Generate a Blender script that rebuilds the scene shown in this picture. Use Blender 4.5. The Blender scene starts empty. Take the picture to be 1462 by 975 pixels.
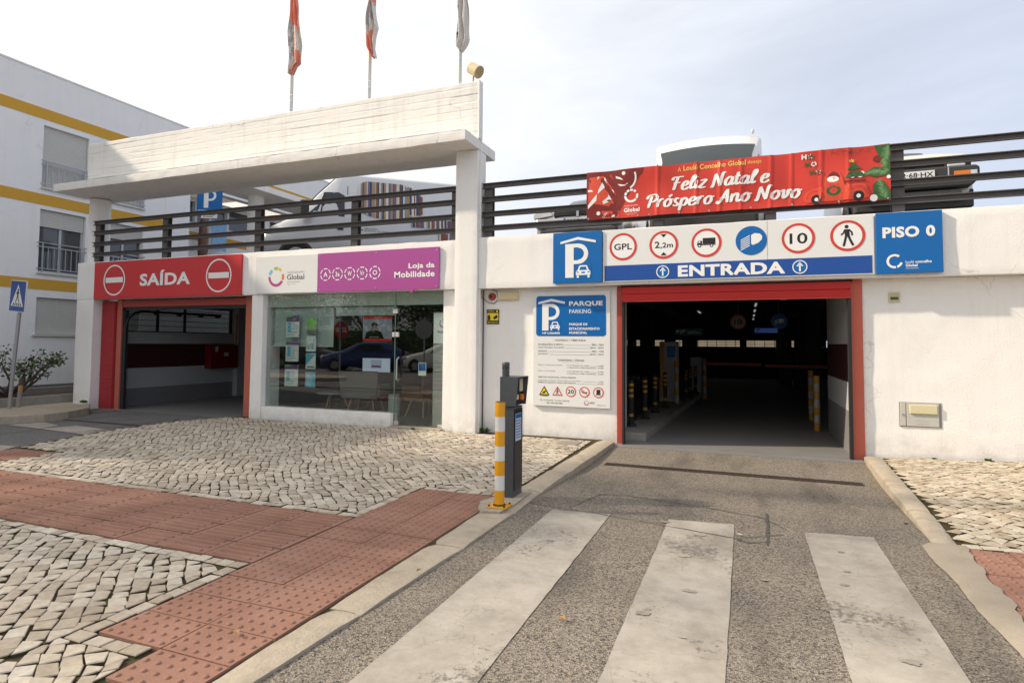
import bpy, bmesh, math, random
import numpy as np
from mathutils import Vector, Matrix
random.seed(7); RNG = np.random.default_rng(11)
SC = bpy.context.scene
COL = SC.collection

# ------------------------------------------------------------------ camera
cam = bpy.data.cameras.new('camera'); cam_o = bpy.data.objects.new('camera', cam); COL.objects.link(cam_o)
YAW, PIT, ROL = math.radians(21.11), math.radians(2.72), math.radians(0.433)
fw = Vector((-math.sin(YAW)*math.cos(PIT), math.cos(YAW)*math.cos(PIT), math.sin(PIT)))
r0 = fw.cross(Vector((0, 0, 1))).normalized(); u0 = r0.cross(fw)
rr = r0*math.cos(ROL)+u0*math.sin(ROL); uu = -r0*math.sin(ROL)+u0*math.cos(ROL)
mt = Matrix((rr, uu, -fw)).transposed().to_4x4(); mt.translation = (0, 0, 1.45)
cam_o.matrix_world = mt
cam.sensor_width = 36; cam.lens = 859/1462*36; cam.shift_y = -37.7/1462
cam.clip_start = 0.05; cam.clip_end = 3000
SC.camera = cam_o
# ------------------------------------------------------------------ light
SUN_TRAVEL = Vector((2.9, 1.0, -2.1)).normalized()
SUN_EL = math.asin(-SUN_TRAVEL.z); SUN_ROT = math.atan2(-SUN_TRAVEL.x, -SUN_TRAVEL.y)
sl = bpy.data.lights.new('sun', 'SUN'); sl.energy = 4.6; sl.angle = math.radians(1.6); sl.color = (1.0, 0.86, 0.68)
so = bpy.data.objects.new('sun', sl); COL.objects.link(so)
so.rotation_euler = SUN_TRAVEL.to_track_quat('-Z', 'Y').to_euler(); so.location = (-20, -8, 20)
wd = bpy.data.worlds.new('World'); SC.world = wd; wd.use_nodes = True
nt = wd.node_tree; nt.nodes.clear()
def N(nt, t, **k):
    n = nt.nodes.new(t)
    for a, b in k.items(): setattr(n, a, b)
    return n
sky = N(nt, 'ShaderNodeTexSky', sky_type='NISHITA', sun_disc=False, sun_elevation=SUN_EL, sun_rotation=SUN_ROT)
sky.altitude = 100; sky.air_density = 1; sky.dust_density = 1.5
bg1 = N(nt, 'ShaderNodeBackground'); bg1.inputs[1].default_value = 0.10
nt.links.new(sky.outputs[0], bg1.inputs[0])
tc = N(nt, 'ShaderNodeTexCoord')
mp = N(nt, 'ShaderNodeMapping'); mp.inputs['Scale'].default_value = (1.0, 1.0, 3.2); mp.inputs['Rotation'].default_value = (0.15, 0.1, 0.5)
nt.links.new(tc.outputs['Generated'], mp.inputs[0])
nz = N(nt, 'ShaderNodeTexNoise'); nz.inputs['Scale'].default_value = 1.7; nz.inputs['Detail'].default_value = 7; nz.inputs['Roughness'].default_value = .55; nz.inputs['Distortion'].default_value = .5
nt.links.new(mp.outputs[0], nz.inputs['Vector'])
# sun-side brightening of the thin cloud veil
dt = N(nt, 'ShaderNodeVectorMath', operation='DOT_PRODUCT'); dt.inputs[1].default_value = -SUN_TRAVEL
nrm = N(nt, 'ShaderNodeVectorMath', operation='NORMALIZE'); nt.links.new(tc.outputs['Generated'], nrm.inputs[0]); nt.links.new(nrm.outputs[0], dt.inputs[0])
mr = N(nt, 'ShaderNodeMapRange'); mr.inputs['From Min'].default_value = -0.75; mr.inputs['From Max'].default_value = 0.55; mr.inputs['To Min'].default_value = 0.0; mr.inputs['To Max'].default_value = 1.0
nt.links.new(dt.outputs['Value'], mr.inputs['Value'])
cc = N(nt, 'ShaderNodeValToRGB'); e = cc.color_ramp.elements
e[0].position = 0.0; e[0].color = (0.50, 0.59, 0.78, 1); e[1].position = 1.0; e[1].color = (1.20, 1.19, 1.16, 1)
e2 = cc.color_ramp.elements.new(0.5); e2.color = (0.77, 0.82, 0.93, 1)
nt.links.new(mr.outputs[0], cc.inputs[0])
bg2 = N(nt, 'ShaderNodeBackground'); bg2.inputs[1].default_value = 1.0; nt.links.new(cc.outputs[0], bg2.inputs[0])
cr = N(nt, 'ShaderNodeMapRange'); cr.inputs['From Min'].default_value = .30; cr.inputs['From Max'].default_value = .68; cr.inputs['To Min'].default_value = .66; cr.inputs['To Max'].default_value = 1.0
nt.links.new(nz.outputs[0], cr.inputs['Value'])
mx = N(nt, 'ShaderNodeMixShader'); nt.links.new(cr.outputs[0], mx.inputs[0]); nt.links.new(bg1.outputs[0], mx.inputs[1]); nt.links.new(bg2.outputs[0], mx.inputs[2])
wo = N(nt, 'ShaderNodeOutputWorld'); nt.links.new(mx.outputs[0], wo.inputs[0])
vs = SC.view_settings; vs.view_transform = 'Standard'; vs.look = 'None'; vs.exposure = 0.14; vs.gamma = 1.0; vs.use_curve_mapping = False
try: SC.cycles.max_bounces = 8; SC.cycles.transparent_max_bounces = 12
except Exception: pass

# ------------------------------------------------------------------ materials
def srgb(h):
    h = h.lstrip('#'); c = [int(h[i:i+2], 16)/255 for i in (0, 2, 4)]
    return tuple(x/12.92 if x <= .04045 else ((x+.055)/1.055)**2.4 for x in c)
MATS = {}
def M(name, col, rough=.65, metal=0., var=.07, vs=6., bump=0., bs=90., dirt=0., dcol=(.2, .16, .11), ds=1.6, spec=.4, emit=0., coat=0.):
    m = bpy.data.materials.new(name); m.use_nodes = True; t = m.node_tree; b = t.nodes['Principled BSDF']; L = t.links.new
    g = N(t, 'ShaderNodeNewGeometry')
    n1 = N(t, 'ShaderNodeTexNoise'); n1.inputs['Scale'].default_value = vs; n1.inputs['Detail'].default_value = 5; n1.inputs['Roughness'].default_value = .62
    L(g.outputs['Position'], n1.inputs['Vector'])
    mxc = N(t, 'ShaderNodeMix', data_type='RGBA')
    a = tuple(max(0, c*(1-var*1.6)) for c in col); c2 = tuple(min(1, c*(1+var*1.6)) for c in col)
    mxc.inputs[6].default_value = (*a, 1); mxc.inputs[7].default_value = (*c2, 1)
    L(n1.outputs[0], mxc.inputs[0]); out = mxc.outputs[2]
    if dirt:
        n2 = N(t, 'ShaderNodeTexNoise'); n2.inputs['Scale'].default_value = ds; n2.inputs['Detail'].default_value = 8; n2.inputs['Roughness'].default_value = .7
        mpp = N(t, 'ShaderNodeMapping'); mpp.inputs['Scale'].default_value = (1, 1, .45); L(g.outputs['Position'], mpp.inputs[0]); L(mpp.outputs[0], n2.inputs['Vector'])
        rg = N(t, 'ShaderNodeMapRange'); rg.inputs['From Min'].default_value = .5; rg.inputs['From Max'].default_value = .78; rg.inputs['To Max'].default_value = dirt
        L(n2.outputs[0], rg.inputs['Value'])
        m2 = N(t, 'ShaderNodeMix', data_type='RGBA'); m2.inputs[7].default_value = (*dcol, 1)
        L(rg.outputs[0], m2.inputs[0]); L(out, m2.inputs[6]); out = m2.outputs[2]
    L(out, b.inputs['Base Color'])
    b.inputs['Roughness'].default_value = rough; b.inputs['Metallic'].default_value = metal
    b.inputs['Specular IOR Level'].default_value = spec
    if coat: b.inputs['Coat Weight'].default_value = coat; b.inputs['Coat Roughness'].default_value = .05
    if emit:
        b.inputs['Emission Color'].default_value = (*col, 1); b.inputs['Emission Strength'].default_value = emit
    if bump:
        n3 = N(t, 'ShaderNodeTexNoise'); n3.inputs['Scale'].default_value = bs; n3.inputs['Detail'].default_value = 4
        L(g.outputs['Position'], n3.inputs['Vector'])
        bp = N(t, 'ShaderNodeBump'); bp.inputs['Strength'].default_value = bump; bp.inputs['Distance'].default_value = .01
        L(n3.outputs[0], bp.inputs['Height']); L(bp.outputs[0], b.inputs['Normal'])
    MATS[name] = m; return m

def plastermat(name, col, streak=.5, base=.55, crack=.35, dc=(.46, .40, .31)):
    """painted render: mottling, rain streaks, splash grime near the ground and a few hairline cracks"""
    m = bpy.data.materials.new(name); m.use_nodes = True; t = m.node_tree; b = t.nodes['Principled BSDF']; L = t.links.new
    g = N(t, 'ShaderNodeNewGeometry'); P_ = g.outputs['Position']
    def noise(sc, det=6, ro=.6, v=None):
        mpn = N(t, 'ShaderNodeMapping'); mpn.inputs['Scale'].default_value = sc if isinstance(sc, tuple) else (sc,)*3; L(P_, mpn.inputs[0])
        n = N(t, 'ShaderNodeTexNoise'); n.inputs['Scale'].default_value = 1; n.inputs['Detail'].default_value = det; n.inputs['Roughness'].default_value = ro; L(mpn.outputs[0], n.inputs['Vector']); return n.outputs[0]
    def rng_(v, a, b_, c, d):
        r = N(t, 'ShaderNodeMapRange'); r.inputs[1].default_value = a; r.inputs[2].default_value = b_; r.inputs[3].default_value = c; r.inputs[4].default_value = d; L(v, r.inputs[0]); return r.outputs[0]
    def mul(a, b_):
        q = N(t, 'ShaderNodeMath', operation='MULTIPLY'); L(a, q.inputs[0]); L(b_, q.inputs[1]); return q.outputs[0]
    def mixc(f, a, c):
        q = N(t, 'ShaderNodeMix', data_type='RGBA'); L(f, q.inputs[0]); L(a, q.inputs[6]); q.inputs[7].default_value = (*c, 1); return q.outputs[2]
    rp = N(t, 'ShaderNodeMix', data_type='RGBA'); rp.inputs[6].default_value = (*[c*.94 for c in col], 1); rp.inputs[7].default_value = (*[min(1, c*1.04) for c in col], 1); L(noise(1.9, 8, .65), rp.inputs[0]); c = rp.outputs[2]
    c = mixc(rng_(noise((7., 7., .55), 6, .7), .52, .80, 0, streak), c, dc)
    c = mixc(rng_(noise(2.6, 9, .75), .60, .82, 0, .35), c, [x*1.1 for x in dc])
    sp = N(t, 'ShaderNodeSeparateXYZ'); L(P_, sp.inputs[0])
    c = mixc(mul(rng_(sp.outputs[2], .0, .38, base, 0), rng_(noise(5, 7, .7), .35, .7, 0, 1)), c, [x*.75 for x in dc])
    vo = N(t, 'ShaderNodeTexVoronoi', feature='DISTANCE_TO_EDGE'); vo.inputs['Scale'].default_value = .7
    nd = N(t, 'ShaderNodeTexNoise'); nd.inputs['Scale'].default_value = 4; nd.inputs['Detail'].default_value = 6; L(P_, nd.inputs['Vector'])
    mv = N(t, 'ShaderNodeMix', data_type='VECTOR'); mv.inputs[0].default_value = .25; L(P_, mv.inputs[4]); L(nd.outputs['Color'], mv.inputs[5]); L(mv.outputs[1], vo.inputs['Vector'])
    c = mixc(mul(rng_(vo.outputs['Distance'], 0, .0045, crack, 0), rng_(noise(.9, 3), .5, .62, 0, 1)), c, (.22, .19, .15))
    L(c, b.inputs['Base Color']); b.inputs['Roughness'].default_value = .85; b.inputs['Specular IOR Level'].default_value = .2
    n3 = N(t, 'ShaderNodeTexNoise'); n3.inputs['Scale'].default_value = 60; n3.inputs['Detail'].default_value = 5; n3.inputs['Roughness'].default_value = .65; L(P_, n3.inputs['Vector'])
    bp = N(t, 'ShaderNodeBump'); bp.inputs['Strength'].default_value = .55; bp.inputs['Distance'].default_value = .009; L(n3.outputs[0], bp.inputs['Height']); L(bp.outputs[0], b.inputs['Normal'])
    MATS[name] = m; return m
plaster = plastermat('white_plaster', (.89, .87, .835), .17, .55, .28)
plaster_l = plastermat('white_plaster_building', (.91, .89, .87), .16, .4, .3, dc=(.50, .48, .45))
concrete_w = plastermat('painted_board_concrete', (.87, .845, .80), .40, 0, .5, dc=(.50, .44, .36))
concrete = M('grey_concrete', (.30, .28, .25), .9, var=.15, vs=7, bump=.4, bs=60, dirt=.4, dcol=(.12, .10, .08), spec=.2)
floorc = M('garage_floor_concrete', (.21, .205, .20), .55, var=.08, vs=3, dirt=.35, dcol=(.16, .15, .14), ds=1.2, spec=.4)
kerbm = M('kerb_limestone', (.42, .36, .28), .85, var=.16, vs=9, bump=.6, bs=45, dirt=.55, dcol=(.17, .13, .085), ds=3.0, spec=.2)
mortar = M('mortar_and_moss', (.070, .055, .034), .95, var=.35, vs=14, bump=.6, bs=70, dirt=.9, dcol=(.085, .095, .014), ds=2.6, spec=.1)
redmetal = M('red_painted_steel', (.42, .065, .045), .45, var=.06, vs=4, dirt=.25, dcol=(.25, .07, .05), spec=.4)
salmon = M('salmon_painted_steel', (.48, .13, .085), .5, var=.05, vs=4, dirt=.2, dcol=(.3, .1, .07))
redgloss = M('red_shutter_steel', (.50, .012, .008), .4, var=.05, vs=3)
signred = M('red_sign_vinyl', (.58, .035, .04), .35, var=.03, vs=2)
signwhite = M('white_sign_vinyl', (.76, .76, .74), .4, var=.02, vs=2)
printw = M('white_print', (.84, .84, .82), .45, var=.02)
signpurple = M('purple_sign_vinyl', (.40, .075, .30), .35, var=.03, vs=2)
signblue = M('blue_sign_vinyl', (.0, .125, .41), .32, var=.03, vs=2)
signnavy = M('dark_blue_sign_vinyl', (.012, .075, .33), .32, var=.03, vs=2)
printred = M('red_print', (.62, .05, .035), .4, var=.03)
black = M('black_print', (.018, .017, .018), .5, var=.1)
rubber = M('black_rubber', (.02, .02, .02), .85, var=.2)
darkint = M('dark_maroon_paint', (.045, .008, .010), .6, var=.1)
greypaint = M('grey_wall_paint', (.20, .19, .19), .7, var=.08, vs=3)
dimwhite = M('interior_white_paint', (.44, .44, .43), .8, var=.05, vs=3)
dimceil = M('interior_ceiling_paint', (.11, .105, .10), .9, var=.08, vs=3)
steel = M('galvanised_steel', (.42, .43, .44), .4, metal=.7, var=.08, vs=20)
railm = M('dark_grey_painted_steel', (.105, .096, .094), .55, var=.15, vs=14, dirt=.35, dcol=(.14, .12, .10), ds=9)
railrust = M('scuffed_rail_paint', (.10, .085, .075), .6, var=.2, vs=20)
machine = M('anthracite_sheet_steel', (.085, .093, .105), .38, metal=.2, var=.08, vs=10)
machine_d = M('dark_recess', (.012, .012, .013), .5)
yellowp = M('yellow_bollard_paint', (.78, .36, .01), .4, var=.05, vs=12, dirt=.2, dcol=(.35, .2, .05), ds=8)
whitep = M('white_bollard_paint', (.72, .72, .70), .45, var=.04, vs=12, dirt=.25, dcol=(.4, .38, .33), ds=8)
yellowband = M('ochre_wall_band', (.66, .36, .045), .8, var=.05, vs=1)
shutterm = M('beige_roller_shutter', (.62, .60, .55), .6, var=.04, vs=3)
alum = M('aluminium_frame', (.55, .55, .55), .4, metal=.3, var=.04)
cream = M('cream_plastic', (.66, .60, .38), .45, var=.04)
cab = M('light_grey_plastic_door', (.52, .51, .46), .5, var=.04)
orange = M('orange_plastic', (.85, .22, .02), .35, var=.04)
ledm = M('cream_lamp_glass', (.70, .58, .36), .35, var=.05)
flagw = M('flag_white_cloth', (.68, .64, .60), .9, var=.06, vs=8)
flago = M('flag_orange_cloth', (.74, .27, .18), .9, var=.06, vs=8)
flagg = M('flag_grey_print', (.42, .41, .40), .9, var=.35, vs=14)
banr = M('banner_red_vinyl', (.60, .045, .028), .42, var=.06, vs=3)
bandk = M('banner_dark_red_print', (.20, .018, .014), .42, var=.2, vs=9)
ban2 = M('banner_bright_red_print', (.68, .075, .035), .42, var=.15, vs=12)
bangold = M('banner_gold_print', (.80, .50, .12), .45, var=.05)
bangreen = M('banner_pine_green_print', (.035, .11, .03), .5, var=.4, vs=40)
bangreen2 = M('banner_light_pine_print', (.16, .30, .12), .5, var=.3, vs=40)
skin = M('printed_skin_tone', (.72, .45, .32), .5)
brownp = M('brown_print', (.16, .07, .03), .5, var=.2, vs=30)
green1 = M('logo_green', (.25, .55, .10), .45); yel1 = M('logo_yellow', (.80, .50, .05), .45); ora1 = M('logo_orange', (.75, .20, .06), .45)
blu1 = M('logo_blue', (.18, .50, .75), .45); mag1 = M('logo_magenta', (.45, .06, .25), .45)
greytext = M('grey_print', (.16, .16, .16), .5)
cyanp = M('cyan_poster_print', (.10, .42, .55), .5, var=.2, vs=20); greenp = M('green_poster_print', (.18, .45, .08), .5, var=.3, vs=20)
violp = M('violet_poster_print', (.16, .08, .20), .5, var=.3, vs=20)
warnyel = M('warning_yellow', (.80, .62, .02), .45)
carwhite = M('white_car_paint', (.72, .72, .70), .25, var=.02, coat=.6)
carold = M('aged_white_car_paint', (.66, .65, .60), .35, var=.04, coat=.3)
carsilver = M('silver_car_paint', (.46, .47, .49), .28, metal=.5, var=.03, coat=.6)
carblack = M('black_car_paint', (.012, .012, .014), .2, coat=.7); carblue = M('blue_car_paint', (.008, .03, .16), .2, coat=.7); carred = M('red_car_paint', (.35, .03, .02), .25, coat=.6)
carglass = M('car_window_glass', (.035, .045, .05), .08, var=.1, spec=.45)
plastic = M('black_bumper_plastic', (.045, .044, .043), .6, var=.12, vs=12)
lampg = M('headlamp_lens', (.62, .63, .64), .12, var=.1, spec=.8)
amber = M('amber_lens', (.75, .20, .01), .25)
rimm = M('wheel_rim_alloy', (.35, .35, .36), .35, metal=.7)
bark = M('bark', (.10, .075, .055), .9, var=.3, vs=18, bump=.6, bs=50)
leafm = M('dark_green_leaves', (.038, .068, .018), .55, var=.5, vs=2.5)
leafl = M('light_green_leaves', (.12, .19, .04), .55, var=.4, vs=6)
flowerm = M('red_hibiscus_petal', (.62, .02, .04), .6)
soil = M('planter_soil', (.09, .06, .04), .95, var=.3, vs=20, bump=.8, bs=40)
weedm = M('weed_green', (.10, .17, .03), .6, var=.4, vs=30)
tilered = M('tactile_tile_red', (.31, .165, .118), .85, var=.24, vs=2.2, bump=.45, bs=130, dirt=.5, dcol=(.30, .20, .16), ds=2.2, spec=.25)
woodl = M('light_beech_wood', (.55, .36, .18), .5, var=.15, vs=12)
greyfab = M('grey_chair_fabric', (.23, .21, .19), .9, var=.08, vs=30)
brownfab = M('brown_chair_shell', (.16, .08, .045), .55)
marble = M('white_marble_top', (.62, .62, .60), .25, var=.2, vs=5)
blindm = M('grey_green_roller_blind', (.40, .46, .44), .8, var=.03)
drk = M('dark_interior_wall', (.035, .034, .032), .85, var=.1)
redbaub = M('red_bauble', (.55, .02, .01), .2, spec=.8)
tvimg = M('screen_grey_image', (.30, .33, .38), .3, var=.25, vs=9, emit=.25)
tvred = M('screen_red_bar', (.55, .03, .02), .3, emit=.3)
tvwhite = M('screen_pale_image', (.60, .66, .78), .3, var=.06, emit=.35)
rustm = M('rusty_grate_iron', (.05, .035, .028), .7, var=.3, vs=30)
tarm = M('tar_sealant', (.085, .08, .078), .7, var=.3, vs=30)
towel = M('light_blue_towel', (.30, .50, .72), .9, var=.12, vs=10)
tubem = M('fluorescent_tube', (.85, .9, 1.0), .4, emit=2.2)
distb = M('pale_building_render', (.55, .50, .42), .8, var=.06, vs=.6)
sand = M('beige_island_paving', (.40, .34, .26), .9, var=.12, vs=3)

def asphalt(name, dark, light, warm=(.30, .25, .19), amt=.35):
    m = bpy.data.materials.new(name); m.use_nodes = True; t = m.node_tree; b = t.nodes['Principled BSDF']; L = t.links.new
    g = N(t, 'ShaderNodeNewGeometry')
    v = N(t, 'ShaderNodeTexVoronoi'); v.inputs['Scale'].default_value = 118; L(g.outputs['Position'], v.inputs['Vector'])
    sep = N(t, 'ShaderNodeSeparateColor'); L(v.outputs['Color'], sep.inputs[0])
    rp = N(t, 'ShaderNodeValToRGB'); el = rp.color_ramp.elements
    el[0].position = .0; el[0].color = (*dark, 1); el[1].position = 1; el[1].color = (*light, 1)
    x = el.new(.38); x.color = tuple(d*.55+l*.45 for d, l in zip(dark, light))+(1,)
    L(sep.outputs[0], rp.inputs[0])
    n2 = N(t, 'ShaderNodeTexNoise'); n2.inputs['Scale'].default_value = 1.1; n2.inputs['Detail'].default_value = 8; n2.inputs['Roughness'].default_value = .65; L(g.outputs['Position'], n2.inputs['Vector'])
    r2 = N(t, 'ShaderNodeMapRange'); r2.inputs['From Min'].default_value = .38; r2.inputs['From Max'].default_value = .7; r2.inputs['To Max'].default_value = amt; L(n2.outputs[0], r2.inputs['Value'])
    mm = N(t, 'ShaderNodeMix', data_type='RGBA'); mm.inputs[7].default_value = (*warm, 1); L(r2.outputs[0], mm.inputs[0]); L(rp.outputs[0], mm.inputs[6])
    # dark worn tyre lanes: noise stretched along the driving direction
    mp2 = N(t, 'ShaderNodeMapping'); mp2.inputs['Scale'].default_value = (1.6, .35, 1); L(g.outputs['Position'], mp2.inputs[0])
    n4 = N(t, 'ShaderNodeTexNoise'); n4.inputs['Scale'].default_value = 1.3; n4.inputs['Detail'].default_value = 4; L(mp2.outputs[0], n4.inputs['Vector'])
    r4 = N(t, 'ShaderNodeMapRange'); r4.inputs['From Min'].default_value = .52; r4.inputs['From Max'].default_value = .72; r4.inputs['To Max'].default_value = .55; L(n4.outputs[0], r4.inputs['Value'])
    m4 = N(t, 'ShaderNodeMix', data_type='RGBA'); m4.inputs[7].default_value = tuple(d*1.1 for d in dark)+(1,); L(r4.outputs[0], m4.inputs[0]); L(mm.outputs[2], m4.inputs[6])
    L(m4.outputs[2], b.inputs['Base Color']); b.inputs['Roughness'].default_value = .85; b.inputs['Specular IOR Level'].default_value = .3
    bp = N(t, 'ShaderNodeBump'); bp.inputs['Strength'].default_value = .8; bp.inputs['Distance'].default_value = .006
    L(v.outputs['Distance'], bp.inputs['Height']); L(bp.outputs[0], b.inputs['Normal'])
    MATS[name] = m; return m
asph = asphalt('worn_asphalt', (.030, .029, .030), (.35, .30, .24), amt=.30)
asph2 = asphalt('dark_asphalt', (.06, .06, .062), (.24, .23, .22), warm=(.2, .19, .17), amt=.2)

def zebramat():
    m = bpy.data.materials.new('worn_crossing_paint'); m.use_nodes = True; t = m.node_tree; b = t.nodes['Principled BSDF']; L = t.links.new
    g = N(t, 'ShaderNodeNewGeometry')
    n = N(t, 'ShaderNodeTexNoise'); n.inputs['Scale'].default_value = 1.8; n.inputs['Detail'].default_value = 10; n.inputs['Roughness'].default_value = .75; L(g.outputs['Position'], n.inputs['Vector'])
    rp = N(t, 'ShaderNodeValToRGB'); el = rp.color_ramp.elements
    el[0].position = .35; el[0].color = (.27, .24, .20, 1); el[1].position = .66; el[1].color = (.46, .42, .36, 1); L(n.outputs[0], rp.inputs[0])
    # chips through to the stone, gathered in worn patches
    nf = N(t, 'ShaderNodeTexNoise'); nf.inputs['Scale'].default_value = 26; nf.inputs['Detail'].default_value = 6; nf.inputs['Roughness'].default_value = .8; L(g.outputs['Position'], nf.inputs['Vector'])
    nw = N(t, 'ShaderNodeTexNoise'); nw.inputs['Scale'].default_value = 1.5; nw.inputs['Detail'].default_value = 3; L(g.outputs['Position'], nw.inputs['Vector'])
    add = N(t, 'ShaderNodeMath', operation='MULTIPLY'); L(nf.outputs[0], add.inputs[0]); L(nw.outputs[0], add.inputs[1])
    r2 = N(t, 'ShaderNodeMapRange'); r2.inputs['From Min'].default_value = .305; r2.inputs['From Max'].default_value = .36; L(add.outputs[0], r2.inputs['Value'])
    m2 = N(t, 'ShaderNodeMix', data_type='RGBA'); m2.inputs[7].default_value = (.16, .14, .12, 1); L(r2.outputs[0], m2.inputs[0]); L(rp.outputs[0], m2.inputs[6])
    # fine hairline cracks
    vo = N(t, 'ShaderNodeTexVoronoi', feature='DISTANCE_TO_EDGE'); vo.inputs['Scale'].default_value = 2.3
    nd = N(t, 'ShaderNodeTexNoise'); nd.inputs['Scale'].default_value = 6; nd.inputs['Detail'].default_value = 5; L(g.outputs['Position'], nd.inputs['Vector'])
    mxv = N(t, 'ShaderNodeMix', data_type='VECTOR'); mxv.inputs[0].default_value = .16; L(g.outputs['Position'], mxv.inputs[4]); L(nd.outputs['Color'], mxv.inputs[5]); L(mxv.outputs[1], vo.inputs['Vector'])
    r3 = N(t, 'ShaderNodeMapRange'); r3.inputs['From Min'].default_value = .0; r3.inputs['From Max'].default_value = .008; r3.inputs['To Min'].default_value = .55; r3.inputs['To Max'].default_value = 0; L(vo.outputs['Distance'], r3.inputs['Value'])
    ms = N(t, 'ShaderNodeMath', operation='MULTIPLY'); L(r3.outputs[0], ms.inputs[0]); L(nw.outputs[0], ms.inputs[1])
    m3 = N(t, 'ShaderNodeMix', data_type='RGBA'); m3.inputs[7].default_value = (.10, .085, .07, 1); L(ms.outputs[0], m3.inputs[0]); L(m2.outputs[2], m3.inputs[6])
    L(m3.outputs[2], b.inputs['Base Color']); b.inputs['Roughness'].default_value = .7
    bp = N(t, 'ShaderNodeBump'); bp.inputs['Strength'].default_value = .35; bp.inputs['Distance'].default_value = .004; L(nf.outputs[0], bp.inputs['Height']); L(bp.outputs[0], b.inputs['Normal'])
    return m
zebra = zebramat()

def cobblemat(name, c0, c1, c2):
    m = bpy.data.materials.new(name); m.use_nodes = True; t = m.node_tree; b = t.nodes['Principled BSDF']; L = t.links.new
    at = N(t, 'ShaderNodeAttribute', attribute_name='tone'); g = N(t, 'ShaderNodeNewGeometry')
    rp = N(t, 'ShaderNodeValToRGB'); el = rp.color_ramp.elements
    el[0].position = 0; el[0].color = (*c0, 1); el[1].position = 1; el[1].color = (*c2, 1); x = el.new(.55); x.color = (*c1, 1)
    L(at.outputs['Fac'], rp.inputs[0])
    n = N(t, 'ShaderNodeTexNoise'); n.inputs['Scale'].default_value = 28; n.inputs['Detail'].default_value = 6; L(g.outputs['Position'], n.inputs['Vector'])
    hs = N(t, 'ShaderNodeMix', data_type='RGBA', blend_type='MULTIPLY'); hs.inputs[0].default_value = .7
    r0_ = N(t, 'ShaderNodeMapRange'); r0_.inputs['From Min'].default_value = .3; r0_.inputs['From Max'].default_value = .7; r0_.inputs['To Min'].default_value = .72; r0_.inputs['To Max'].default_value = 1.15; L(n.outputs[0], r0_.inputs['Value'])
    cb = N(t, 'ShaderNodeCombineColor'); [L(r0_.outputs[0], cb.inputs[i]) for i in range(3)]
    L(rp.outputs[0], hs.inputs[6]); L(cb.outputs[0], hs.inputs[7])
    n2 = N(t, 'ShaderNodeTexNoise'); n2.inputs['Scale'].default_value = .8; n2.inputs['Detail'].default_value = 6; L(g.outputs['Position'], n2.inputs['Vector'])
    r2 = N(t, 'ShaderNodeMapRange'); r2.inputs['From Min'].default_value = .5; r2.inputs['From Max'].default_value = .75; r2.inputs['To Max'].default_value = .4; L(n2.outputs[0], r2.inputs['Value'])
    m2 = N(t, 'ShaderNodeMix', data_type='RGBA'); m2.inputs[7].default_value = tuple(c*.6 for c in c0)+(1,); L(r2.outputs[0], m2.inputs[0]); L(hs.outputs[2], m2.inputs[6])
    L(m2.outputs[2], b.inputs['Base Color']); b.inputs['Roughness'].default_value = .75; b.inputs['Specular IOR Level'].default_value = .3
    bp = N(t, 'ShaderNodeBump'); bp.inputs['Strength'].default_value = .5; bp.inputs['Distance'].default_value = .006; L(n.outputs[0], bp.inputs['Height']); L(bp.outputs[0], b.inputs['Normal'])
    return m
cobm = cobblemat('limestone_cobble', (.37, .30, .225), (.53, .46, .365), (.62, .56, .465))
cobm_r = cobblemat('pale_limestone_cobble', (.36, .28, .19), (.50, .43, .33), (.60, .54, .43))

def glassmat(name, tint, boost=1.0, ior=1.5):
    m = bpy.data.materials.new(name); m.use_nodes = True; t = m.node_tree; t.nodes.clear(); L = t.links.new
    g0 = N(t, 'ShaderNodeNewGeometry'); dp = N(t, 'ShaderNodeVectorMath', operation='DOT_PRODUCT'); L(g0.outputs['Incoming'], dp.inputs[0]); L(g0.outputs['Normal'], dp.inputs[1])
    ab = N(t, 'ShaderNodeMath', operation='ABSOLUTE'); L(dp.outputs['Value'], ab.inputs[0]); om = N(t, 'ShaderNodeMath', operation='SUBTRACT'); om.inputs[0].default_value = 1; L(ab.outputs[0], om.inputs[1])
    pw = N(t, 'ShaderNodeMath', operation='POWER'); pw.inputs[1].default_value = 5; L(om.outputs[0], pw.inputs[0]); sl_ = N(t, 'ShaderNodeMath', operation='MULTIPLY_ADD'); sl_.inputs[1].default_value = .94; sl_.inputs[2].default_value = .06; L(pw.outputs[0], sl_.inputs[0])
    bk = N(t, 'ShaderNodeMath', operation='SUBTRACT'); bk.inputs[0].default_value = 1; L(g0.outputs['Backfacing'], bk.inputs[1]); m0 = N(t, 'ShaderNodeMath', operation='MULTIPLY'); L(sl_.outputs[0], m0.inputs[0]); L(bk.outputs[0], m0.inputs[1])
    mu = N(t, 'ShaderNodeMath', operation='MULTIPLY', use_clamp=True); mu.inputs[1].default_value = boost; L(m0.outputs[0], mu.inputs[0])
    tr = N(t, 'ShaderNodeBsdfTransparent'); tr.inputs[0].default_value = (*tint, 1)
    gl = N(t, 'ShaderNodeBsdfGlossy'); gl.inputs['Roughness'].default_value = .0
    n = N(t, 'ShaderNodeTexNoise'); n.inputs['Scale'].default_value = .9; g = N(t, 'ShaderNodeNewGeometry'); L(g.outputs['Position'], n.inputs['Vector'])
    bp = N(t, 'ShaderNodeBump'); bp.inputs['Strength'].default_value = .02; bp.inputs['Distance'].default_value = .02; L(n.outputs[0], bp.inputs['Height']); L(bp.outputs[0], gl.inputs['Normal'])
    mx = N(t, 'ShaderNodeMixShader'); L(mu.outputs[0], mx.inputs[0]); L(tr.outputs[0], mx.inputs[1]); L(gl.outputs[0], mx.inputs[2])
    o = N(t, 'ShaderNodeOutputMaterial'); L(mx.outputs[0], o.inputs[0]); return m
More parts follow.
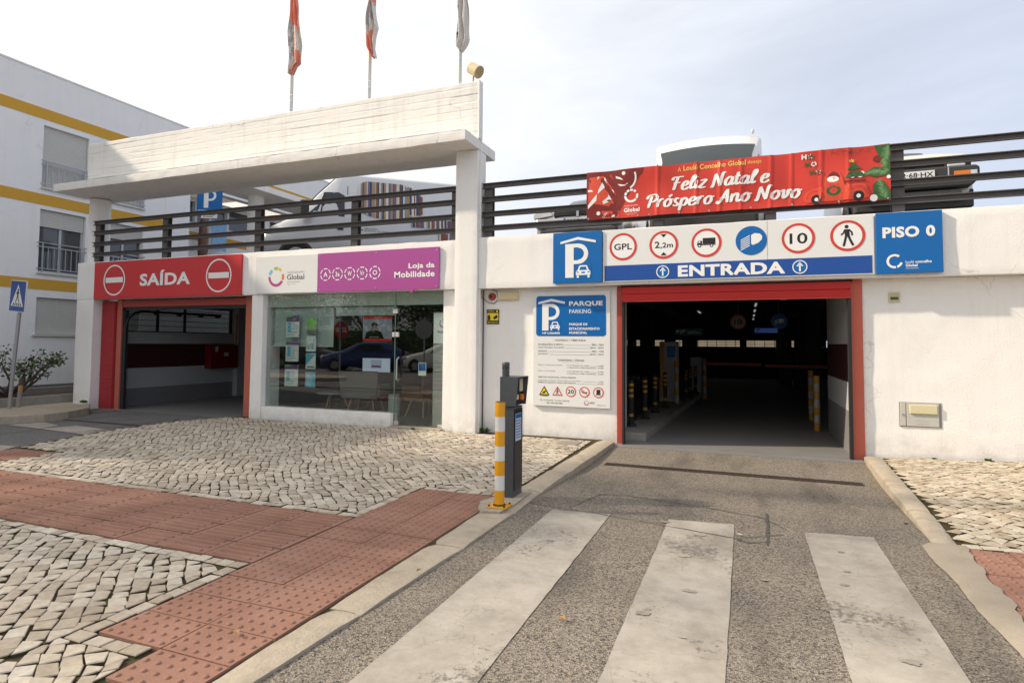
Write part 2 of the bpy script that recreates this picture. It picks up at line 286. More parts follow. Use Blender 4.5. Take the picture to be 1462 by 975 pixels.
shopglass = glassmat('shop_window_glass', (.90, .94, .92), 2.6)
winglass = M('dark_window_glass', (.05, .055, .06), .05, var=.3, vs=1.5, spec=1.0)

# ------------------------------------------------------------------ mesh helpers
ORG = {}
def org(o): return ORG.get(o.name, Vector((0, 0, 0)))
def tag(o, label=None, cat=None, group=None, kind=None):
    if label: o['label'] = label
    if cat: o['category'] = cat
    if group: o['group'] = group
    if kind: o['kind'] = kind
    return o
def thing(name, loc, label=None, cat=None, group=None, kind=None, rot=0, parent=None):
    o = bpy.data.objects.new(name, None); COL.objects.link(o); o.empty_display_size = .2
    loc = Vector(loc)
    if parent is not None: o.parent = parent; o.location = loc-org(parent)
    else: o.location = loc
    o.rotation_euler[2] = rot; ORG[o.name] = loc if not rot else Vector((0, 0, 0))
    if rot: ORG[o.name] = Vector((0, 0, 0)); o['_l'] = 1; del o['_l']
    return tag(o, label, cat, group, kind)
class MB:
    def __init__(s): s.v = []; s.f = []; s.m = []; s.sm = []
    def add(s, vs, fs, mat=0, smooth=False):
        k = len(s.v); s.v.extend([tuple(p) for p in vs])
        for f in fs: s.f.append([k+i for i in f]); s.m.append(mat); s.sm.append(smooth)
        return s
    def box(s, x0, x1, y0, y1, z0, z1, mat=0):
        if x0 > x1: x0, x1 = x1, x0
        if y0 > y1: y0, y1 = y1, y0
        if z0 > z1: z0, z1 = z1, z0
        return s.add([(x0, y0, z0), (x1, y0, z0), (x1, y1, z0), (x0, y1, z0), (x0, y0, z1), (x1, y0, z1), (x1, y1, z1), (x0, y1, z1)],
                     [(0, 3, 2, 1), (4, 5, 6, 7), (0, 1, 5, 4), (1, 2, 6, 5), (2, 3, 7, 6), (3, 0, 4, 7)], mat)
    def cyl(s, p0, p1, r0, r1=None, n=12, mat=0, caps=True, smooth=True):
        p0 = Vector(p0); p1 = Vector(p1); r1 = r0 if r1 is None else r1
        d = (p1-p0).normalized(); a = d.orthogonal().normalized(); b = d.cross(a)
        vs = []
        for p, r in ((p0, r0), (p1, r1)):
            for i in range(n):
                t = 2*math.pi*i/n; vs.append(p+a*math.cos(t)*r+b*math.sin(t)*r)
        s.add(vs, [(i, (i+1) % n, n+(i+1) % n, n+i) for i in range(n)], mat, smooth)
        if caps: s.add(vs[:n], [tuple(range(n-1, -1, -1))], mat); s.add(vs[n:], [tuple(range(n))], mat)
        return s
    def tube(s, pts, r, n=6, mat=0):
        for i in range(len(pts)-1): s.cyl(pts[i], pts[i+1], r, n=n, mat=mat)
        return s
    def lathe(s, c, prof, n=16, mat=0, smooth=True):
        c = Vector(c); vs = []
        for r, z in prof:
            for i in range(n): t = 2*math.pi*i/n; vs.append((c.x+r*math.cos(t), c.y+r*math.sin(t), c.z+z))
        fs = []
        for k in range(len(prof)-1):
            for i in range(n): j = (i+1) % n; fs.append((k*n+i, k*n+j, (k+1)*n+j, (k+1)*n+i))
        s.add(vs, fs, mat, smooth); s.add(vs[:n], [tuple(range(n-1, -1, -1))], mat); s.add(vs[-n:], [tuple(range(n))], mat); return s
    # flat print on a plane facing -Y
    def plate(s, poly, y, mat=0): return s.add([(x, y, z) for x, z in poly], [tuple(range(len(poly)))], mat)
    def rect(s, x0, x1, z0, z1, y, mat=0): return s.plate([(x0, z0), (x1, z0), (x1, z1), (x0, z1)], y, mat)
    def disc(s, cx, cz, r, y, mat=0, n=40, rz=None): return s.plate([(cx+r*math.cos(2*math.pi*i/n), cz+(rz or r)*math.sin(2*math.pi*i/n)) for i in range(n)], y, mat)
    def ring(s, cx, cz, ri, ro, y, mat=0, a0=0, a1=360, n=40, ez=1.0):
        A = [math.radians(a0+(a1-a0)*i/n) for i in range(n+1)]
        vs = [(cx+ri*math.cos(a), y, cz+ri*ez*math.sin(a)) for a in A]+[(cx+ro*math.cos(a), y, cz+ro*ez*math.sin(a)) for a in A]
        return s.add(vs, [(i, n+1+i, n+2+i, i+1) for i in range(n)], mat)
    def line(s, pts, w, y, mat=0, dy=.0002):
        for i in range(len(pts)-1):
            (x0, z0), (x1, z1) = pts[i], pts[i+1]; d = math.hypot(x1-x0, z1-z0) or 1; nx, nz = -(z1-z0)/d*w/2, (x1-x0)/d*w/2
            s.plate([(x0-nx, z0-nz), (x1-nx, z1-nz), (x1+nx, z1+nz), (x0+nx, z0+nz)][::1], y-dy*i, mat)
        return s
    def build(s, name, mats, parent=None, loc=None, bevel=0., recalc=True, segs=2, label=None, cat=None, group=None, kind=None, tone=None):
        me = bpy.data.meshes.new(name)
        o_ = Vector(loc) if loc is not None else (org(parent) if parent is not None else Vector((0, 0, 0)))
        me.from_pydata([(x-o_.x, y-o_.y, z-o_.z) for x, y, z in s.v], [], s.f)
        if not isinstance(mats, (list, tuple)): mats = [mats]
        for m in mats: me.materials.append(m)
        me.polygons.foreach_set('material_index', s.m); me.polygons.foreach_set('use_smooth', s.sm)
        if tone is not None:
            at = me.attributes.new('tone', 'FLOAT', 'FACE'); at.data.foreach_set('value', tone)
        if recalc or bevel:
            bm = bmesh.new(); bm.from_mesh(me)
            if recalc: bmesh.ops.recalc_face_normals(bm, faces=bm.faces)
            if bevel: bmesh.ops.bevel(bm, geom=[e for e in bm.edges if e.is_manifold and e.calc_face_angle(0) > .6], offset=bevel, segments=segs, affect='EDGES', profile=.5, clamp_overlap=True)
            bm.to_mesh(me); bm.free()
        me.update()
        o = bpy.data.objects.new(name, me); COL.objects.link(o)
        if parent is not None: o.parent = parent; o.location = o_-org(parent)
        else: o.location = o_
        ORG[o.name] = o_
        return tag(o, label, cat, group, kind)
def bx(name, b, mat, parent=None, bevel=.006, **k): return MB().box(*b).build(name, mat, parent, bevel=bevel, **k)
def cp(o, parent=None, loc=None, name=None):
    c = o.copy(); COL.objects.link(c)
    if parent is not None: c.parent = parent
    if loc is not None: c.location = loc
    return c
def cptree(o, loc=None, rotz=None, label=None):
    c = o.copy(); COL.objects.link(c)
    if loc is not None: c.location = loc
    if rotz is not None: c.rotation_euler[2] = rotz
    if label: c['label'] = label
    for ch in list(o.children):
        d = ch.copy(); COL.objects.link(d); d.parent = c
        for g in list(ch.children):
            e_ = g.copy(); COL.objects.link(e_); e_.parent = d
    return c
_tc = {}
def glyphs(s, bold):
    if (s, bold) in _tc: return _tc[(s, bold)]
    cu = bpy.data.curves.new('t', 'FONT'); cu.body = s; cu.size = 1; cu.offset = bold; cu.resolution_u = 3; cu.space_character = 1.0+bold*1.6
    ob = bpy.data.objects.new('t', cu); me = bpy.data.meshes.new_from_object(ob)
    v = np.array([tuple(p.co) for p in me.vertices]); f = [tuple(p.vertices) for p in me.polygons]
    bpy.data.objects.remove(ob); bpy.data.meshes.remove(me); bpy.data.curves.remove(cu)
    _tc[(s, bold)] = (v, f); return v, f
def text(mb, s, x0, x1, z0, z1, y, mat=0, bold=.02, shear=0., rows=None):
    v, f = glyphs(s, bold)
    if len(v) == 0: return mb
    v = v.copy(); v[:, 0] += shear*v[:, 1]
    lo = v.min(0); hi = v.max(0); X = x0+(v[:, 0]-lo[0])/(hi[0]-lo[0])*(x1-x0); Z = z0+(v[:, 1]-lo[1])/(hi[1]-lo[1])*(z1-z0)
    return mb.add([(a, y, b) for a, b in zip(X, Z)], f, mat)
def vnoise(x, y, seed=0):
    # smooth value noise on arrays
    xi = np.floor(x).astype(int); yi = np.floor(y).astype(int); xf = x-xi; yf = y-yi
    def h(a, b):
        n = (a*374761393+b*668265263+seed*1442695041) & 0xffffffff; n = ((n ^ (n >> 13))*1274126177) & 0xffffffff
        return ((n ^ (n >> 16)) & 0xffff)/65535.
    u = xf*xf*(3-2*xf); w = yf*yf*(3-2*yf)
    return (h(xi, yi)*(1-u)+h(xi+1, yi)*u)*(1-w)+(h(xi, yi+1)*(1-u)+h(xi+1, yi+1)*u)*w
# ------------------------------------------------------------------ ground, roads, pavements
def road_z(x, y):
    y = np.asarray(y, float)
    dip = np.clip((y-5.2)/2.4, 0, 1); dip = dip*dip*(3-2*dip)*-.065
    up = np.clip((y-7.75)/1.2, 0, 1)*.03
    return dip+up
def hR(x, y): return .03+.035*np.maximum(0, np.asarray(x, float)-1.6)
MB().box(-400, 400, -400, 400, -.6, -.16).build('ground', asph2, kind='structure')
def grid_mesh(name, xs, ys, zf, mat, skirt=.12):
    X, Y = np.meshgrid(xs, ys); Z = zf(X, Y); m = MB(); nx = len(xs); ny = len(ys)
    vs = list(zip(X.ravel(), Y.ravel(), Z.ravel()))
    m.add(vs, [(j*nx+i, j*nx+i+1, (j+1)*nx+i+1, (j+1)*nx+i) for j in range(ny-1) for i in range(nx-1)], 0, True)
    return m.build(name, mat, kind='structure', recalc=False)
def rough_road(X, Y): return road_z(X, Y)+.006*(vnoise(X*1.3, Y*1.3, 3)-.5)*np.clip((Y-1)/2, 0, 1)
drive = grid_mesh('driveway', np.linspace(-2.0, 1.75, 60), np.linspace(1.6, 8.96, 110), rough_road, asph)
MB().box(-60, 40, -30, 1.6, -.15, -.004).build('street', asph2, kind='structure')
exit_drive = MB().add([(-14.5, 1.6, -.03), (-8.7, 1.6, -.03), (-8.7, 9.0, -.01), (-14.5, 9.0, -.01)], [(0, 1, 2, 3)]).build('exit_driveway', asph2, kind='structure', recalc=False)
# base sheets of the two pavements
pave = MB()
pl = [(-9.02, 1.6), (-2.02, 1.6), (-2.02, 9.1), (-9.02, 9.1), (-9.2, 8.85), (-9.44, 8.2), (-9.61, 7.45), (-9.5, 6.4), (-9.05, 4.98)]
n = len(pl); pave.add([(x, y, .010) for x, y in pl]+[(x, y, -.15) for x, y in pl], [tuple(range(n)), tuple(range(2*n-1, n-1, -1))]+[(i, n+i, n+(i+1) % n, (i+1) % n) for i in range(n)])
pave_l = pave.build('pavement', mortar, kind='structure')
pr = MB(); xs = np.linspace(1.30, 9, 30); ys = np.linspace(1.6, 9.1, 20); X, Y = np.meshgrid(xs, ys)
Xs = X.copy(); Xs[:, 0] = np.where(Y[:, 0] > 5.2, 1.45+.02*(Y[:, 0]-5.2), 1.30)
Zr = hR(Xs, Y)-.025
pr.add(list(zip(Xs.ravel(), Y.ravel(), Zr.ravel())), [(j*30+i, j*30+i+1, (j+1)*30+i+1, (j+1)*30+i) for j in range(19) for i in range(29)])
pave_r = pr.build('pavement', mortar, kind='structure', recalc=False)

# cobbles -------------------------------------------------------------
def clip_poly(P, box):
    x0, x1, y0, y1 = box
    for ax, lim, sg in ((0, x0, 1), (0, x1, -1), (1, y0, 1), (1, y1, -1)):
        Q = []
        for i in range(len(P)):
            a = P[i]; b = P[(i+1) % len(P)]; da = (a[ax]-lim)*sg; db = (b[ax]-lim)*sg
            if da >= 0: Q.append(a)
            if (da >= 0) != (db >= 0):
                t = da/(da-db); Q.append((a[0]+(b[0]-a[0])*t, a[1]+(b[1]-a[1])*t))
        P = Q
        if len(P) < 3: return []
    return P
def area(P): return .5*sum(P[i][0]*P[(i+1) % len(P)][1]-P[(i+1) % len(P)][0]*P[i][1] for i in range(len(P)))
CAMV = Vector((0, 0, 1.45))
def persp(x, y, z):
    d = Vector((x, y, z))-CAMV; c = d.dot(fw)
    if c < .1: return None
    return 731+859*d.dot(rr)/c, 449.8-859*d.dot(uu)/c
def cobble_polys(ang, boxes, cw=.086, cl=.100, seed=1, fan=.5, outside=None):
    """courses of split stones laid in slightly waving diagonal rows"""
    ca, sa = math.cos(ang), math.sin(ang); out = []
    bx0 = min(b[0] for b in boxes); bx1 = max(b[1] for b in boxes); by0 = min(b[2] for b in boxes); by1 = max(b[3] for b in boxes)
    cx, cy = (bx0+bx1)/2, (by0+by1)/2; R = math.hypot(bx1-bx0, by1-by0)/2+.4
    rng = random.Random(seed)
    def warp(u, v):
        w = .05*math.sin(u*1.1+v*.7+seed)+.02*math.sin(u*2.7-v*1.9)+.014*math.sin(u*6.1+v*3.9)+.010*math.sin(u*11+v*7.3)
        x, y = u, v+w
        return cx+x*ca-y*sa, cy+x*sa+y*ca
    nr = int(2*R/cw); joints = []
    bounds = [-R+cw*j for j in range(nr+1)]
    for j in range(nr):
        u = -R+rng.random()*cl
        while u < R:
            l = cl*rng.uniform(.78, 1.28); v0, v1 = bounds[j], bounds[j+1]
            sk = rng.uniform(-.004, .022)
            jj = lambda a=.009: rng.uniform(-a, a)
            P = [warp(u+jj()+sk, v0+jj()), warp(u+l+jj()-sk, v0+jj()), warp(u+l+jj()+sk, v1+jj()), warp(u+jj()-sk, v1+jj())]
            u += l
            mx_ = sum(p[0] for p in P)/4; my_ = sum(p[1] for p in P)/4
            g = rng.uniform(.895, .945)
            P = [(mx_+(p[0]-mx_)*g, my_+(p[1]-my_)*g) for p in P]
            if outside and outside(mx_, my_): continue
            for b in boxes:
                Q = clip_poly(P, b)
                if len(Q) >= 3:
                    a = area(Q)
                    if a < 0: Q = Q[::-1]; a = -a
                    if a > .0016: out.append(Q)
    return out
def border(x0, y0, x1, y1, w=.095, side=1, seed=0):
    rng = random.Random(seed); L = math.hypot(x1-x0, y1-y0); dx, dy = (x1-x0)/L, (y1-y0)/L; nx, ny = -dy*side, dx*side; t = 0; out = []
    while t < L-.04:
        l = min(rng.uniform(.09, .14), L-t); g = .004
        c = [(t+g, g+rng.uniform(0, .004)), (t+l-g, g+rng.uniform(0, .004)), (t+l-g+rng.uniform(-.005, .005), w-g-rng.uniform(0, .008)), (t+g+rng.uniform(-.005, .005), w-g-rng.uniform(0, .008))]
        P = [(x0+dx*a+nx*b, y0+dy*a+ny*b) for a, b in c]
        if area(P) < 0: P = P[::-1]
        out.append(P); t += l
    return out
def stone(mb, P, top, tones, rng, depth=.05, k=None):
    n = len(P); cx = sum(p[0] for p in P)/n; cy = sum(p[1] for p in P)/n
    tx, ty = rng.uniform(-.05, .05), rng.uniform(-.05, .05); h = top+rng.uniform(-.004, .004)
    z = lambda x, y: h+(x-cx)*tx+(y-cy)*ty
    ins = .93
    v = [(x, y, top-depth) for x, y in P]+[(x, y, z(x, y)-.005) for x, y in P]+[(cx+(x-cx)*ins, cy+(y-cy)*ins, z(x, y)) for x, y in P]
    f = [tuple(range(2*n, 3*n))]+[(i, (i+1) % n, n+(i+1) % n, n+i) for i in range(n)]+[(n+i, n+(i+1) % n, 2*n+(i+1) % n, 2*n+i) for i in range(n)]
    mb.add(v, f, 0, False)
    for q in range(n): mb.m[-2*n+q] = 1   # flanks in mortar colour: soil stain, plus joint shade painted in
    t = rng.random(); t = t*.8+.1 if rng.random() > .12 else rng.random()
    tones += [t]*len(f)
def lay(polys, parent, mat, topf, nbig, seed):
    rng = random.Random(seed); sc = []
    for P in polys:
        cx = sum(p[0] for p in P)/len(P); cy = sum(p[1] for p in P)/len(P); z = float(topf(cx, cy))
        q = [persp(x, y, z) for x, y in P]
        if None in q: sc.append((0, P, z)); continue
        inside = any(-5 < a < 1467 and -5 < b < 980 for a, b in q)
        sc.append((abs(area(q)) if inside else 0, P, z))
    sc.sort(key=lambda s: -s[0])
    for a, P, z in sc[:nbig]:
        cx = sum(p[0] for p in P)/len(P); cy = sum(p[1] for p in P)/len(P); m = MB(); tn = []
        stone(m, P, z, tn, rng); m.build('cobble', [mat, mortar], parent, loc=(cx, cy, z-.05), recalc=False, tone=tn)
    m = MB(); tn = []
    for a, P, z in sc[nbig:]: stone(m, P, z, tn, rng)
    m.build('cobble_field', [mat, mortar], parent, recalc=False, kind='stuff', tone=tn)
def edge_out(x, y):   # beyond the curved edge towards the exit driveway
    xs_ = np.interp(y, [1.6, 4.98, 6.4, 7.45, 8.2, 8.85], [-9.0, -9.0, -9.42, -9.53, -9.38, -9.12]); return x < xs_+.04 or (x < -8.15 and 4.5 < y < 5.22)
PL = cobble_polys(math.radians(131), [(-9.6, -3.07, 4.32, 5.37), (-9.6, -2.12, 5.375, 8.78)], seed=3, outside=edge_out)
PL += cobble_polys(math.radians(134), [(-9.0, -3.09, 1.65, 2.98)], seed=5, cw=.092, cl=.108)
PL += cobble_polys(math.radians(134), [(-3.085, -2.56, 1.65, 1.985)], seed=9)
PL += border(-9.0, 4.215, -2.98, 4.215, side=1, seed=1)+border(-2.98, 4.32, -2.98, 5.27, side=1, seed=2)+border(-3.07, 5.275, -2.13, 5.275, side=1, seed=3)
PL += border(-9.0, 3.085, -2.99, 3.085, side=-1, seed=4)+border(-2.985, 2.08, -2.985, 2.98, side=1, seed=5)+border(-3.08, 2.085, -2.56, 2.085, side=-1, seed=6)
lay(PL, pave_l, cobm, lambda x, y: .025, 300, 21)
PR = cobble_polys(math.radians(43), [(1.44, 8.5, 5.335, 9.0)], seed=8, outside=lambda x, y: x < 1.43+.052*(y-5.2)+.045)
PR += border(1.45, 5.225, 8.4, 5.225, side=1, seed=11, w=.1)
lay(PR, pave_r, cobm_r, hR, 300, 22)

# tactile tiles ---------------------------------------------------------
def tile_base(m, w, d, t=.035):
    m.box(-w/2, w/2, -d/2, d/2, -t, 0)
TW, TD = .425, .265
def blister_tile():
    m = MB(); tile_base(m, TW-.008, TD-.008)
    for i in range(6):
        for j in range(4):
            cx = -TW/2+TW*(i+.5)/6; cy = -TD/2+TD*(j+.5)/4; n = 8; r = .0155; h = .008
            v = [(cx+r*math.cos(6.283*k/n), cy+r*math.sin(6.283*k/n), 0) for k in range(n)]+[(cx+r*.82*math.cos(6.283*k/n), cy+r*.82*math.sin(6.283*k/n), h*.7) for k in range(n)]+[(cx+r*.35*math.cos(6.283*k/n), cy+r*.35*math.sin(6.283*k/n), h) for k in range(n)]
            m.add(v, [tuple(range(2*n, 3*n))]+[(a_*n+k, a_*n+(k+1) % n, (a_+1)*n+(k+1) % n, (a_+1)*n+k) for a_ in (0, 1) for k in range(n)], 0, True)
    return m
def rib_tile():
    m = MB(); tile_base(m, TW-.008, TD-.008)
    for j in range(4):
        cy = -TD/2+TD*(j+.5)/4; l = .165; w = .017; h = .011
        o_ = [(-l, -w*.6), (-l+w*.4, -w), (l-w*.4, -w), (l, -w*.6), (l, w*.6), (l-w*.4, w), (-l+w*.4, w), (-l, w*.6)]
        v = [(x, cy+y, 0) for x, y in o_]+[(x*.97, cy+y*.55, h) for x, y in o_]; n = 8
        m.add(v, [tuple(range(n, 2*n))]+[(k, (k+1) % n, n+(k+1) % n, n+k) for k in range(n)], 0, False)
    return m
rt = random.Random(4)
proto_b = proto_r = None
def put_tile(kind, x, y, z, parent):
    global proto_b, proto_r
    pr_ = proto_b if kind == 'b' else proto_r
    if pr_ is None:
        o = (blister_tile() if kind == 'b' else rib_tile()).build('blister_tile' if kind == 'b' else 'ribbed_tile', tilered, parent, loc=(0, 0, 0), recalc=False)
        if kind == 'b': proto_b = o
        else: proto_r = o
    else: o = cp(pr_, parent)
    o.parent = parent
    o.location = Vector((x, y, z+rt.uniform(-.002, .002)))-org(parent)
    o.rotation_euler = (rt.uniform(-.004, .004), rt.uniform(-.004, .004), rt.uniform(-.006, .006))
for j in range(12):
    for i in range(2):
        put_tile('b', -2.97+TW*(i+.5), 5.27-TD*(j+.5), .026, pave_l)
put_tile('b', -2.97+TW*1.5, 5.27-TD*12.5, .026, pave_l)
for i in range(15):
    for j in range(4): put_tile('r', -2.985-TW*(i+.5), 3.10+TD*.5+j*(TD+.01), .026, pave_l)
for i in range(2):
    for j in range(2): put_tile('b', -8.55+TW*(i-.5), 4.72+TD*j, .026, pave_l)
for j in range(8):
    for i in range(4): put_tile('b', 1.27+TW*(i+.5), 5.21-TD*(j+.5), float(hR(1.5+TW*i, 5))-.004, pave_r)

# kerbs -----------------------------------------------------------------
def kerb_stone(parent, x0a, x1a, x0b, x1b, ya, yb, za, zb, zlow=-.15, seed=0):
    """long stone with a chipped, slightly uneven top; (x0..x1) width at each end"""
    nx, ny = 5, 9; m = MB(); P = []
    for j in range(ny):
        t = j/(ny-1); y = ya+.004+(yb-ya-.008)*t
        for i in range(nx):
            s = i/(nx-1); x = (x0a*(1-t)+x0b*t)*(1-s)+(x1a*(1-t)+x1b*t)*s
            z = za*(1-t)+zb*t+.007*(float(vnoise(np.array(x*9.), np.array(y*7.), seed))-.5)
            edge = min(s, 1-s); z -= (.016 if max(za, zb) > .03 else .006)*max(0, 1-edge/.13)
            if t in (0, 1): z -= .008
            P.append((x+.006*(float(vnoise(np.array(x*5.), np.array(y*8.), seed+5))-.5), y, z))
    m.add(P, [(j*nx+i, j*nx+i+1, (j+1)*nx+i+1, (j+1)*nx+i) for j in range(ny-1) for i in range(nx-1)], 0, True)
    ring_ = [i for i in range(nx)]+[j*nx+nx-1 for j in range(1, ny)]+[(ny-1)*nx+i for i in range(nx-2, -1, -1)]+[j*nx for j in range(ny-2, 0, -1)]
    k = len(ring_); top = [P[i] for i in ring_]; m.add(top+[(x, y, zlow) for x, y, z in top], [(i, k+i, k+(i+1) % k, (i+1) % k) for i in range(k)])
    c = ((x0a+x1a)/2, ya, za); return m.build('kerb_stone', kerbm, parent, loc=c)
kl = thing('kerb', (-2.0, 5, 0), kind='structure')
ys_ = [1.6, 2.75, 3.9, 4.85, 5.6, 6.7, 7.75, 8.93]
for i in range(len(ys_)-1):
    a, b = ys_[i], ys_[i+1]; xr = lambda y: float(np.interp(y, [1.6, 3, 4.5, 6, 9], [-1.97, -1.90, -1.84, -1.86, -1.80])); xl = lambda y: -2.11+.02*max(0, y-5.2)
    kerb_stone(kl, xl(a), xr(a), xl(b), xr(b), a, b, .022 if a < 5 else .034, .022 if b < 5 else .034, seed=i)
kr = thing('kerb', (1.4, 6, 0), kind='structure')
ys_ = [5.22, 6.2, 7.25, 8.2, 8.98]
for i in range(len(ys_)-1):
    a, b = ys_[i], ys_[i+1]; xl = lambda y: 1.27+.042*(y-5.2); xr = lambda y: 1.43+.052*(y-5.2)
    kerb_stone(kr, xl(a), xr(a), xl(b), xr(b), a, b, .018 if a < 5.5 else .045, .045, seed=20+i)
ap = MB()   # flush concrete strip of the dropped kerb, ragged over the tiles
rg = random.Random(3); L_ = []; R_ = []
for k in range(48):
    y = 1.6+k*(5.24-1.6)/47; L_.append((1.19+.008*math.sin(k*.55)+rg.uniform(-.006, .006), y, .006)); R_.append((1.20+.076*(y-2)+.01*math.sin(k*.6)+rg.uniform(-.015, .015), y, .038))
ap.add(L_+[(x+.045, y, .034) for x, y, z in L_]+R_, [(a_*48+i, a_*48+48+i, a_*48+49+i, a_*48+i+1) for i in range(47) for a_ in (0, 1)], 0, True).build('concrete_kerb_strip', M('pale_worn_concrete', (.31, .27, .215), .85, var=.12, vs=5, bump=.5, bs=60, dirt=.4, dcol=(.25, .2, .14), ds=3), kr, recalc=False)
pm = MB(); pts = [(-2.15, 4.80), (-2.08, 4.72), (-1.93, 4.76), (-1.90, 5.0), (-1.91, 5.5), (-2.02, 5.60), (-2.13, 5.52), (-2.16, 5.25), (-2.22, 5.0)]
pm.add([(x, y, .040) for x, y in pts]+[(x*1.008, y, .0) for x, y in pts], [tuple(range(9))]+[(i, 9+i, 9+(i+1) % 9, (i+1) % 9) for i in range(9)]).build('mortar_patch', kerbm, pave_l)

# crossing stripes (three) + cracks and sealed joints in the driveway -----
def stripe(x0, x1, y0, y1, lab, skew=.0):
    m = MB(); nx, ny = 8, 44; P = []; r_ = random.Random(int(x0*100))
    for j in range(ny):
        for i in range(nx):
            y = y0+(y1-y0)*j/(ny-1)+.06*(i/(nx-1))+(r_.uniform(-.006, .006) if j in (0, ny-1) else 0)
            x = x0+(x1-x0)*i/(nx-1)+(r_.uniform(-.0025, .0025) if i in (0, nx-1) else 0)
            P.append((x, y, float(rough_road(np.array(x), np.array(y)))+.0045))
    m.add(P, [(j*nx+i, j*nx+i+1, (j+1)*nx+i+1, (j+1)*nx+i) for j in range(ny-1) for i in range(nx-1)], 0, True)
    return m.build('crossing_stripe', zebra, recalc=False, kind='structure', loc=((x0+x1)/2, y0, 0))
stripe(-1.585, -1.08, 1.62, 5.12, ''); stripe(-.60, -.09, 1.62, 5.21, ''); stripe(.42, .90, 1.62, 5.26, '')
def ribbon(name, pts, w, mat, h=.0035, seed=0, parent=None):
    r_ = random.Random(seed); P = []; q = []
    for a, b in zip(pts[:-1], pts[1:]):
        k = max(2, int(math.hypot(b[0]-a[0], b[1]-a[1])/.07))
        for i in range(k): t = i/k; q.append((a[0]+(b[0]-a[0])*t+r_.uniform(-.008, .008), a[1]+(b[1]-a[1])*t+r_.uniform(-.008, .008)))
    q.append(pts[-1]); m = MB(); vs = []
    for i, (x, y) in enumerate(q):
        a = q[max(0, i-1)]; b = q[min(len(q)-1, i+1)]; d = math.hypot(b[0]-a[0], b[1]-a[1]) or 1; nx, ny = -(b[1]-a[1])/d, (b[0]-a[0])/d; ww = w/2*r_.uniform(.4, 1.1)
        for s in (1, -1):
            X_, Y_ = x+nx*ww*s, y+ny*ww*s; vs.append((X_, Y_, float(rough_road(np.array(X_), np.array(Y_)))+h))
    m.add(vs, [(2*i, 2*i+1, 2*i+3, 2*i+2) for i in range(len(q)-1)])
    return m.build(name, mat, parent, recalc=False)
for k, (p, w) in enumerate([([(-1.85, 5.26), (-1.32, 5.16), (-.85, 5.07), (-.07, 4.89), (.26, 5.13)], .012), ([(-1.33, 5.84), (-1.07, 5.92), (-.41, 5.77), (.12, 5.59), (.29, 5.28)], .016), ([(-1.46, 5.22), (-1.33, 5.84)], .012), ([(.17, 5.74), (.14, 4.82)], .022), ([(-.07, 4.89), (.02, 4.83), (.14, 4.9)], .02)]):
    ribbon('sealed_crack', p, w, tarm, h=.0075, seed=k, parent=drive)
# exit crossing stripes
for q in ([(-11.86, 6.62), (-10.92, 6.55), (-10.98, 6.91), (-11.65, 7.08)], [(-10.90, 6.55), (-9.54, 6.41), (-9.62, 6.89), (-10.72, 7.03)], [(-9.95, 5.30), (-9.34, 5.34), (-9.16, 5.04), (-9.9, 4.9)]):
    MB().add([(x, y, -.009) for x, y in q], [(0, 1, 2, 3)]).build('crossing_stripe', zebra, recalc=False, kind='structure', loc=(*q[0], -.009))
MB().box(-11.7, -9.62, 7.42, 7.49, -.03, -.005).build('door_loop_channel', rustm, exit_drive)

# drain grate ------------------------------------------------------------
gr = thing('drain_grate', (-.2, 7.62, -.06), 'long rusty slotted drain grate set across the ramp in front of the entrance', 'drain')
gz = float(road_z(0, 7.62))+.006
m = MB(); m.box(-1.66, 1.20, 7.555, 7.567, gz-.05, gz+.004); m.box(-1.66, 1.20, 7.673, 7.685, gz-.05, gz+.004); m.box(-1.66, -1.64, 7.567, 7.673, gz-.05, gz+.004); m.box(1.18, 1.20, 7.567, 7.673, gz-.05, gz+.004)
m.build('frame', rustm, gr)
MB().box(-1.64, 1.18, 7.567, 7.673, gz-.049, gz-.012).build('channel', machine_d, gr)
x = -1.63; bar0 = None
while x < 1.17:
    if bar0 is None: bar0 = MB().box(x, x+.012, 7.567, 7.673, gz-.03, gz+.002).build('bar', rustm, gr, loc=(x, 7.62, gz))
    else: c = cp(bar0, gr); c.location.x += x+1.63
    x += .024
# manhole in the cobbles by the wall, concrete sill strips
MB().box(-2.52, -2.22, 8.32, 8.62, -.02, .034).build('manhole_cover', concrete, bevel=.004, label='small square concrete inspection cover set in the cobbles below the parking tariff board', cat='manhole cover')
MB().box(-1.82, 1.42, 8.80, 9.06, -.2, -.022).build('threshold', floorc, bevel=.004, kind='structure')
MB().box(-5.62, -4.64, 8.78, 9.02, -.05, .045).build('door_step', kerbm, bevel=.006, kind='structure')
# weeds
def weed(x, y, z, r, n, lab):
    m = MB(); rw = random.Random(int(x*1000+y*77))
    for i in range(n):
        a = rw.uniform(0, 6.283); el = rw.uniform(.3, 1.3); l = r*rw.uniform(.5, 1.1); w = r*.22
        bx_, by_ = x+rw.uniform(-r, r)*.5, y+rw.uniform(-r, r)*.3
        d = Vector((math.cos(a)*math.cos(el), math.sin(a)*math.cos(el), math.sin(el))); s = Vector((-math.sin(a), math.cos(a), 0))*w
        p = Vector((bx_, by_, z)); m.add([p, p+d*l*.5+s, p+d*l+Vector((0, 0, -l*.2)), p+d*l*.5-s], [(0, 1, 2, 3)])
    return m.build('weed', weedm, loc=(x, y, z), recalc=False, label=lab, cat='weed')
weed(-3.93, 8.98, .03, .10, 40, 'small leafy weed at the foot of the white pillar left of the parking tariff board')
weed(-5.1, 8.72, .03, .05, 60, 'low green weeds along the cobbles below the shop door')
weed(-9.55, 8.0, .0, .06, 50, 'grass tuft on the cobble edge nearer the red exit doorway')
weed(-9.25, 8.45, .0, .06, 40, 'grass tuft on the cobble edge beside the right post of the exit doorway')
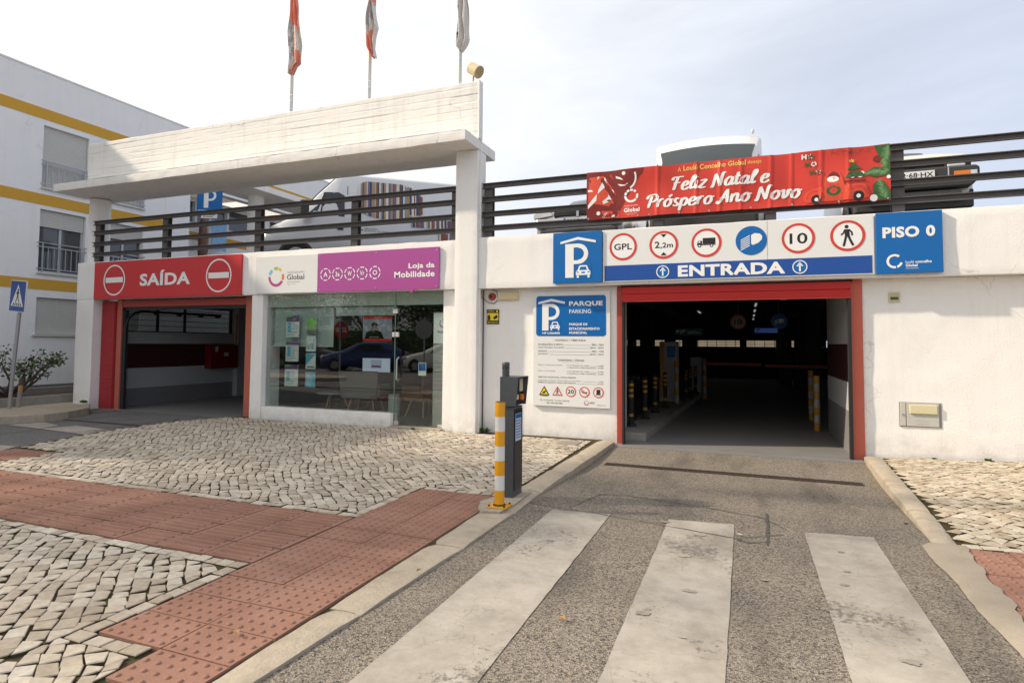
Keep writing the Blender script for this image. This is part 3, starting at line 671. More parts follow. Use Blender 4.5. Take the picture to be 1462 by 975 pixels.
weed(2.2, 8.98, .05, .04, 30, 'small weed at the wall foot right of the meter cupboard')
weed(2.75, 8.98, .07, .05, 60, 'larger strip of weeds along the foot of the right white wall')
weed(-12.95, 8.62, .14, .10, 50, 'weed tuft on the kerb in front of the far left white pillar')
weed(-1.92, 6.1, -.02, .05, 30, 'weed in the gutter beside the left kerb behind the ticket machine')
weed(-1.85, 5.42, -.02, .03, 16, 'tiny weed in the gutter at the foot of the ticket machine')
weed(1.24, 5.9, -.02, .03, 20, 'tiny weed in the gutter of the right kerb')
# left island: kerb, planter --------------------------------------------
isl = thing('exit_island', (-13, 7.5, 0), kind='structure')
pts = [(-12.35, 5.6), (-12.05, 6.6), (-11.80, 7.15), (-11.84, 7.6), (-12.15, 8.2), (-12.9, 8.72)]
for i in range(len(pts)-1):
    a, b = pts[i], pts[i+1]; d = math.hypot(b[0]-a[0], b[1]-a[1]); nx, ny = -(b[1]-a[1])/d*.16, (b[0]-a[0])/d*.16
    m = MB(); q = [a, b, (b[0]+nx, b[1]+ny), (a[0]+nx, a[1]+ny)]
    m.add([(x, y, -.1) for x, y in q]+[(x, y, .12) for x, y in q], [(3, 2, 1, 0), (4, 5, 6, 7), (0, 1, 5, 4), (1, 2, 6, 5), (2, 3, 7, 6), (3, 0, 4, 7)]).build('kerb_stone', kerbm, isl, bevel=.012, loc=(*a, 0))
top = [(-12.45, 5.5), (-12.2, 6.6), (-11.96, 7.15), (-12.0, 7.6), (-12.3, 8.15), (-13.0, 8.6), (-13.3, 9.0), (-17.0, 9.0), (-17, 5.5)]
MB().add([(x, y, .09) for x, y in top]+[(x, y, -.1) for x, y in top], [tuple(range(9))]+[(i, 9+i, 9+(i+1) % 9, (i+1) % 9) for i in range(9)]).build('island_paving', sand, isl)
pb = thing('planter_bed', (-15, 8.4, 0), 'long low concrete edged planting bed in front of the white apartment building', 'planter')
def edge_wall(a, b, w, z1, name='edging'):
    d = math.hypot(b[0]-a[0], b[1]-a[1]); nx, ny = -(b[1]-a[1])/d*w, (b[0]-a[0])/d*w; q = [a, b, (b[0]+nx, b[1]+ny), (a[0]+nx, a[1]+ny)]
    MB().add([(x, y, 0) for x, y in q]+[(x, y, z1) for x, y in q], [(3, 2, 1, 0), (4, 5, 6, 7), (0, 1, 5, 4), (1, 2, 6, 5), (2, 3, 7, 6), (3, 0, 4, 7)]).build(name, concrete, pb, bevel=.01)
edge_wall((-13.9, 6.2), (-13.9, 9.5), .12, .27); edge_wall((-15.5, 6.2), (-15.5, 11.0), .12, .33)
MB().box(-15.5, -14.02, 6.2, 11.0, .0, .2).build('soil', soil, pb)

# stains and litter on the crossing and ramp
stm = M('tan_oil_stain', (.36, .31, .235), .75, var=.25, vs=30); stm2 = M('grey_stain', (.26, .235, .20), .8, var=.25, vs=30)
for i, (x, y, r_, k) in enumerate([(-.33, 4.88, .055, 0), (-.40, 4.35, .055, 0), (-.32, 3.75, .045, 0), (-.52, 3.35, .05, 1), (-.30, 3.15, .025, 0), (.60, 4.45, .025, 1), (.55, 4.20, .030, 1), (.62, 4.85, .03, 1), (-.62, 5.11, .05, 1), (.10, 4.1, .03, 1), (-1.35, 4.3, .04, 1), (.7, 3.3, .05, 1)]):
    rq = random.Random(i); n = 16; P = []
    for j in range(n):
        a = 6.283*j/n; q = r_*rq.uniform(.7, 1.2); q *= .72; X_, Y_ = x+q*math.cos(a)*1.2, y+q*math.sin(a)*.8; P.append((X_, Y_, float(rough_road(np.array(X_), np.array(Y_)))+.0085))
    MB().add(P, [tuple(range(n))]).build('stain', (stm, stm2)[k], drive, recalc=False)
for i, (x, y, z, c) in enumerate([(-.05, 4.98, 0, 0), (-1.9, 3.35, .03, 1), (-2.3, 2.3, .04, 1), (-3.4, 3.8, .04, 1), (.9, 6.3, -.02, 1), (-1.6, 6.6, -.03, 1), (-.9, 3.1, .01, 1), (1.1, 4.6, .01, 1)]):
    rq = random.Random(i+50); a = rq.uniform(0, 6); s_ = .028; u1 = (math.cos(a)*s_, math.sin(a)*s_); u2 = (-u1[1]*.5, u1[0]*.5)
    MB().add([(x-u1[0], y-u1[1], z+.012), (x+u2[0], y+u2[1], z+.02), (x+u1[0], y+u1[1], z+.012), (x-u2[0], y-u2[1], z+.016)], [(0, 1, 2, 3)]).build('paper_scrap' if c == 0 else 'fallen_leaf', (printw, M('dry_leaf_%d' % i, (.30, .17, .06), .7, var=.3, vs=30))[c], recalc=False, loc=(x, y, z),
        label=['tiny white paper scrap beside the sealed crack in the ramp', 'dry leaf lying on the left kerb stone', 'dry leaf on the studded red tiles near the front', 'dry leaf on the ribbed red tiles', 'dry leaf on the ramp near the right kerb', 'dry leaf on the ramp near the left kerb', 'dry leaf between the first two crossing stripes', 'dry leaf right of the third crossing stripe'][i], cat='paper scrap' if c == 0 else 'leaf')
# ------------------------------------------------------------------ parking building
FY = 8.80
pb_ = thing('parking_building', (-4.2, 9.0, 0), 'low white plastered parking building with a red exit doorway, shop window and wide entrance', 'building')
def wallbox(name, b, mat=plaster, bevel=.012): return MB().box(*b).build(name, mat, pb_, bevel=bevel)
def rough_front(name, x0, x1, z0, z1, y0, y1, mat=plaster, amp=.006, seed=0, step=.055, boards=0):
    """solid block whose front face (towards -Y) is gently uneven"""
    nx = max(3, int((x1-x0)/(step*(1.6 if boards else 1)))+1); nz = max(3, int((z1-z0)/(step*(.28 if boards else 1)))+1)
    X, Z = np.meshgrid(np.linspace(x0, x1, nx), np.linspace(z0, z1, nz))
    D = amp*(vnoise(X*2.1, Z*2.1, seed)-.5)*2+amp*.8*(vnoise(X*6.3, Z*7.1, seed+1)-.5)
    if boards:
        bi = np.floor((Z-z0)/boards).astype(int); fr = (Z-z0)/boards-bi
        sh = np.floor((X+bi*1.37)/2.35).astype(int)
        hh = ((bi*73856093) ^ (sh*19349663)) % 97/97.
        D = D*.4+(hh-.5)*.009+.008*np.exp(-((np.minimum(fr, 1-fr))/.055)**2)*np.clip((vnoise(X*1.3, bi*3.7, seed+4)-.22)*4, 0, 1)
        D = D-.004*(vnoise(X*9, Z*26, seed+2)-.5)
    edge = np.minimum(np.minimum(X-x0, x1-X), np.minimum(Z-z0, z1-Z)); D = D+np.where(edge < 1e-4, .008, 0)
    edge_w = .02*(vnoise(X*4, Z*0+seed, seed+7)-.5)
    Y = y0+D
    m = MB(); m.add(list(zip(X.ravel(), Y.ravel(), (Z+np.where(Z >= z1-1e-5, edge_w*.5, 0)).ravel())), [(j*nx+i, j*nx+i+1, (j+1)*nx+i+1, (j+1)*nx+i) for j in range(nz-1) for i in range(nx-1)], 0, True)
    V = list(m.v); rg_ = [i for i in range(nx)]+[j*nx+nx-1 for j in range(1, nz)]+[(nz-1)*nx+i for i in range(nx-2, -1, -1)]+[j*nx for j in range(nz-2, 0, -1)]
    k = len(rg_); t = [V[i] for i in rg_]; m.add(t+[(x, y1, z) for x, y, z in t], [(i, k+i, k+(i+1) % k, (i+1) % k) for i in range(k)]+[tuple(range(k, 2*k))])
    return m.build(name, mat, pb_)
# left pillar, jambs
rough_front('pillar', -13.58, -13.05, -.05, 2.33, FY, 9.60, seed=1)
rough_front('pillar', -8.68, -8.42, -.05, 2.33, FY+.02, 9.30, seed=2)
rough_front('fascia', -13.60, -4.405, 2.335, 3.14, FY, 9.15, seed=3)
rough_front('pillar', -4.66, -4.405, -.05, 2.33, FY+.10, 9.3, seed=4)
rough_front('column', -4.40, -4.01, -.05, 4.60, FY-.012, 9.12, seed=5, amp=.004)
rough_front('window_sill_wall', -8.42, -5.62, -.05, .245, FY+.04, 9.08, seed=6, amp=.004)
rough_front('fascia', -4.005, 8.5, 2.335, 3.16, FY+.05, 9.20, seed=7)
rough_front('wall', -4.005, -1.79, -.05, 2.33, 9.05, 9.30, seed=8)
rough_front('wall', 1.46, 8.5, -.05, 2.33, 9.05, 9.30, seed=9)
wallbox('lintel_beam', (-13.04, -8.69, 2.31, 2.334, 8.86, 9.3))
# garage interior ---------------------------------------------------------
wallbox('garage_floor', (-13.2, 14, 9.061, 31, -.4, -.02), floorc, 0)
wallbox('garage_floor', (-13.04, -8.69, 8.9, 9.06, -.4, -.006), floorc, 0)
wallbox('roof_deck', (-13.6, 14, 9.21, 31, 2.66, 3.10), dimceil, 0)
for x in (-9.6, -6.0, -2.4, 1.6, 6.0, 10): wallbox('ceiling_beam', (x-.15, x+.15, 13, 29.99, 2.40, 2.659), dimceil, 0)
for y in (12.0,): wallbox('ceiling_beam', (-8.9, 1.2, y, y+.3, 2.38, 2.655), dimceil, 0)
# right interior wall with painted bands: each band its own stretch of wall
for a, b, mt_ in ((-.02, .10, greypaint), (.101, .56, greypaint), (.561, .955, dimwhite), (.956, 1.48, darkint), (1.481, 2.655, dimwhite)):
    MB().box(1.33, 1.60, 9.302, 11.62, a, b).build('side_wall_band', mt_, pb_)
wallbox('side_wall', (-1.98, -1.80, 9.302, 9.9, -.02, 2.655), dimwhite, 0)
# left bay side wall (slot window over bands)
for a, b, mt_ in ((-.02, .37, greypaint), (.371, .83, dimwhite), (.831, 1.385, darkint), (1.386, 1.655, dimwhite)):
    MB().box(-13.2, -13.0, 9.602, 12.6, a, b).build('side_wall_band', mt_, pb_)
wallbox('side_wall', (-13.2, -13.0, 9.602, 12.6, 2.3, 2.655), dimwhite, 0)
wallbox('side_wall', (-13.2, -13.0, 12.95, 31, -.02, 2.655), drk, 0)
wallbox('column', (-13.2, -12.85, 12.6, 12.95, -.02, 2.655), dimwhite, .01)
sw = MB(); sw.box(-13.12, -13.06, 9.602, 12.6, 1.656, 1.68); sw.box(-13.12, -13.06, 9.602, 12.6, 2.275, 2.299)
for y in (10.35, 11.1, 12.55): sw.box(-13.12, -13.06, y, y+.035, 1.68, 2.275)
MB().box(-13.075, -13.07, 9.602, 12.6, 1.68, 2.275).build('dusty_pane', glassmat('dusty_glass', (.42, .43, .42), 1.0), pb_)
for z in (1.80, 1.93, 2.06, 2.19): sw.box(-13.10, -13.085, 9.602, 12.6, z, z+.012)
sw.build('slot_window_frame', machine_d, pb_)
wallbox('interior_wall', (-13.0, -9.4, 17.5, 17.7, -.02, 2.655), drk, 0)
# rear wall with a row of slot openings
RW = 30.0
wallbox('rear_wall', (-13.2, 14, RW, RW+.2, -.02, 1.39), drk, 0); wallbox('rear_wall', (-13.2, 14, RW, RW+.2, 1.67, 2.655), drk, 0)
pr0 = None
for i, x in enumerate(np.arange(-13.2, 14, 2.6)):
    w = [.7, .3, 1.0, .4][i % 4]
    MB().box(x, x+w, RW+.002, RW+.198, 1.391, 1.669).build('rear_pier', drk, pb_)
sb = MB()
for z in (1.45, 1.52, 1.59): sb.box(-13.2, 14, RW+.04, RW+.06, z, z+.02)
for x in np.arange(-13.0, 14, .42): sb.box(x, x+.03, RW+.07, RW+.1, 1.391, 1.669)
sb.build('slot_bars', machine_d, pb_)
wallbox('side_wall', (13.8, 14, 9.3, 30, -.02, 2.655), drk, 0)
wallbox('side_wall', (1.33, 1.60, 24, 29.9, -.02, 2.655), drk, 0)
for i, (x, y) in enumerate([(-2.75, 13.2), (-2.75, 18.6), (-2.75, 24.6), (1.75, 18.6), (1.9, 24.2), (-7.5, 19), (-7.5, 25), (6.5, 20), (6.5, 26), (-11, 22)]):
    wallbox('interior_column', (x-.2, x+.2, y-.2, y+.2, -.02, 2.655), drk, .01)
# shop partitions
wallbox('shop_floor', (-8.42, -4.0, 9.081, 12.6, -.02, .03), floorc, 0)
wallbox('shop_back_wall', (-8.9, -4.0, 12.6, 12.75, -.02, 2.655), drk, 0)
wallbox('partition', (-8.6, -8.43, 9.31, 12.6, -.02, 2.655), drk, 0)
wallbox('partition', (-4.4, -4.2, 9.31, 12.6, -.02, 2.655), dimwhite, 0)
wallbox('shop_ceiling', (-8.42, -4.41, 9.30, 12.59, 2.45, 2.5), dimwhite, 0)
# doorway posts and rolled shutters
def doorway(name, lab, xl, xr, base, wl, wr, redpanel):
    t = thing(name, ((xl+xr)/2, 9.0, 0), lab, 'doorway'); y0, y1 = 9.03, 9.14
    MB().box(xl, xl+wl, y0, y1, base, 2.33).build('post', salmon if redpanel else redmetal, t, bevel=.005)
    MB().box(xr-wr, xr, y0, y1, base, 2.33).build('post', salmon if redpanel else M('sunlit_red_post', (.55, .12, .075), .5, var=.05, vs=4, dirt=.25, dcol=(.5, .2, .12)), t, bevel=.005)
    return t
ex = doorway('exit_doorway', 'red framed exit doorway with its shutter rolled up under the red exit sign', -12.62, -8.70, -.02, .14, .33, True)
crimson = M('crimson_panel_paint', (.40, .028, .032), .45, var=.05, vs=4, dirt=.2, dcol=(.25, .03, .03))
MB().box(-13.04, -12.63, 9.0, 9.06, -.02, 2.305).build('side_panel', crimson, ex)
pz = -.01; sl0 = None
while pz < 2.2:
    if sl0 is None: sl0 = MB().box(-13.03, -12.64, 8.985, 8.999, pz, pz+.052).build('slat', crimson, ex, loc=(-12.8, 8.99, pz), bevel=.004, segs=1)
    else: c = cp(sl0, ex); c.location.z += pz+.01
    pz += .058
MB().box(-12.48, -9.03, 9.04, 9.12, 2.17, 2.305).build('shutter_housing', redmetal, ex, bevel=.004)
MB().box(-12.48, -9.03, 9.06, 9.09, 2.10, 2.168).build('bottom_rail', black, ex, bevel=.004)
m = MB(); m.tube([(-12.42, 9.08, 0), (-12.42, 9.08, 1.75)], .035, 8); m.tube([(-12.42, 9.08, 1.75), (-12.42, 9.14, 1.93), (-12.42, 9.28, 2.05), (-12.42, 9.45, 2.10), (-12.42, 11.6, 2.10)], .03, 8); m.build('curved_track', black, ex)
MB().box(-12.475, -12.41, 9.06, 9.14, -.02, 2.16).build('guide_track', rubber, ex)
for y in (9.8, 10.4, 11.0, 11.5): MB().cyl((-12.47, y, 2.06), (-12.37, y, 2.06), .035, n=10).build('roller', black, ex)
en = doorway('entrance_doorway', 'wide red framed car entrance with a bright red shutter rolled up above', -1.79, 1.455, -.05, .09, .14, False)
for i in range(2):
    MB().box(-1.695, 1.31, 8.955-.006*i, 9.03, 2.20-.105*i, 2.302-.105*i).build('slat', redgloss, en, bevel=.006)
MB().box(-1.69, 1.31, 8.95, 9.03, 2.083, 2.094).build('bottom_rail', redmetal, en)
MB().box(-1.72, 1.34, 8.99, 9.04, 2.303, 2.325).build('shutter_gap', machine_d, en)
MB().box(-1.699, -1.67, 8.96, 9.05, -.04, 2.09).build('guide_track', rubber, en); MB().box(1.275, 1.314, 8.96, 9.05, -.04, 2.09).build('guide_track', rubber, en)
for i, x in enumerate((.55, .78, 1.0)): MB().box(x, x+.09, 10.5-.35*i, 10.6-.35*i, 2.18+.02*i, 2.28+.02*i).build('guide_bracket', alum, en)
MB().box(-1.79, 1.3, 9.31, 10.9, 2.30, 2.32).build('overhead_door_panel', dimwhite, en)

# concrete canopy frame -----------------------------------------------------
cn = thing('concrete_canopy', (-8.8, 8.9, 4.6), 'long white board marked concrete beam and slab carried over the railing', 'canopy')
keep = pb_; pb_ = cn
rough_front('upright', -13.40, -4.012, 4.775, 5.74, 8.795, 8.93, mat=concrete_w, seed=31, step=.035, boards=.125, amp=.006)
pb_ = keep
def slab(name, x0, x1, y0, y1, z0, z1, parent, seed):
    m = MB(); nx = int((x1-x0)/.06)+1; ny = int((y1-y0)/.06)+1
    X, Y = np.meshgrid(np.linspace(x0, x1, nx), np.linspace(y0, y1, ny))
    bi = np.floor((Y-y0)/.13).astype(int); fr = (Y-y0)/.13-bi
    Z = z0+.006*(((bi*7919) % 13)/13.-.5)-.006*np.exp(-(np.minimum(fr, 1-fr)/.12)**2)*(vnoise(X*.9, Y*8, seed) > .35)+.004*(vnoise(X*3, Y*6, seed)-.5)
    m.add(list(zip(X.ravel(), Y.ravel(), Z.ravel())), [(j*nx+i, (j+1)*nx+i, (j+1)*nx+i+1, j*nx+i+1) for j in range(ny-1) for i in range(nx-1)], 0, True)
    # uneven front edge
    X, ZZ = np.meshgrid(np.linspace(x0, x1, nx), np.linspace(0, 1, 6))
    Zt = z1+.012*(vnoise(X*3.1, X*0+1, seed)-.5); Zb = Z[0][None, :]-.004; ZF = Zb*(1-ZZ)+Zt*ZZ; YF = y0+.010*(vnoise(X*7, ZZ*3, seed+3)-.5)+np.where((ZZ < .01) | (ZZ > .99), .006, 0)
    m.add(list(zip(X.ravel(), YF.ravel(), ZF.ravel())), [(j*nx+i, j*nx+i+1, (j+1)*nx+i+1, (j+1)*nx+i) for j in range(5) for i in range(nx-1)], 0, True)
    m.add([(x0, y0, z1), (x1, y0, z1), (x1, y1, z1), (x0, y1, z1)], [(0, 1, 2, 3)])
    m.add([(x1, y0, z0), (x1, y1, z0), (x1, y1, z1), (x1, y0, z1)], [(0, 1, 2, 3)]); m.add([(x0, y1, z0), (x0, y0, z0), (x0, y0, z1), (x0, y1, z1)], [(0, 1, 2, 3)]); m.add([(x1, y1, z0), (x0, y1, z0), (x0, y1, z1), (x1, y1, z1)], [(0, 1, 2, 3)])
    return m.build(name, concrete_w, parent, recalc=False)
slab('slab', -13.70, -4.005, 8.30, 9.50, 4.61, 4.77, cn, 5)
MB().lathe((-13.47, 9.16, 3.10), [(.235, 0), (.23, .04), (.207, .12), (.205, 1.49)], 24).build('round_column', plaster, cn)
MB().box(-4.008, -3.985, 8.88, 8.90, .02, 5.75).build('conduit', plaster, cn)
MB().box(-4.02, -3.99, 8.79, 8.93, 4.79, 5.75).build('edge_strip', plaster, cn, bevel=.004)
rc = thing('rear_canopy', (-12.5, 13, 3.1), 'second flat concrete canopy on a round white column behind the railing', 'canopy')
slab('slab', -13.05, -11.86, 11.6, 18, 5.44, 5.60, rc, 8)
MB().lathe((-12.50, 12.75, 3.10), [(.21, 0), (.205, 2.338)], 24).build('round_column', plaster, rc)

# railings ---------------------------------------------------------------------
def railing(name, lab, x0, x1, posts, y):
    t = thing(name, ((x0+x1)/2, y, 3.15), lab, 'railing')
    for k, (za, zb) in enumerate([(3.985, 4.07), (3.755, 3.845), (3.515, 3.60), (3.285, 3.37)]):
        m = MB(); m.box(x0, x1, y-.055, y+.0, zb-.012, zb); m.box(x0, x1, y-.012, y, za, zb-.012); m.box(x0, x1, y-.045, y, za, za+.010)
        m.build('rail', railm, t, bevel=.002, segs=1)
    for i, px in enumerate(posts):
        m = MB(); m.box(px-.07, px+.07, y+.003, y+.013, 3.10, 4.04); m.box(px-.07, px+.07, y+.103, y+.113, 3.10, 4.04); m.box(px-.008, px+.008, y+.013, y+.103, 3.10, 4.04)
        p = m.build('post', railm, t)
        bm_ = MB()
        for z in (4.02, 3.79, 3.55, 3.32):
            for dx in (-.035, .035): bm_.cyl((px+dx, y-.012, z), (px+dx, y-.020, z), .010, n=8)
        bm_.build('bolts', railrust, p)
    return t
railing('railing', 'dark steel railing of four rails under the concrete beam', -13.36, -4.42, (-13.27, -11.22, -8.75, -6.52, -4.50), 8.98)
railing('railing', 'dark steel railing of four rails right of the tall pillar, carrying the red banner', -3.995, 8.4, (-3.90, -1.16, .36, 1.88, 3.9, 6.0), 8.98)

bw = thing('boundary_wall', (-2, 37, 0), 'beige wall seen through the slot openings at the back of the garage', 'wall')
MB().box(-14, 3.2, 37, 37.3, -.1, 4.2).build('wall', M('beige_garden_wall', (.30, .26, .19), .9, var=.3, vs=2), bw)
# ------------------------------------------------------------------ signs
def board(name, label, x0, x1, z0, z1, yb, yf, mat, cat='sign', bevel=.002, group=None):
    t = thing(name, ((x0+x1)/2, yb, z0), label, cat, group)
    MB().box(x0, x1, yf, yb, z0, z1).build('board', mat, t, bevel=bevel, segs=1)
    return t
def circle_c(mb, cx, cz, r, y, mat, n=14, gaps=None): pass
# exit sign
t = board('exit_sign', 'long red fascia sign reading SAÍDA between two white no entry circles', -12.98, -8.90, 2.33, 3.115, 8.795, 8.755, signred)
def noentry(cx, cz):
    m = MB(); m.ring(cx, cz, .295, .325, 8.7525, 0); m.rect(cx-.26, cx+.26, cz-.052, cz+.058, 8.7525, 0); m.build('no_entry_symbol', printw, t, recalc=False)
noentry(-12.36, 2.72); noentry(-9.46, 2.722)
text(MB(), 'SAÍDA', -11.60, -10.20, 2.575, 2.885, 8.7525, bold=.035).build('lettering', printw, t, recalc=False)
# municipal global white board
def swirl(mb, cx, cz, r, y, mats, w=.28, ez=1.0):
    ri = r*(1-w)
    segs = [(178, 330, mats[0]), (338, 378, mats[1]), (48, 74, mats[2]), (80, 108, mats[3]), (128, 166, mats[4])]
    for a0, a1, k in segs: mb.ring(cx, cz, ri, r, y, k, a0, a1, n=14, ez=ez)
t = board('municipal_logo_sign', 'white fascia sign with a broken ring logo and the word Global', -8.56, -7.135, 2.345, 3.035, 8.795, 8.772, signwhite)
m = MB(); swirl(m, -8.07, 2.65, .183, 8.7695, (0, 1, 2, 3, 4)); m.build('ring_logo', [mag1, ora1, yel1, green1, blu1], t, recalc=False)
m = MB(); text(m, 'Global', -7.82, -7.43, 2.588, 2.682, 8.7695, bold=.0)
text(m, 'loulé concelho', -7.81, -7.425, 2.705, 2.752, 8.7695, 1, bold=0)
text(m, 'Sustentabilidade', -7.81, -7.52, 2.537, 2.563, 8.7695, 1, bold=0); text(m, 'Ação. Futuro.', -7.81, -7.60, 2.493, 2.518, 8.7695, 1, bold=0)
m.build('lettering', [black, M('pale_grey_print', (.45, .44, .43), .5)], t, recalc=False)
# purple shop sign with speech tail
t = thing('shop_sign', (-5.9, 8.795, 2.35), 'purple fascia sign reading Loja da Mobilidade with five small round icons', 'sign')
P = [(-7.12, 2.343), (-5.268, 2.346), (-5.197, 2.285), (-5.125, 2.346), (-4.678, 2.350), (-4.678, 3.038), (-7.12, 3.034)]
n = len(P); MB().add([(x, 8.765, z) for x, z in P]+[(x, 8.795, z) for x, z in P], [tuple(range(n)), tuple(range(2*n-1, n-1, -1))]+[(i, n+i, n+(i+1) % n, (i+1) % n) for i in range(n)]).build('board', signpurple, t)
m = MB(); y = 8.762
text(m, 'Loja da', -5.255, -4.76, 2.672, 2.785, y, bold=.03); text(m, 'Mobilidade', -5.53, -4.757, 2.548, 2.652, y, bold=.03)
m.build('lettering', printw, t, recalc=False)
for i, (cx, s) in enumerate(zip((-6.951, -6.694, -6.436, -6.177, -5.917), ('A', '3a', 'W', 'Vr', 'O'))):
    m = MB()
    for a in range(0, 360, 60): m.ring(cx, 2.653, .095, .113, y, 0, a+8, a+52, n=6)
    text(m, s, cx-.045, cx+.045, 2.612, 2.695, y, bold=.02); m.build('icon', printw, t, recalc=False)
m = MB()
for x in (-7.08, -5.9, -4.72):
    for z in (2.39, 2.99): m.cyl((x, 8.765, z), (x, 8.76, z), .012, n=8)
m.build('screws', steel, t)
# small car pictogram
def car_icon(mb, x0, x1, z0, z1, y, w=0, b=1):
    W_ = x1-x0; H = z1-z0; f = lambda a, c: (x0+a*W_, z0+c*H)
    mb.plate([f(.0, .22), f(1, .22), f(1, .52), f(.88, .62), f(.78, .95), f(.70, 1), f(.30, 1), f(.22, .95), f(.12, .62), f(0, .52)], y, w)
    mb.plate([f(.24, .62), f(.76, .62), f(.69, .88), f(.31, .88)], y-.0008, b)
    mb.rect(*[f(.38, 0)[0], f(.62, 0)[0]], f(0, .36)[1], f(0, .48)[1], y-.0008, b)
    for a in (.06, .80): mb.rect(f(a, 0)[0], f(a+.14, 0)[0], z0, f(0, .20)[1], y, w)
    mb.plate([f(.05, .44), f(.2, .40), f(.2, .46), f(.05, .52)], y-.0008, b); mb.plate([f(.95, .44), f(.95, .52), f(.8, .46), f(.8, .40)], y-.0008, b)
def parking_P(mb, x0, x1, z0, z1, y, w=0):
    # P letter from outline, with hollow bowl
    W_ = x1-x0; H = z1-z0; s = .30*W_; bz = z0+.40*H; r = (z1-bz)/2; cx = x1-r; cz = (z1+bz)/2
    mb.rect(x0, x0+W_*.37, z0, z1, y, w)
    t_ = .11*H
    mb.rect(x0+W_*.37, cx, z1-t_, z1, y, w); mb.rect(x0+W_*.37, cx, bz, bz+t_, y, w)
    mb.ring(cx, cz, r-t_*1.15, r, y, w, -90, 90, n=18)
def roof_icon(mb, x0, x1, z0, zp, th, y, w=0):
    xm = (x0+x1)/2; mb.plate([(x0, z0), (x0, z0-th), (xm, zp-th*1.2), (x1, z0-th), (x1, z0), (xm, zp)][::1], y, w)
t = board('covered_parking_sign', 'square blue sign with a white P, roof and car, left end of the entrance boards', -2.725, -1.965, 2.375, 3.145, 8.845, 8.79, signblue)
y = 8.787; m = MB(); roof_icon(m, -2.607, -2.058, 3.005, 3.068, .034, y); parking_P(m, -2.530, -2.174, 2.453, 2.967, y); m.build('parking_letter', printw, t, recalc=False)
m = MB(); m.rect(-2.375, -2.125, 2.44, 2.642, 8.7862, 1); car_icon(m, -2.362, -2.139, 2.447, 2.636, 8.7852); m.build('car_symbol', [printw, signblue], t, recalc=False)
# main entrance board
t = board('entrance_sign', 'long white and blue board reading ENTRADA below a row of six round signs', -1.955, 1.565, 2.372, 3.145, 8.845, 8.815, signwhite)
t_en = t
MB().box(-1.93, 1.54, 8.811, 8.8149, 2.388, 2.615).build('blue_strip', signnavy, t)
y = 8.8085; m = MB(); text(m, 'ENTRADA', -.873, .522, 2.418, 2.580, y, bold=.04); m.build('lettering', printw, t, recalc=False)
for cx in (-1.084, .700):
    m = MB(); m.disc(cx, 2.498, .082, y, 1); m.ring(cx, 2.498, .078, .091, y-.0006, 0); m.rect(cx-.011, cx+.011, 2.438, 2.53, y-.0006, 0)
    m.plate([(cx-.042, 2.510), (cx, 2.565), (cx+.042, 2.510), (cx+.03, 2.503), (cx, 2.54), (cx-.03, 2.503)][::-1][::-1], y-.001, 0); m.build('up_arrow_symbol', [printw, signblue], t, recalc=False)
y = 8.8115
def roundel(cx, cz, kind, name):
    m = MB()
    if kind == 'lamp':
        m.disc(cx, cz, .20, y, 1)
        m.plate([(cx+.0, cz+.075), (cx-.0, cz-.045), (cx+.02, cz-.062), (cx+.09, cz-.035), (cx+.135, cz+.01), (cx+.14, cz+.055), (cx+.11, cz+.09), (cx+.04, cz+.10)], y-.0008, 2)
        for k in range(6):
            z_ = cz+.075-k*.027; m.plate([(cx-.135, z_-.062), (cx-.135, z_-.074), (cx-.018, z_-.010), (cx-.018, z_+.002)], y-.0008, 2)
        return m.build(name, [printred, signblue, printw, black], t_en, recalc=False)
    m.disc(cx, cz, .172, y, 2); m.ring(cx, cz, .168, .202, y-.0006, 0); yy = y-.001
    if kind == 'gpl': text(m, 'GPL', cx-.132, cx+.130, cz-.047, cz+.047, yy, 3, bold=.02)
    if kind == '22':
        text(m, '2', cx-.125, cx-.055, cz-.045, cz+.052, yy, 3, bold=.025); text(m, ',2m', cx-.045, cx+.132, cz-.058, cz+.032, yy, 3, bold=.02)
        m.plate([(cx-.045, cz+.155), (cx, cz+.105), (cx+.045, cz+.155)], yy, 3); m.plate([(cx-.045, cz-.155), (cx+.045, cz-.155), (cx, cz-.105)], yy, 3)
    if kind == 'truck':
        m.rect(cx-.048, cx+.122, cz-.020, cz+.068, yy, 3); m.rect(cx-.120, cx+.122, cz-.034, cz-.022, yy, 3)
        m.plate([(cx-.125, cz-.034), (cx-.055, cz-.034), (cx-.055, cz+.030), (cx-.105, cz+.030), (cx-.122, cz+.002)], yy, 3)
        m.plate([(cx-.108, cz+.002), (cx-.080, cz+.002), (cx-.080, cz+.021), (cx-.098, cz+.021)], yy-.0005, 2)
        for dx in (-.092, .070): m.disc(cx+dx, cz-.040, .024, yy-.0006, 3, n=20); m.disc(cx+dx, cz-.040, .012, yy-.001, 2, n=16)
    if kind == '10': text(m, '10', cx-.105, cx+.112, cz-.075, cz+.070, yy, 3, bold=.015)
    if kind == 'ped':
        m.disc(cx-.010, cz+.118, .024, yy, 3, n=18)
        m.plate([(cx-.035, cz+.085), (cx+.020, cz+.085), (cx+.026, cz+.0), (cx-.032, cz+.0)], yy, 3)
        m.line([(cx-.030, cz+.080), (cx-.048, cz+.035), (cx-.075, cz+.012)], .020, yy-.0004, 3); m.line([(cx+.016, cz+.080), (cx+.050, cz+.040), (cx+.052, cz+.0)], .020, yy-.0008, 3)
        m.line([(cx-.015, cz+.004), (cx-.030, cz-.06), (cx-.048, cz-.135)], .027, yy-.0012, 3); m.line([(cx+.008, cz+.004), (cx+.028, cz-.055), (cx+.062, cz-.130)], .027, yy-.0018, 3)
    return m.build(name, [printred, signblue, printw, black], t_en, recalc=False)
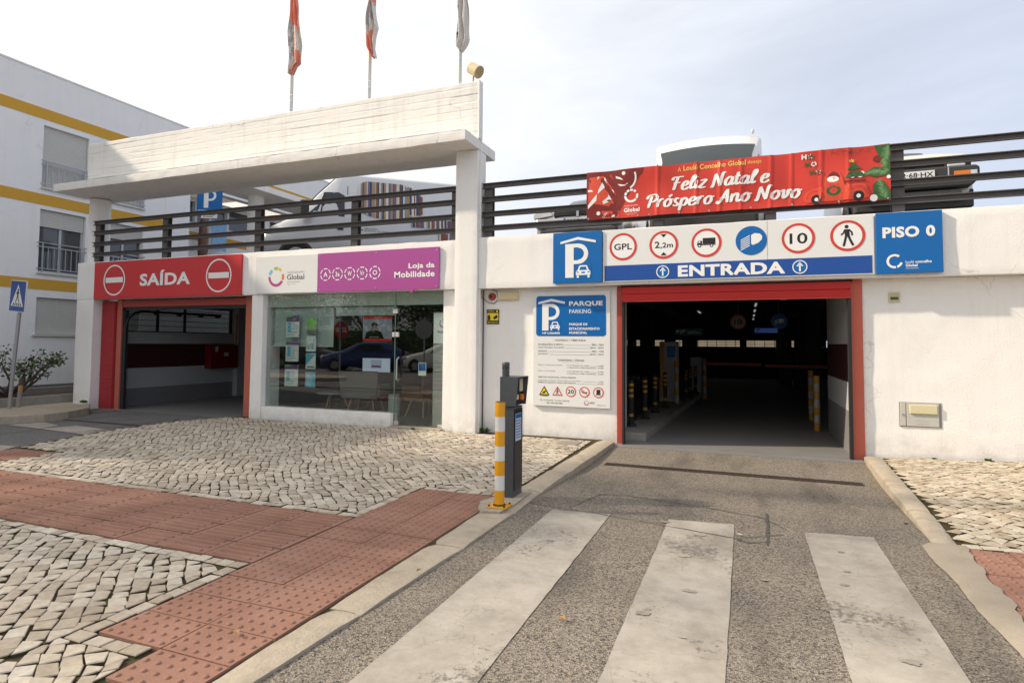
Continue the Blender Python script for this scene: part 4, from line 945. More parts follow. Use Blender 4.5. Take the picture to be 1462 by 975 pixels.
roundel(-1.655, 2.889, 'gpl', 'gas_vehicle_symbol'); roundel(-1.070, 2.887, '22', 'height_limit_symbol'); roundel(-.484, 2.885, 'truck', 'no_lorry_symbol')
roundel(.102, 2.884, 'lamp', 'headlamp_symbol'); roundel(.685, 2.883, '10', 'speed_limit_symbol'); roundel(1.267, 2.884, 'ped', 'no_pedestrian_symbol')
MB().box(.303, .305, 8.8128, 8.8149, 2.616, 3.143).build('panel_joint', greytext, t)
# floor sign
t = board('floor_sign', 'square blue sign reading PISO 0 at the right end of the entrance boards', 1.585, 2.30, 2.372, 3.145, 8.845, 8.79, signblue)
y = 8.787; m = MB(); text(m, 'PISO', 1.655, 2.055, 2.822, 2.962, y, bold=.045); text(m, '0', 2.125, 2.222, 2.822, 2.962, y, bold=.045)
text(m, 'loulé', 1.90, 1.99, 2.493, 2.530, y, bold=0); text(m, 'concelho', 2.005, 2.178, 2.493, 2.530, y, bold=.03); text(m, 'Global', 1.90, 2.028, 2.450, 2.485, y, bold=.04); text(m, 'Sustentabilidade', 1.90, 2.04, 2.424, 2.438, y, bold=0)
m.build('lettering', printw, t, recalc=False)
m = MB(); m.ring(1.782, 2.525, .062, .090, y, 0, 50, 280, n=24); m.ring(1.782, 2.525, .062, .090, y, 0, 290, 345, n=8); m.build('ring_logo', printw, t, recalc=False)

# tariff board on the wall
t = board('parking_tariff_board', 'tall white parking board with blue PARQUE header, timetable and prices beside the entrance', -3.115, -1.888, .487, 2.262, 9.045, 9.005, signwhite)
y = 9.002; m = MB(); r_ = .045; x0, x1, z0, z1 = -3.065, -1.95, 1.573, 2.20; pts = []
for cx, cz, a0 in ((x1-r_, z1-r_, 0), (x0+r_, z1-r_, 90), (x0+r_, z0+r_, 180), (x1-r_, z0+r_, 270)):
    for k in range(7): a = math.radians(a0+k*15); pts.append((cx+r_*math.cos(a), cz+r_*math.sin(a)))
m.plate(pts, y); m.build('blue_panel', signblue, t, recalc=False)
y = 9.0005; m = MB(); roof_icon(m, -3.03, -2.595, 2.107, 2.156, .034, y); parking_P(m, -2.965, -2.682, 1.66, 2.075, y); m.build('parking_letter', printw, t, recalc=False)
m = MB(); m.rect(-2.842, -2.668, 1.655, 1.802, 8.9998, 1); car_icon(m, -2.833, -2.676, 1.662, 1.797, 8.999); m.build('car_symbol', [printw, signblue], t, recalc=False)
m = MB(); text(m, '149 LUGARES', -2.962, -2.674, 1.603, 1.636, y, bold=.035); text(m, 'PARQUE', -2.53, -2.0, 2.028, 2.112, y, bold=.045); text(m, 'PARKING', -2.525, -2.182, 1.923, 1.985, y, bold=.0)
text(m, 'PARQUE DE', -2.525, -2.238, 1.732, 1.774, y, bold=.03); text(m, 'ESTACIONAMENTO', -2.525, -2.047, 1.668, 1.706, y, bold=.03); text(m, 'MUNICIPAL', -2.525, -2.242, 1.606, 1.644, y, bold=.03)
m.build('lettering', printw, t, recalc=False)
y = 9.002; m = MB(); text(m, 'HORÁRIO / TIMETABLE', -2.754, -2.268, 1.497, 1.530, y, bold=.01)
text(m, 'TARIFÁRIO / PRICES', -2.710, -2.288, 1.187, 1.222, y, bold=.01); text(m, '(IVA INCLUÍDO / VAT INCLUDED)', -2.635, -2.380, 1.160, 1.170, y, bold=0)
def row(l, r, z, xl=-3.03, xr=-2.62, dots=True, rl=-2.17, b=.02, h=.024):
    text(m, l, xl, xr, z-h/2, z+h/2, y, bold=b); text(m, r, rl, -1.99, z-h/2, z+h/2, y, bold=b)
    if dots: m.rect(xr+.015, rl-.015, z-h/2, z-h/2+.003, y)
row('DE SEGUNDA A SEXTA', '08H - 20H', 1.444); row('FROM MONDAY TO FRIDAY', '08AM - 08PM', 1.397, xr=-2.6, rl=-2.20, b=0)
row('SÁBADO', '08H - 17H', 1.342, xr=-2.885); row('SATURDAY', '08AM - 05PM', 1.296, xr=-2.865, rl=-2.20, b=0)
text(m, 'PISO 0 | GROUND FLOOR', -3.028, -2.635, 1.110, 1.132, y, bold=.0); row('1ª E 2ª FRAÇÃO DE 15 MIN', '0,20€', 1.123, xl=-2.56, xr=-2.21, rl=-2.07, h=.02); row('3ª FRAÇÃO DE 15 MIN E SEGUINTES', '0,10€', 1.090, xl=-2.56, xr=-2.11, rl=-2.07, h=.02)
text(m, 'PISO 1 | 1ST FLOOR', -3.028, -2.75, 1.018, 1.040, y, bold=.0); row('1ª E 2ª FRAÇÃO DE 15 MIN', '0,15€', 1.032, xl=-2.56, xr=-2.21, rl=-2.07, h=.02); row('3ª FRAÇÃO DE 15 MIN E SEGUINTES', '0,05€', .998, xl=-2.56, xr=-2.11, rl=-2.07, h=.02)
text(m, 'ABERTURA EXCECIONAL / EXTRA OPENING', -3.027, -2.42, .924, .946, y, bold=.01)
row('DE SEGUNDA A SÁBADO / FROM MONDAY TO SATURDAY', '11,00€', .886, xr=-2.33, rl=-2.08, h=.020, b=0); row('DOMINGOS E FERIADOS / SUNDAY AND HOLIDAYS', '22,00€', .852, xr=-2.42, rl=-2.08, h=.020, b=.01)
text(m, 'TEL. DE PIQUETE / ON CALL SERVICE', -3.0, -2.521, .562, .588, y, bold=.0); text(m, '+351 967 646 424', -2.897, -2.635, .525, .548, y, bold=.03)
m.build('small_print', greytext, t, recalc=False)
text(MB(), 'PQE 001 001', -2.085, -1.955, .523, .538, y, bold=.02).build('small_print', printred, t, recalc=False)
m = MB(); swirl(m, -2.252, .562, .038, y, (0, 1, 2, 3, 4), w=.3); text(m, 'loulé concelho', -2.20, -2.12, .572, .582, y, 5, 0); text(m, 'Global', -2.20, -2.13, .550, .568, y, 5, .03)
m.build('ring_logo', [mag1, ora1, yel1, green1, blu1, greytext], t, recalc=False)
def tri(cx, cz, s, col):
    m = MB(); m.plate([(cx-s, cz-s*.75), (cx+s, cz-s*.75), (cx, cz+s*.95)], y, 1); m.plate([(cx-s*.72, cz-s*.58), (cx+s*.72, cz-s*.58), (cx, cz+s*.62)], y-.0006, 0); return m
m = tri(-2.926, .716, .085, 0); m.plate([(-2.962, .690), (-2.93, .715), (-2.895, .727), (-2.89, .712), (-2.92, .695), (-2.895, .682), (-2.955, .680)], y-.001, 1); m.rect(-2.99, -2.86, .640, .646, y, 1); m.build('warning_symbol', [warnyel, black], t, recalc=False)
m = tri(-2.711, .716, .085, 0); m.disc(-2.711, .752, .010, y-.001, 2, n=10); m.line([(-2.711, .745), (-2.713, .712), (-2.730, .672)], .012, y-.001, 2); m.line([(-2.711, .712), (-2.696, .672)], .011, y-.0014, 2); m.line([(-2.735, .715), (-2.712, .738), (-2.690, .712)], .009, y-.0018, 2); m.build('warning_symbol', [signwhite, printred, black], t, recalc=False)
for cx, k in ((-2.497, '20'), (-2.283, 'h'), (-2.066, 'l')):
    m = MB(); m.disc(cx, .721, .074, y, 0); m.ring(cx, .721, .066, .080, y-.0006, 1)
    if k == '20': text(m, '20', cx-.05, cx+.05, .690, .752, y-.001, 2, bold=.02)
    if k == 'h':
        m.line([(cx-.035, .718), (cx+.005, .708), (cx+.045, .716)], .018, y-.001, 2); m.line([(cx-.035, .718), (cx-.045, .745)], .010, y-.0014, 2); m.line([(cx-.052, .772), (cx+.052, .670)], .011, y-.0020, 1)
    if k == 'l': m.rect(cx-.030, cx+.030, .700, .765, y-.001, 2); m.rect(cx-.036, cx+.036, .682, .698, y-.001, 2)
    m.build('prohibition_symbol', [signwhite, printred, black], t, recalc=False)
# small yellow surveillance sign
t = board('surveillance_sign', 'small black and yellow video surveillance sign on the wall below the siren', -3.935, -3.715, 1.765, 2.005, 9.045, 9.036, black)
y = 9.034; m = MB(); m.rect(-3.925, -3.725, 1.825, 1.945, y, 0); m.plate([(-3.915, 1.83), (-3.87, 1.83), (-3.865, 1.88), (-3.885, 1.925), (-3.915, 1.90)], y-.0008, 1); m.plate([(-3.82, 1.87), (-3.76, 1.915), (-3.735, 1.895), (-3.75, 1.86), (-3.80, 1.84)], y-.0008, 1)
text(m, 'VÍDEO', -3.92, -3.80, 1.975, 1.995, y, 0, .02); text(m, 'VIGILÂNCIA', -3.92, -3.80, 1.953, 1.968, y, 0, .0); m.disc(-3.75, 1.975, .018, y, 0, n=14); text(m, 'GRAVAÇÃO 24 H', -3.92, -3.73, 1.775, 1.812, y, 0, .01)
m.build('print', [warnyel, black], t, recalc=False)
# siren, lamp, cable
t = thing('alarm_siren', (-3.84, 9.05, 2.17), 'small dark red round alarm siren under the fascia beside the tall pillar', 'siren')
MB().lathe((0, 0, 0), [(.062, 0), (.062, .03), (.05, .05), (.03, .06)], 18).build('housing', redmetal, t, loc=(0, 0, 0)); h = t.children[0]; h.rotation_euler = (math.radians(90), 0, 0); h.location = (0, 0, .045)
m = MB().lathe((0, 0, 0), [(.030, .055), (.026, .065)], 14, 0); h2 = m.build('grille', black, t, loc=(0, 0, 0)); h2.rotation_euler = (math.radians(90), 0, 0); h2.location = (0, 0, .045)
t = thing('emergency_lamp', (-3.55, 9.05, 2.15), 'cream coloured bulkhead lamp on the wall right of the red siren', 'lamp')
MB().box(-3.735, -3.37, 9.0, 9.05, 2.15, 2.285).build('body', cream, t, bevel=.012); MB().box(-3.70, -3.40, 8.99, 8.999, 2.165, 2.225).build('diffuser', ledm, t, bevel=.003)
m = MB(); m.tube([(-4.01, 8.99, 2.36), (-4.005, 9.0, 2.2), (-3.9, 9.03, 2.12), (-3.80, 9.04, 2.10), (-3.74, 9.04, 2.16), (-3.76, 9.04, 2.30), (-3.84, 9.04, 2.33)], .005, 6); m.tube([(-3.99, 9.03, .05), (-3.99, 9.03, 2.33)], .008, 6)
m.build('wall_cable', rubber, label='thin cable hanging between the tall pillar and the red siren', cat='cable', loc=(-3.99, 9.03, .05))
# wall vent and meter cupboard
t = thing('wall_vent', (1.82, 9.05, 2.02), 'small cream vent grille high on the white wall right of the entrance', 'vent')
MB().box(1.755, 1.885, 9.035, 9.05, 2.02, 2.155).build('frame', cream, t, bevel=.003)
for k in range(6): MB().box(1.775, 1.865, 9.026, 9.034, 2.040+k*.018, 2.050+k*.018).build('slat', cream if k > 2 or k == 0 else machine_d, t)
t = thing('meter_cupboard', (2.07, 9.05, .43), 'flush light grey meter cupboard with a cream flap in the right white wall', 'cupboard')
MB().box(1.845, 2.305, 9.040, 9.052, .432, .742).build('frame', M('shadow_gap_frame', (.28, .27, .25), .6), t, bevel=.002)
MB().box(1.855, 1.915, 9.030, 9.0399, .442, .732).build('narrow_door', cab, t, bevel=.003); MB().box(1.925, 2.275, 9.030, 9.0399, .442, .732).build('door', cab, t, bevel=.003)
MB().box(1.955, 2.255, 9.006, 9.0298, .60, .715).build('flap', cream, t, bevel=.008); MB().cyl((1.885, 9.031, .585), (1.885, 9.022, .585), .014, n=12).build('lock', steel, t)
m = MB(); m.box(2.03, 2.17, 9.0285, 9.0299, .470, .474); m.box(2.03, 2.17, 9.0285, 9.0299, .506, .510); m.build('embossed_lines', M('embossed_line', (.4, .39, .35), .6), t)

# ------------------------------------------------------------------ christmas banner
ban = thing('christmas_banner', (-.22, 8.90, 3.33), 'long red vinyl Christmas banner reading Feliz Natal e Próspero Ano Novo on the railing', 'banner')
BX0, BX1, BZ0, BZ1 = -2.222, 1.778, 3.335, 4.062
def bany(x, z):
    x = np.asarray(x, float); z = np.asarray(z, float)
    w = .010*np.sin(x*5.1+z*1.3)+.007*np.sin(x*13.+z*3.1+1)+.006*np.sin(x*3.1-z*7)
    for fx in (-1.16, -.62, -.30, -.02, .36, .62, .98, 1.30): w = w-.012*np.exp(-((x-fx-.02*(z-3.7))/.018)**2)
    sag = .006*np.sin((z-3.3)*9+x*2)
    return 8.880+w+sag
def banner_print(o, lift):
    pass
nx, nz = 220, 34; X, Z = np.meshgrid(np.linspace(BX0, BX1, nx), np.linspace(BZ0, BZ1, nz))
Z2 = Z+.006*np.sin(X*7.8)*((Z-BZ0)/(BZ1-BZ0)-.5)
m = MB(); m.add(list(zip(X.ravel(), bany(X, Z).ravel(), Z2.ravel())), [(j*nx+i, j*nx+i+1, (j+1)*nx+i+1, (j+1)*nx+i) for j in range(nz-1) for i in range(nx-1)], 0, True)
m.build('vinyl_sheet', banr, ban, recalc=False)
BL = [0.0025]
def bprint(name, m, mats, sub=None):
    """drape flat artwork over the wavy sheet"""
    me_v = []; BL[0] += .0002
    v = [Vector((x, 0, z)) for x, _, z in m.v]; bm = bmesh.new(); vs = [bm.verts.new(p) for p in v]
    fs = []
    for f, k in zip(m.f, m.m):
        try: ff = bm.faces.new([vs[i] for i in f]); ff.material_index = k
        except ValueError: pass
    bmesh.ops.triangulate(bm, faces=[f for f in bm.faces if len(f.verts) > 4])
    for _ in range(3):
        es = [e for e in bm.edges if e.calc_length() > .05]
        if not es: break
        bmesh.ops.subdivide_edges(bm, edges=es, cuts=1); bmesh.ops.triangulate(bm, faces=[f for f in bm.faces if len(f.verts) > 4])
    lay_ = {i: y for i, (x, y, z) in enumerate(m.v)}
    for q in bm.verts:
        q.co.y = float(bany(q.co.x, q.co.z))
    # push outwards; layers ordered by the y given in the artwork
    me = bpy.data.meshes.new(name); bm.to_mesh(me); bm.free()
    for p in me.vertices: p.co = (p.co.x-org(ban).x, p.co.y-BL[0]-org(ban).y, p.co.z-org(ban).z)
    for mm in mats: me.materials.append(mm)
    o = bpy.data.objects.new(name, me); COL.objects.link(o); o.parent = ban; ORG[o.name] = org(ban); return o
def BP(name, mats, fn):
    m = MB(); fn(m); return bprint(name, m, mats)
# left artwork: dark ground, parcels and striped ribbons
BP('dark_ground_print', [bandk], lambda m: (m.plate([(-2.22, 3.34), (-1.78, 3.34), (-1.72, 3.55), (-1.80, 3.75), (-1.55, 3.85), (-1.38, 3.98), (-1.36, 4.058), (-2.22, 4.058)], 0)))
BP('parcel_print', [ban2], lambda m: (m.plate([(-2.20, 3.60), (-1.80, 3.50), (-1.77, 3.80), (-1.84, 4.0), (-2.18, 3.98)], 0), m.plate([(-1.98, 3.345), (-1.72, 3.345), (-1.73, 3.44), (-1.99, 3.46)], 0)))
BP('ribbon_print', [printw], lambda m: (m.plate([(-2.20, 3.50), (-2.07, 3.62), (-2.06, 3.72), (-2.20, 3.56)], 0), m.plate([(-2.05, 3.72), (-1.90, 3.86), (-1.87, 4.00), (-1.93, 4.00), (-2.04, 3.78)], 0), m.plate([(-1.96, 3.56), (-1.86, 3.60), (-1.80, 3.70), (-1.81, 3.78), (-1.87, 3.76), (-1.90, 3.66), (-1.98, 3.60)], 0),
    m.plate([(-2.20, 3.76), (-2.12, 3.76), (-2.14, 3.79), (-2.20, 3.79)], 0), m.plate([(-2.06, 3.94), (-2.02, 3.98), (-2.05, 3.99)], 0), m.plate([(-1.98, 3.36), (-1.93, 3.43), (-1.90, 3.43), (-1.95, 3.36)], 0), m.plate([(-1.85, 3.36), (-1.77, 3.44), (-1.73, 3.44), (-1.80, 3.36)], 0)))
BP('bauble_print', [bandk], lambda m: m.disc(-1.66, 3.92, .155, 0, n=30, rz=.135))
BP('bauble_stripe_print', [printw], lambda m: (m.disc(-1.655, 4.0, .028, 0, n=16), m.disc(-2.04, 3.425, .030, 0, n=16), m.ring(-1.62, 3.93, .130, .155, 0, 0, -65, 25, n=16, ez=1.2), m.plate([(-1.82, 3.99), (-1.78, 3.94), (-1.66, 3.90), (-1.70, 3.94)], 0), m.plate([(-1.75, 3.85), (-1.66, 3.83), (-1.57, 3.86), (-1.64, 3.815), (-1.71, 3.815)], 0)))
def logo(m): 
    for a0, a1 in ((180, 322), (332, 376), (40, 66), (74, 100), (108, 134), (142, 172)): m.ring(-1.545, 3.655, .072, .105, 0, 0, a0, a1, n=10, ez=.97)
    text(m, 'Global', -1.655, -1.42, 3.412, 3.475, 0, bold=.035); text(m, 'loulé concelho', -1.645, -1.44, 3.498, 3.518, 0, bold=0); text(m, 'Sustentabilidade', -1.63, -1.45, 3.388, 3.396, 0, bold=0); text(m, 'Ação. Futuro.', -1.61, -1.48, 3.368, 3.377, 0, bold=0)
BP('ring_logo_print', [printw], logo)
def small(m):
    text(m, 'A', -.875, -.825, 3.950, 4.012, 0, bold=0); text(m, 'Loulé Concelho Global', -.795, .045, 3.955, 4.030, 0, bold=.03); text(m, 'deseja', .07, .245, 3.950, 4.020, 0, bold=0)
BP('gold_lettering', [bangold], small)
# brush script lettering drawn as tapering strokes
GL = {
 'a': (.80, [[(.60, .88), (.36, 1.0), (.10, .62), (.14, .12), (.36, .04), (.58, .45)], [(.64, 1.0), (.60, .40), (.66, .05), (.86, .22)]]),
 'e': (.66, [[(.10, .46), (.46, .58), (.52, .90), (.30, 1.0), (.08, .60), (.14, .10), (.38, .0), (.68, .26)]]),
 'l': (.46, [[(.10, .50), (.42, 1.25), (.40, 1.62), (.24, 1.40), (.16, .50), (.22, .06), (.50, .22)]]),
 'i': (.42, [[(.16, 1.0), (.13, .30), (.22, .03), (.44, .22)], [(.22, 1.36), (.24, 1.40)]]),
 'z': (.68, [[(.08, .90), (.56, .96), (.10, .06), (.62, .06)]]),
 't': (.50, [[(.24, 1.50), (.16, .30), (.26, .03), (.50, .22)], [(.0, 1.02), (.46, 1.04)]]),
 'n': (.80, [[(.10, 1.0), (.10, .0)], [(.12, .60), (.40, 1.0), (.54, .80), (.52, .22), (.62, .03), (.80, .2)]]),
 'o': (.72, [[(.36, 1.0), (.10, .62), (.15, .10), (.38, .0), (.58, .42), (.50, .90), (.34, 1.0)], [(.50, .90), (.78, .88)]]),
 'v': (.72, [[(.06, .92), (.18, .95), (.24, .06), (.50, .45), (.52, .98), (.76, .90)]]),
 'r': (.56, [[(.10, 1.0), (.11, .0)], [(.12, .55), (.30, .98), (.52, .96)]]),
 's': (.58, [[(.08, .12), (.32, .0), (.46, .24), (.20, .62), (.28, 1.0), (.50, .92)]]),
 'p': (.70, [[(.14, 1.0), (.08, -.62)], [(.13, .62), (.36, 1.0), (.58, .62), (.42, .05), (.14, .14)]]),
 'F': (.86, [[(.42, 1.62), (.30, .80), (.22, .0)], [(-.02, 1.25), (.10, 1.60), (.92, 1.66)], [(.10, .88), (.70, .94)]]),
 'N': (1.08, [[(-.05, .10), (.12, .05), (.22, 1.55)], [(.22, 1.60), (.74, .05)], [(.74, .05), (.82, 1.50), (1.06, 1.66)]]),
 'P': (.86, [[(.34, 1.50), (.20, .0)], [(-.06, 1.15), (.12, 1.58), (.60, 1.66), (.82, 1.25), (.60, .80), (.26, .72)]]),
 'A': (.92, [[(-.12, .20), (.10, .02), (.60, 1.60)], [(.60, 1.62), (.72, .0)], [(.10, .58), (.84, .64)]]),
 ' ': (.42, []),
}
GL['ó'] = (.72, GL['o'][1]+[[(.34, 1.22), (.58, 1.52)]])
def cat_rom(p, k=6):
    p = [np.array(q, float) for q in p]
    if len(p) == 2: return [tuple(p[0]*(1-t)+p[1]*t) for t in np.linspace(0, 1, 5)]
    q = [2*p[0]-p[1]]+p+[2*p[-1]-p[-2]]; out = []
    for i in range(1, len(q)-2):
        for t in np.linspace(0, 1, k, endpoint=False):
            out.append(tuple(.5*((2*q[i])+(q[i+1]-q[i-1])*t+(2*q[i-1]-5*q[i]+4*q[i+1]-q[i+2])*t*t+(3*q[i]-q[i-1]-3*q[i+1]+q[i+2])*t**3)))
    out.append(tuple(p[-1])); return out
def script(s, x0, x1, zb, cap, parts):
    tot = sum(GL[c][0] for c in s); sx = (x1-x0)/tot; sz = cap/1.64; x = x0
    for c in s:
        for st in GL[c][1]:
            P = cat_rom(st); vs = []; n = len(P)
            for i, (a, b) in enumerate(P):
                A = P[max(0, i-1)]; B = P[min(n-1, i+1)]; dx, dz = (B[0]-A[0])*sx, (B[1]-A[1])*sz; d = math.hypot(dx, dz) or 1
                down = abs(dz)/d; w = (.0098+.0125*down)*(1 if 0 < i < n-1 else .8)*(cap/.19)
                X_ = x+a*sx+.20*b*sz; Z_ = zb+b*sz; vs.append((X_-dz/d*w/1, 0, Z_+dx/d*w*.8)); vs.append((X_+dz/d*w/1, 0, Z_-dx/d*w*.8))
            parts.append((vs, [(2*i+1, 2*i+3, 2*i+2, 2*i) for i in range(n-1)]))
        x += GL[c][0]*sx
def bscript(s, x0, x1, zb, cap):
    parts = []; script(s, x0, x1, zb, cap, parts)
    base = BL[0]; m = MB(); tot = []
    for k, (vs, fs) in enumerate(parts):
        m.add([(x, float(bany(x, z))-base-.0006-.00012*(k % 9), z) for x, _, z in vs], fs, 0)
    BL[0] += .002
    m.build('script_lettering', printw, ban, recalc=False)
bscript('Feliz Natal e', -.97, .33, 3.690, .185)
bscript('Próspero Ano Novo', -1.33, .72, 3.452, .185)
# HO HO HO and the picture on the right
def ho(m):
    for i, (x, z) in enumerate(((.745, 3.985), (.785, 3.880), (.838, 3.768))):
        text(m, 'H', x, x+.062, z-.03, z+.035, 0, (0, 1, 1)[i], bold=.05); m.ring(x+.108, z+.002, .016, .034, 0, (1, 0, 2)[i], n=18)
        for a in range(0, 360, 72): m.ring(x+.108, z+.002, .016, .034, 0, (0, 1, 0)[i], a, a+30, n=3)
BP('ho_ho_ho_lettering', [printw, bangreen, brownp], ho)
def branch(m, x0, z0, x1, z1, n, l, k=0, seed=0, w=.006):
    r_ = random.Random(seed)
    for i in range(n):
        t = i/n; x, z = x0+(x1-x0)*t, z0+(z1-z0)*t; a = math.atan2(z1-z0, x1-x0)+r_.choice((-1, 1))*r_.uniform(.5, 1.1); L_ = l*r_.uniform(.6, 1.1)*(1-.4*t)
        X1, Z1 = x+math.cos(a)*L_, z+math.sin(a)*L_; X1 = min(max(X1, BX0+.01), BX1-.005); Z1 = min(max(Z1, BZ0+.01), BZ1-.01); nx_, nz_ = -math.sin(a)*w/2, math.cos(a)*w/2
        m.plate([(x-nx_, z-nz_), (X1, Z1), (x+nx_, z+nz_)], 0, k)
def garland(m):
    r_ = random.Random(2)
    for i in range(70):
        t = r_.random(); x = 1.09+.48*t; z = 4.0+.012*math.sin(t*9)+r_.uniform(-.025, .028); a = r_.uniform(0, 6.28); l = .02
        m.plate([(x, z), (x+l*math.cos(a)+.003, z+l*math.sin(a)), (x+l*.6*math.cos(a+.6), z+l*.6*math.sin(a+.6))], 0, i % 2)
BP('garland_print', [brownp, bangreen], garland)
BP('pine_print', [bangreen], lambda m: (branch(m, 1.77, 4.05, 1.62, 4.0, 0, .1), m.plate([(1.60, 4.055), (1.775, 4.055), (1.775, 3.72), (1.71, 3.74), (1.69, 3.88)], 0), m.plate([(1.47, 3.70), (1.60, 3.78), (1.775, 3.75), (1.775, 3.66), (1.60, 3.64)], 0), m.plate([(1.58, 3.55), (1.64, 3.60), (1.70, 3.58), (1.775, 3.44), (1.775, 3.345), (1.64, 3.345), (1.58, 3.42)], 0)))
def pines(m):
    branch(m, 1.76, 4.04, 1.70, 3.78, 90, .10, 0, 1); branch(m, 1.76, 3.72, 1.48, 3.70, 90, .09, 0, 2); branch(m, 1.72, 3.36, 1.64, 3.60, 90, .09, 0, 3)
BP('pine_needle_print', [bangreen2], pines)
BP('ball_print', [bandk, printw], lambda m: (m.disc(1.632, 3.880, .045, 0, 0, n=20), m.disc(1.583, 3.368, .045, 0, 1, n=20), m.disc(1.755, 3.632, .024, 0, 1, n=14)))
BP('truck_print', [ban2], lambda m: m.plate([(.76, 3.395), (.755, 3.44), (.79, 3.50), (.88, 3.545), (.985, 3.56), (1.0, 3.66), (1.05, 3.74), (1.12, 3.765), (1.19, 3.745), (1.225, 3.68), (1.235, 3.575), (1.25, 3.56), (1.47, 3.575), (1.50, 3.54), (1.52, 3.46), (1.53, 3.39), (1.46, 3.37), (1.0, 3.362), (.80, 3.362)], 0))
BP('truck_fender_print', [banr, bandk], lambda m: (m.ring(.905, 3.41, .085, .115, 0, 0, 0, 180, n=20), m.ring(1.40, 3.42, .09, .13, 0, 0, 0, 180, n=20), m.plate([(1.24, 3.60), (1.50, 3.60), (1.50, 3.62), (1.24, 3.62)], 0, 1)))
BP('truck_wheel_print', [black], lambda m: (m.disc(.917, 3.398, .064, 0, n=24), m.disc(1.408, 3.407, .066, 0, n=24)))
BP('truck_hub_print', [printw], lambda m: (m.disc(.917, 3.398, .024, 0, n=16), m.disc(1.408, 3.407, .026, 0, n=16)))
BP('figure_hat_print', [bandk], lambda m: (m.plate([(1.04, 3.67), (1.07, 3.73), (1.12, 3.76), (1.17, 3.74), (1.20, 3.69), (1.19, 3.65)], 0)))
BP('figure_beard_print', [printw], lambda m: (m.disc(1.115, 3.655, .070, 0, n=20, rz=.040), m.disc(1.34, 3.675, .030, 0, n=14), m.disc(1.43, 3.68, .034, 0, n=14), m.ring(1.46, 3.71, .006, .022, 0, 0, n=10)))
BP('figure_face_print', [skin], lambda m: (m.disc(1.128, 3.668, .018, 0, n=12), m.disc(1.345, 3.675, .013, 0, n=10), m.disc(1.435, 3.68, .014, 0, n=10)))
BP('wreath_print', [bangreen], lambda m: m.ring(1.12, 3.505, .045, .085, 0, 0, n=28, ez=.85))
BP('bow_print', [printred], lambda m: (m.plate([(1.12, 3.57), (1.06, 3.60), (1.06, 3.54)], 0), m.plate([(1.12, 3.57), (1.18, 3.54), (1.18, 3.60)], 0), m.disc(1.12, 3.52, .028, 0, n=12)))
BP('printed_tree', [bangreen], lambda m: (m.plate([(1.25, 3.655), (1.50, 3.665), (1.44, 3.73), (1.38, 3.745), (1.30, 3.72)], 0), m.plate([(1.29, 3.745), (1.44, 3.775), (1.42, 3.80), (1.355, 3.86), (1.325, 3.80), (1.29, 3.785)], 0)))
BP('printed_star', [yel1], lambda m: m.plate([(1.335+(.036 if k % 2 == 0 else .015)*math.cos(math.radians(90+36*k)), 3.880+(.036 if k % 2 == 0 else .015)*math.sin(math.radians(90+36*k))) for k in range(10)], 0))
for x in (-2.19, -1.45, -1.28, -.86, -.45, .1, .62, 1.18, 1.74):
    MB().cyl((x, 8.868, 3.352), (x, 8.862, 3.352), .012, n=10).build('eyelet', steel, ban)
for x in (-1.27, -.45, 1.18):
    MB().tube([(x, 8.87, 3.352), (x+.01, 8.90, 3.33), (x+.012, 8.93, 3.38)], .003, 5).build('tie_cord', whitep, ban)
# ------------------------------------------------------------------ bollard and ticket machine
t = thing('bollard', (-2.0, 4.91, .04), 'yellow and white striped steel bollard on a yellow base plate at the kerb corner', 'bollard')
n_seg = 7; hb = .885/n_seg
cols = [yellowp, whitep]
for i in range(n_seg):
    z0 = .055+i*hb*1.0; m = MB(); m.lathe((-2.0, 4.91, 0), [(.044, z0), (.044, z0+hb-.0005)], 24); m.build('stripe_band', cols[i % 2], t)
MB().lathe((-2.0, 4.91, 0), [(.0435, .941), (.036, .943), (.034, .93), (.0, .929)], 24).build('open_top', rustm, t)
MB().box(-2.09, -1.91, 4.825, 4.995, .041, .051).build('base_plate', yellowp, t, bevel=.003)
MB().lathe((-2.0, 4.91, 0), [(.056, .051), (.052, .060), (.045, .064)], 24).build('weld_collar', rustm, t)
for dx in (-.07, .07):
    for dy in (-.065, .065): MB().cyl((-2.0+dx, 4.91+dy, .051), (-2.0+dx, 4.91+dy, .062), .010, n=6).build('bolt', rustm, t)

t = thing('ticket_machine', (-1.99, 5.38, .03), 'dark grey ticket dispenser column with a hooded head behind the striped bollard', 'ticket machine')
X0, X1, Y0, Y1 = -2.10, -1.99, 5.21, 5.45
m = MB().box(X0, X1, Y0, Y1, .03, .865); m.build('cabinet', machine, t, bevel=.006)
# front door on the +X side (faces the drivers)
MB().box(X1, X1+.008, Y0+.02, Y1-.015, .10, .84).build('door', M('anthracite_door', (.028, .031, .036), .3, metal=.2, var=.06, vs=10), t, bevel=.003)
MB().box(X1+.008, X1+.011, Y0+.035, Y1-.06, .55, .80).build('instruction_label', M('blue_white_label', (.55, .62, .70), .4, var=.1, vs=30), t)
m = MB(); 
for k in range(8): m.box(X1+.0111, X1+.012, Y0+.045, Y1-.075, .575+k*.026, .583+k*.026)
m.box(X1+.0111, X1+.012, Y0+.038, Y1-.065, .765, .795); m.build('label_print', signblue, t)
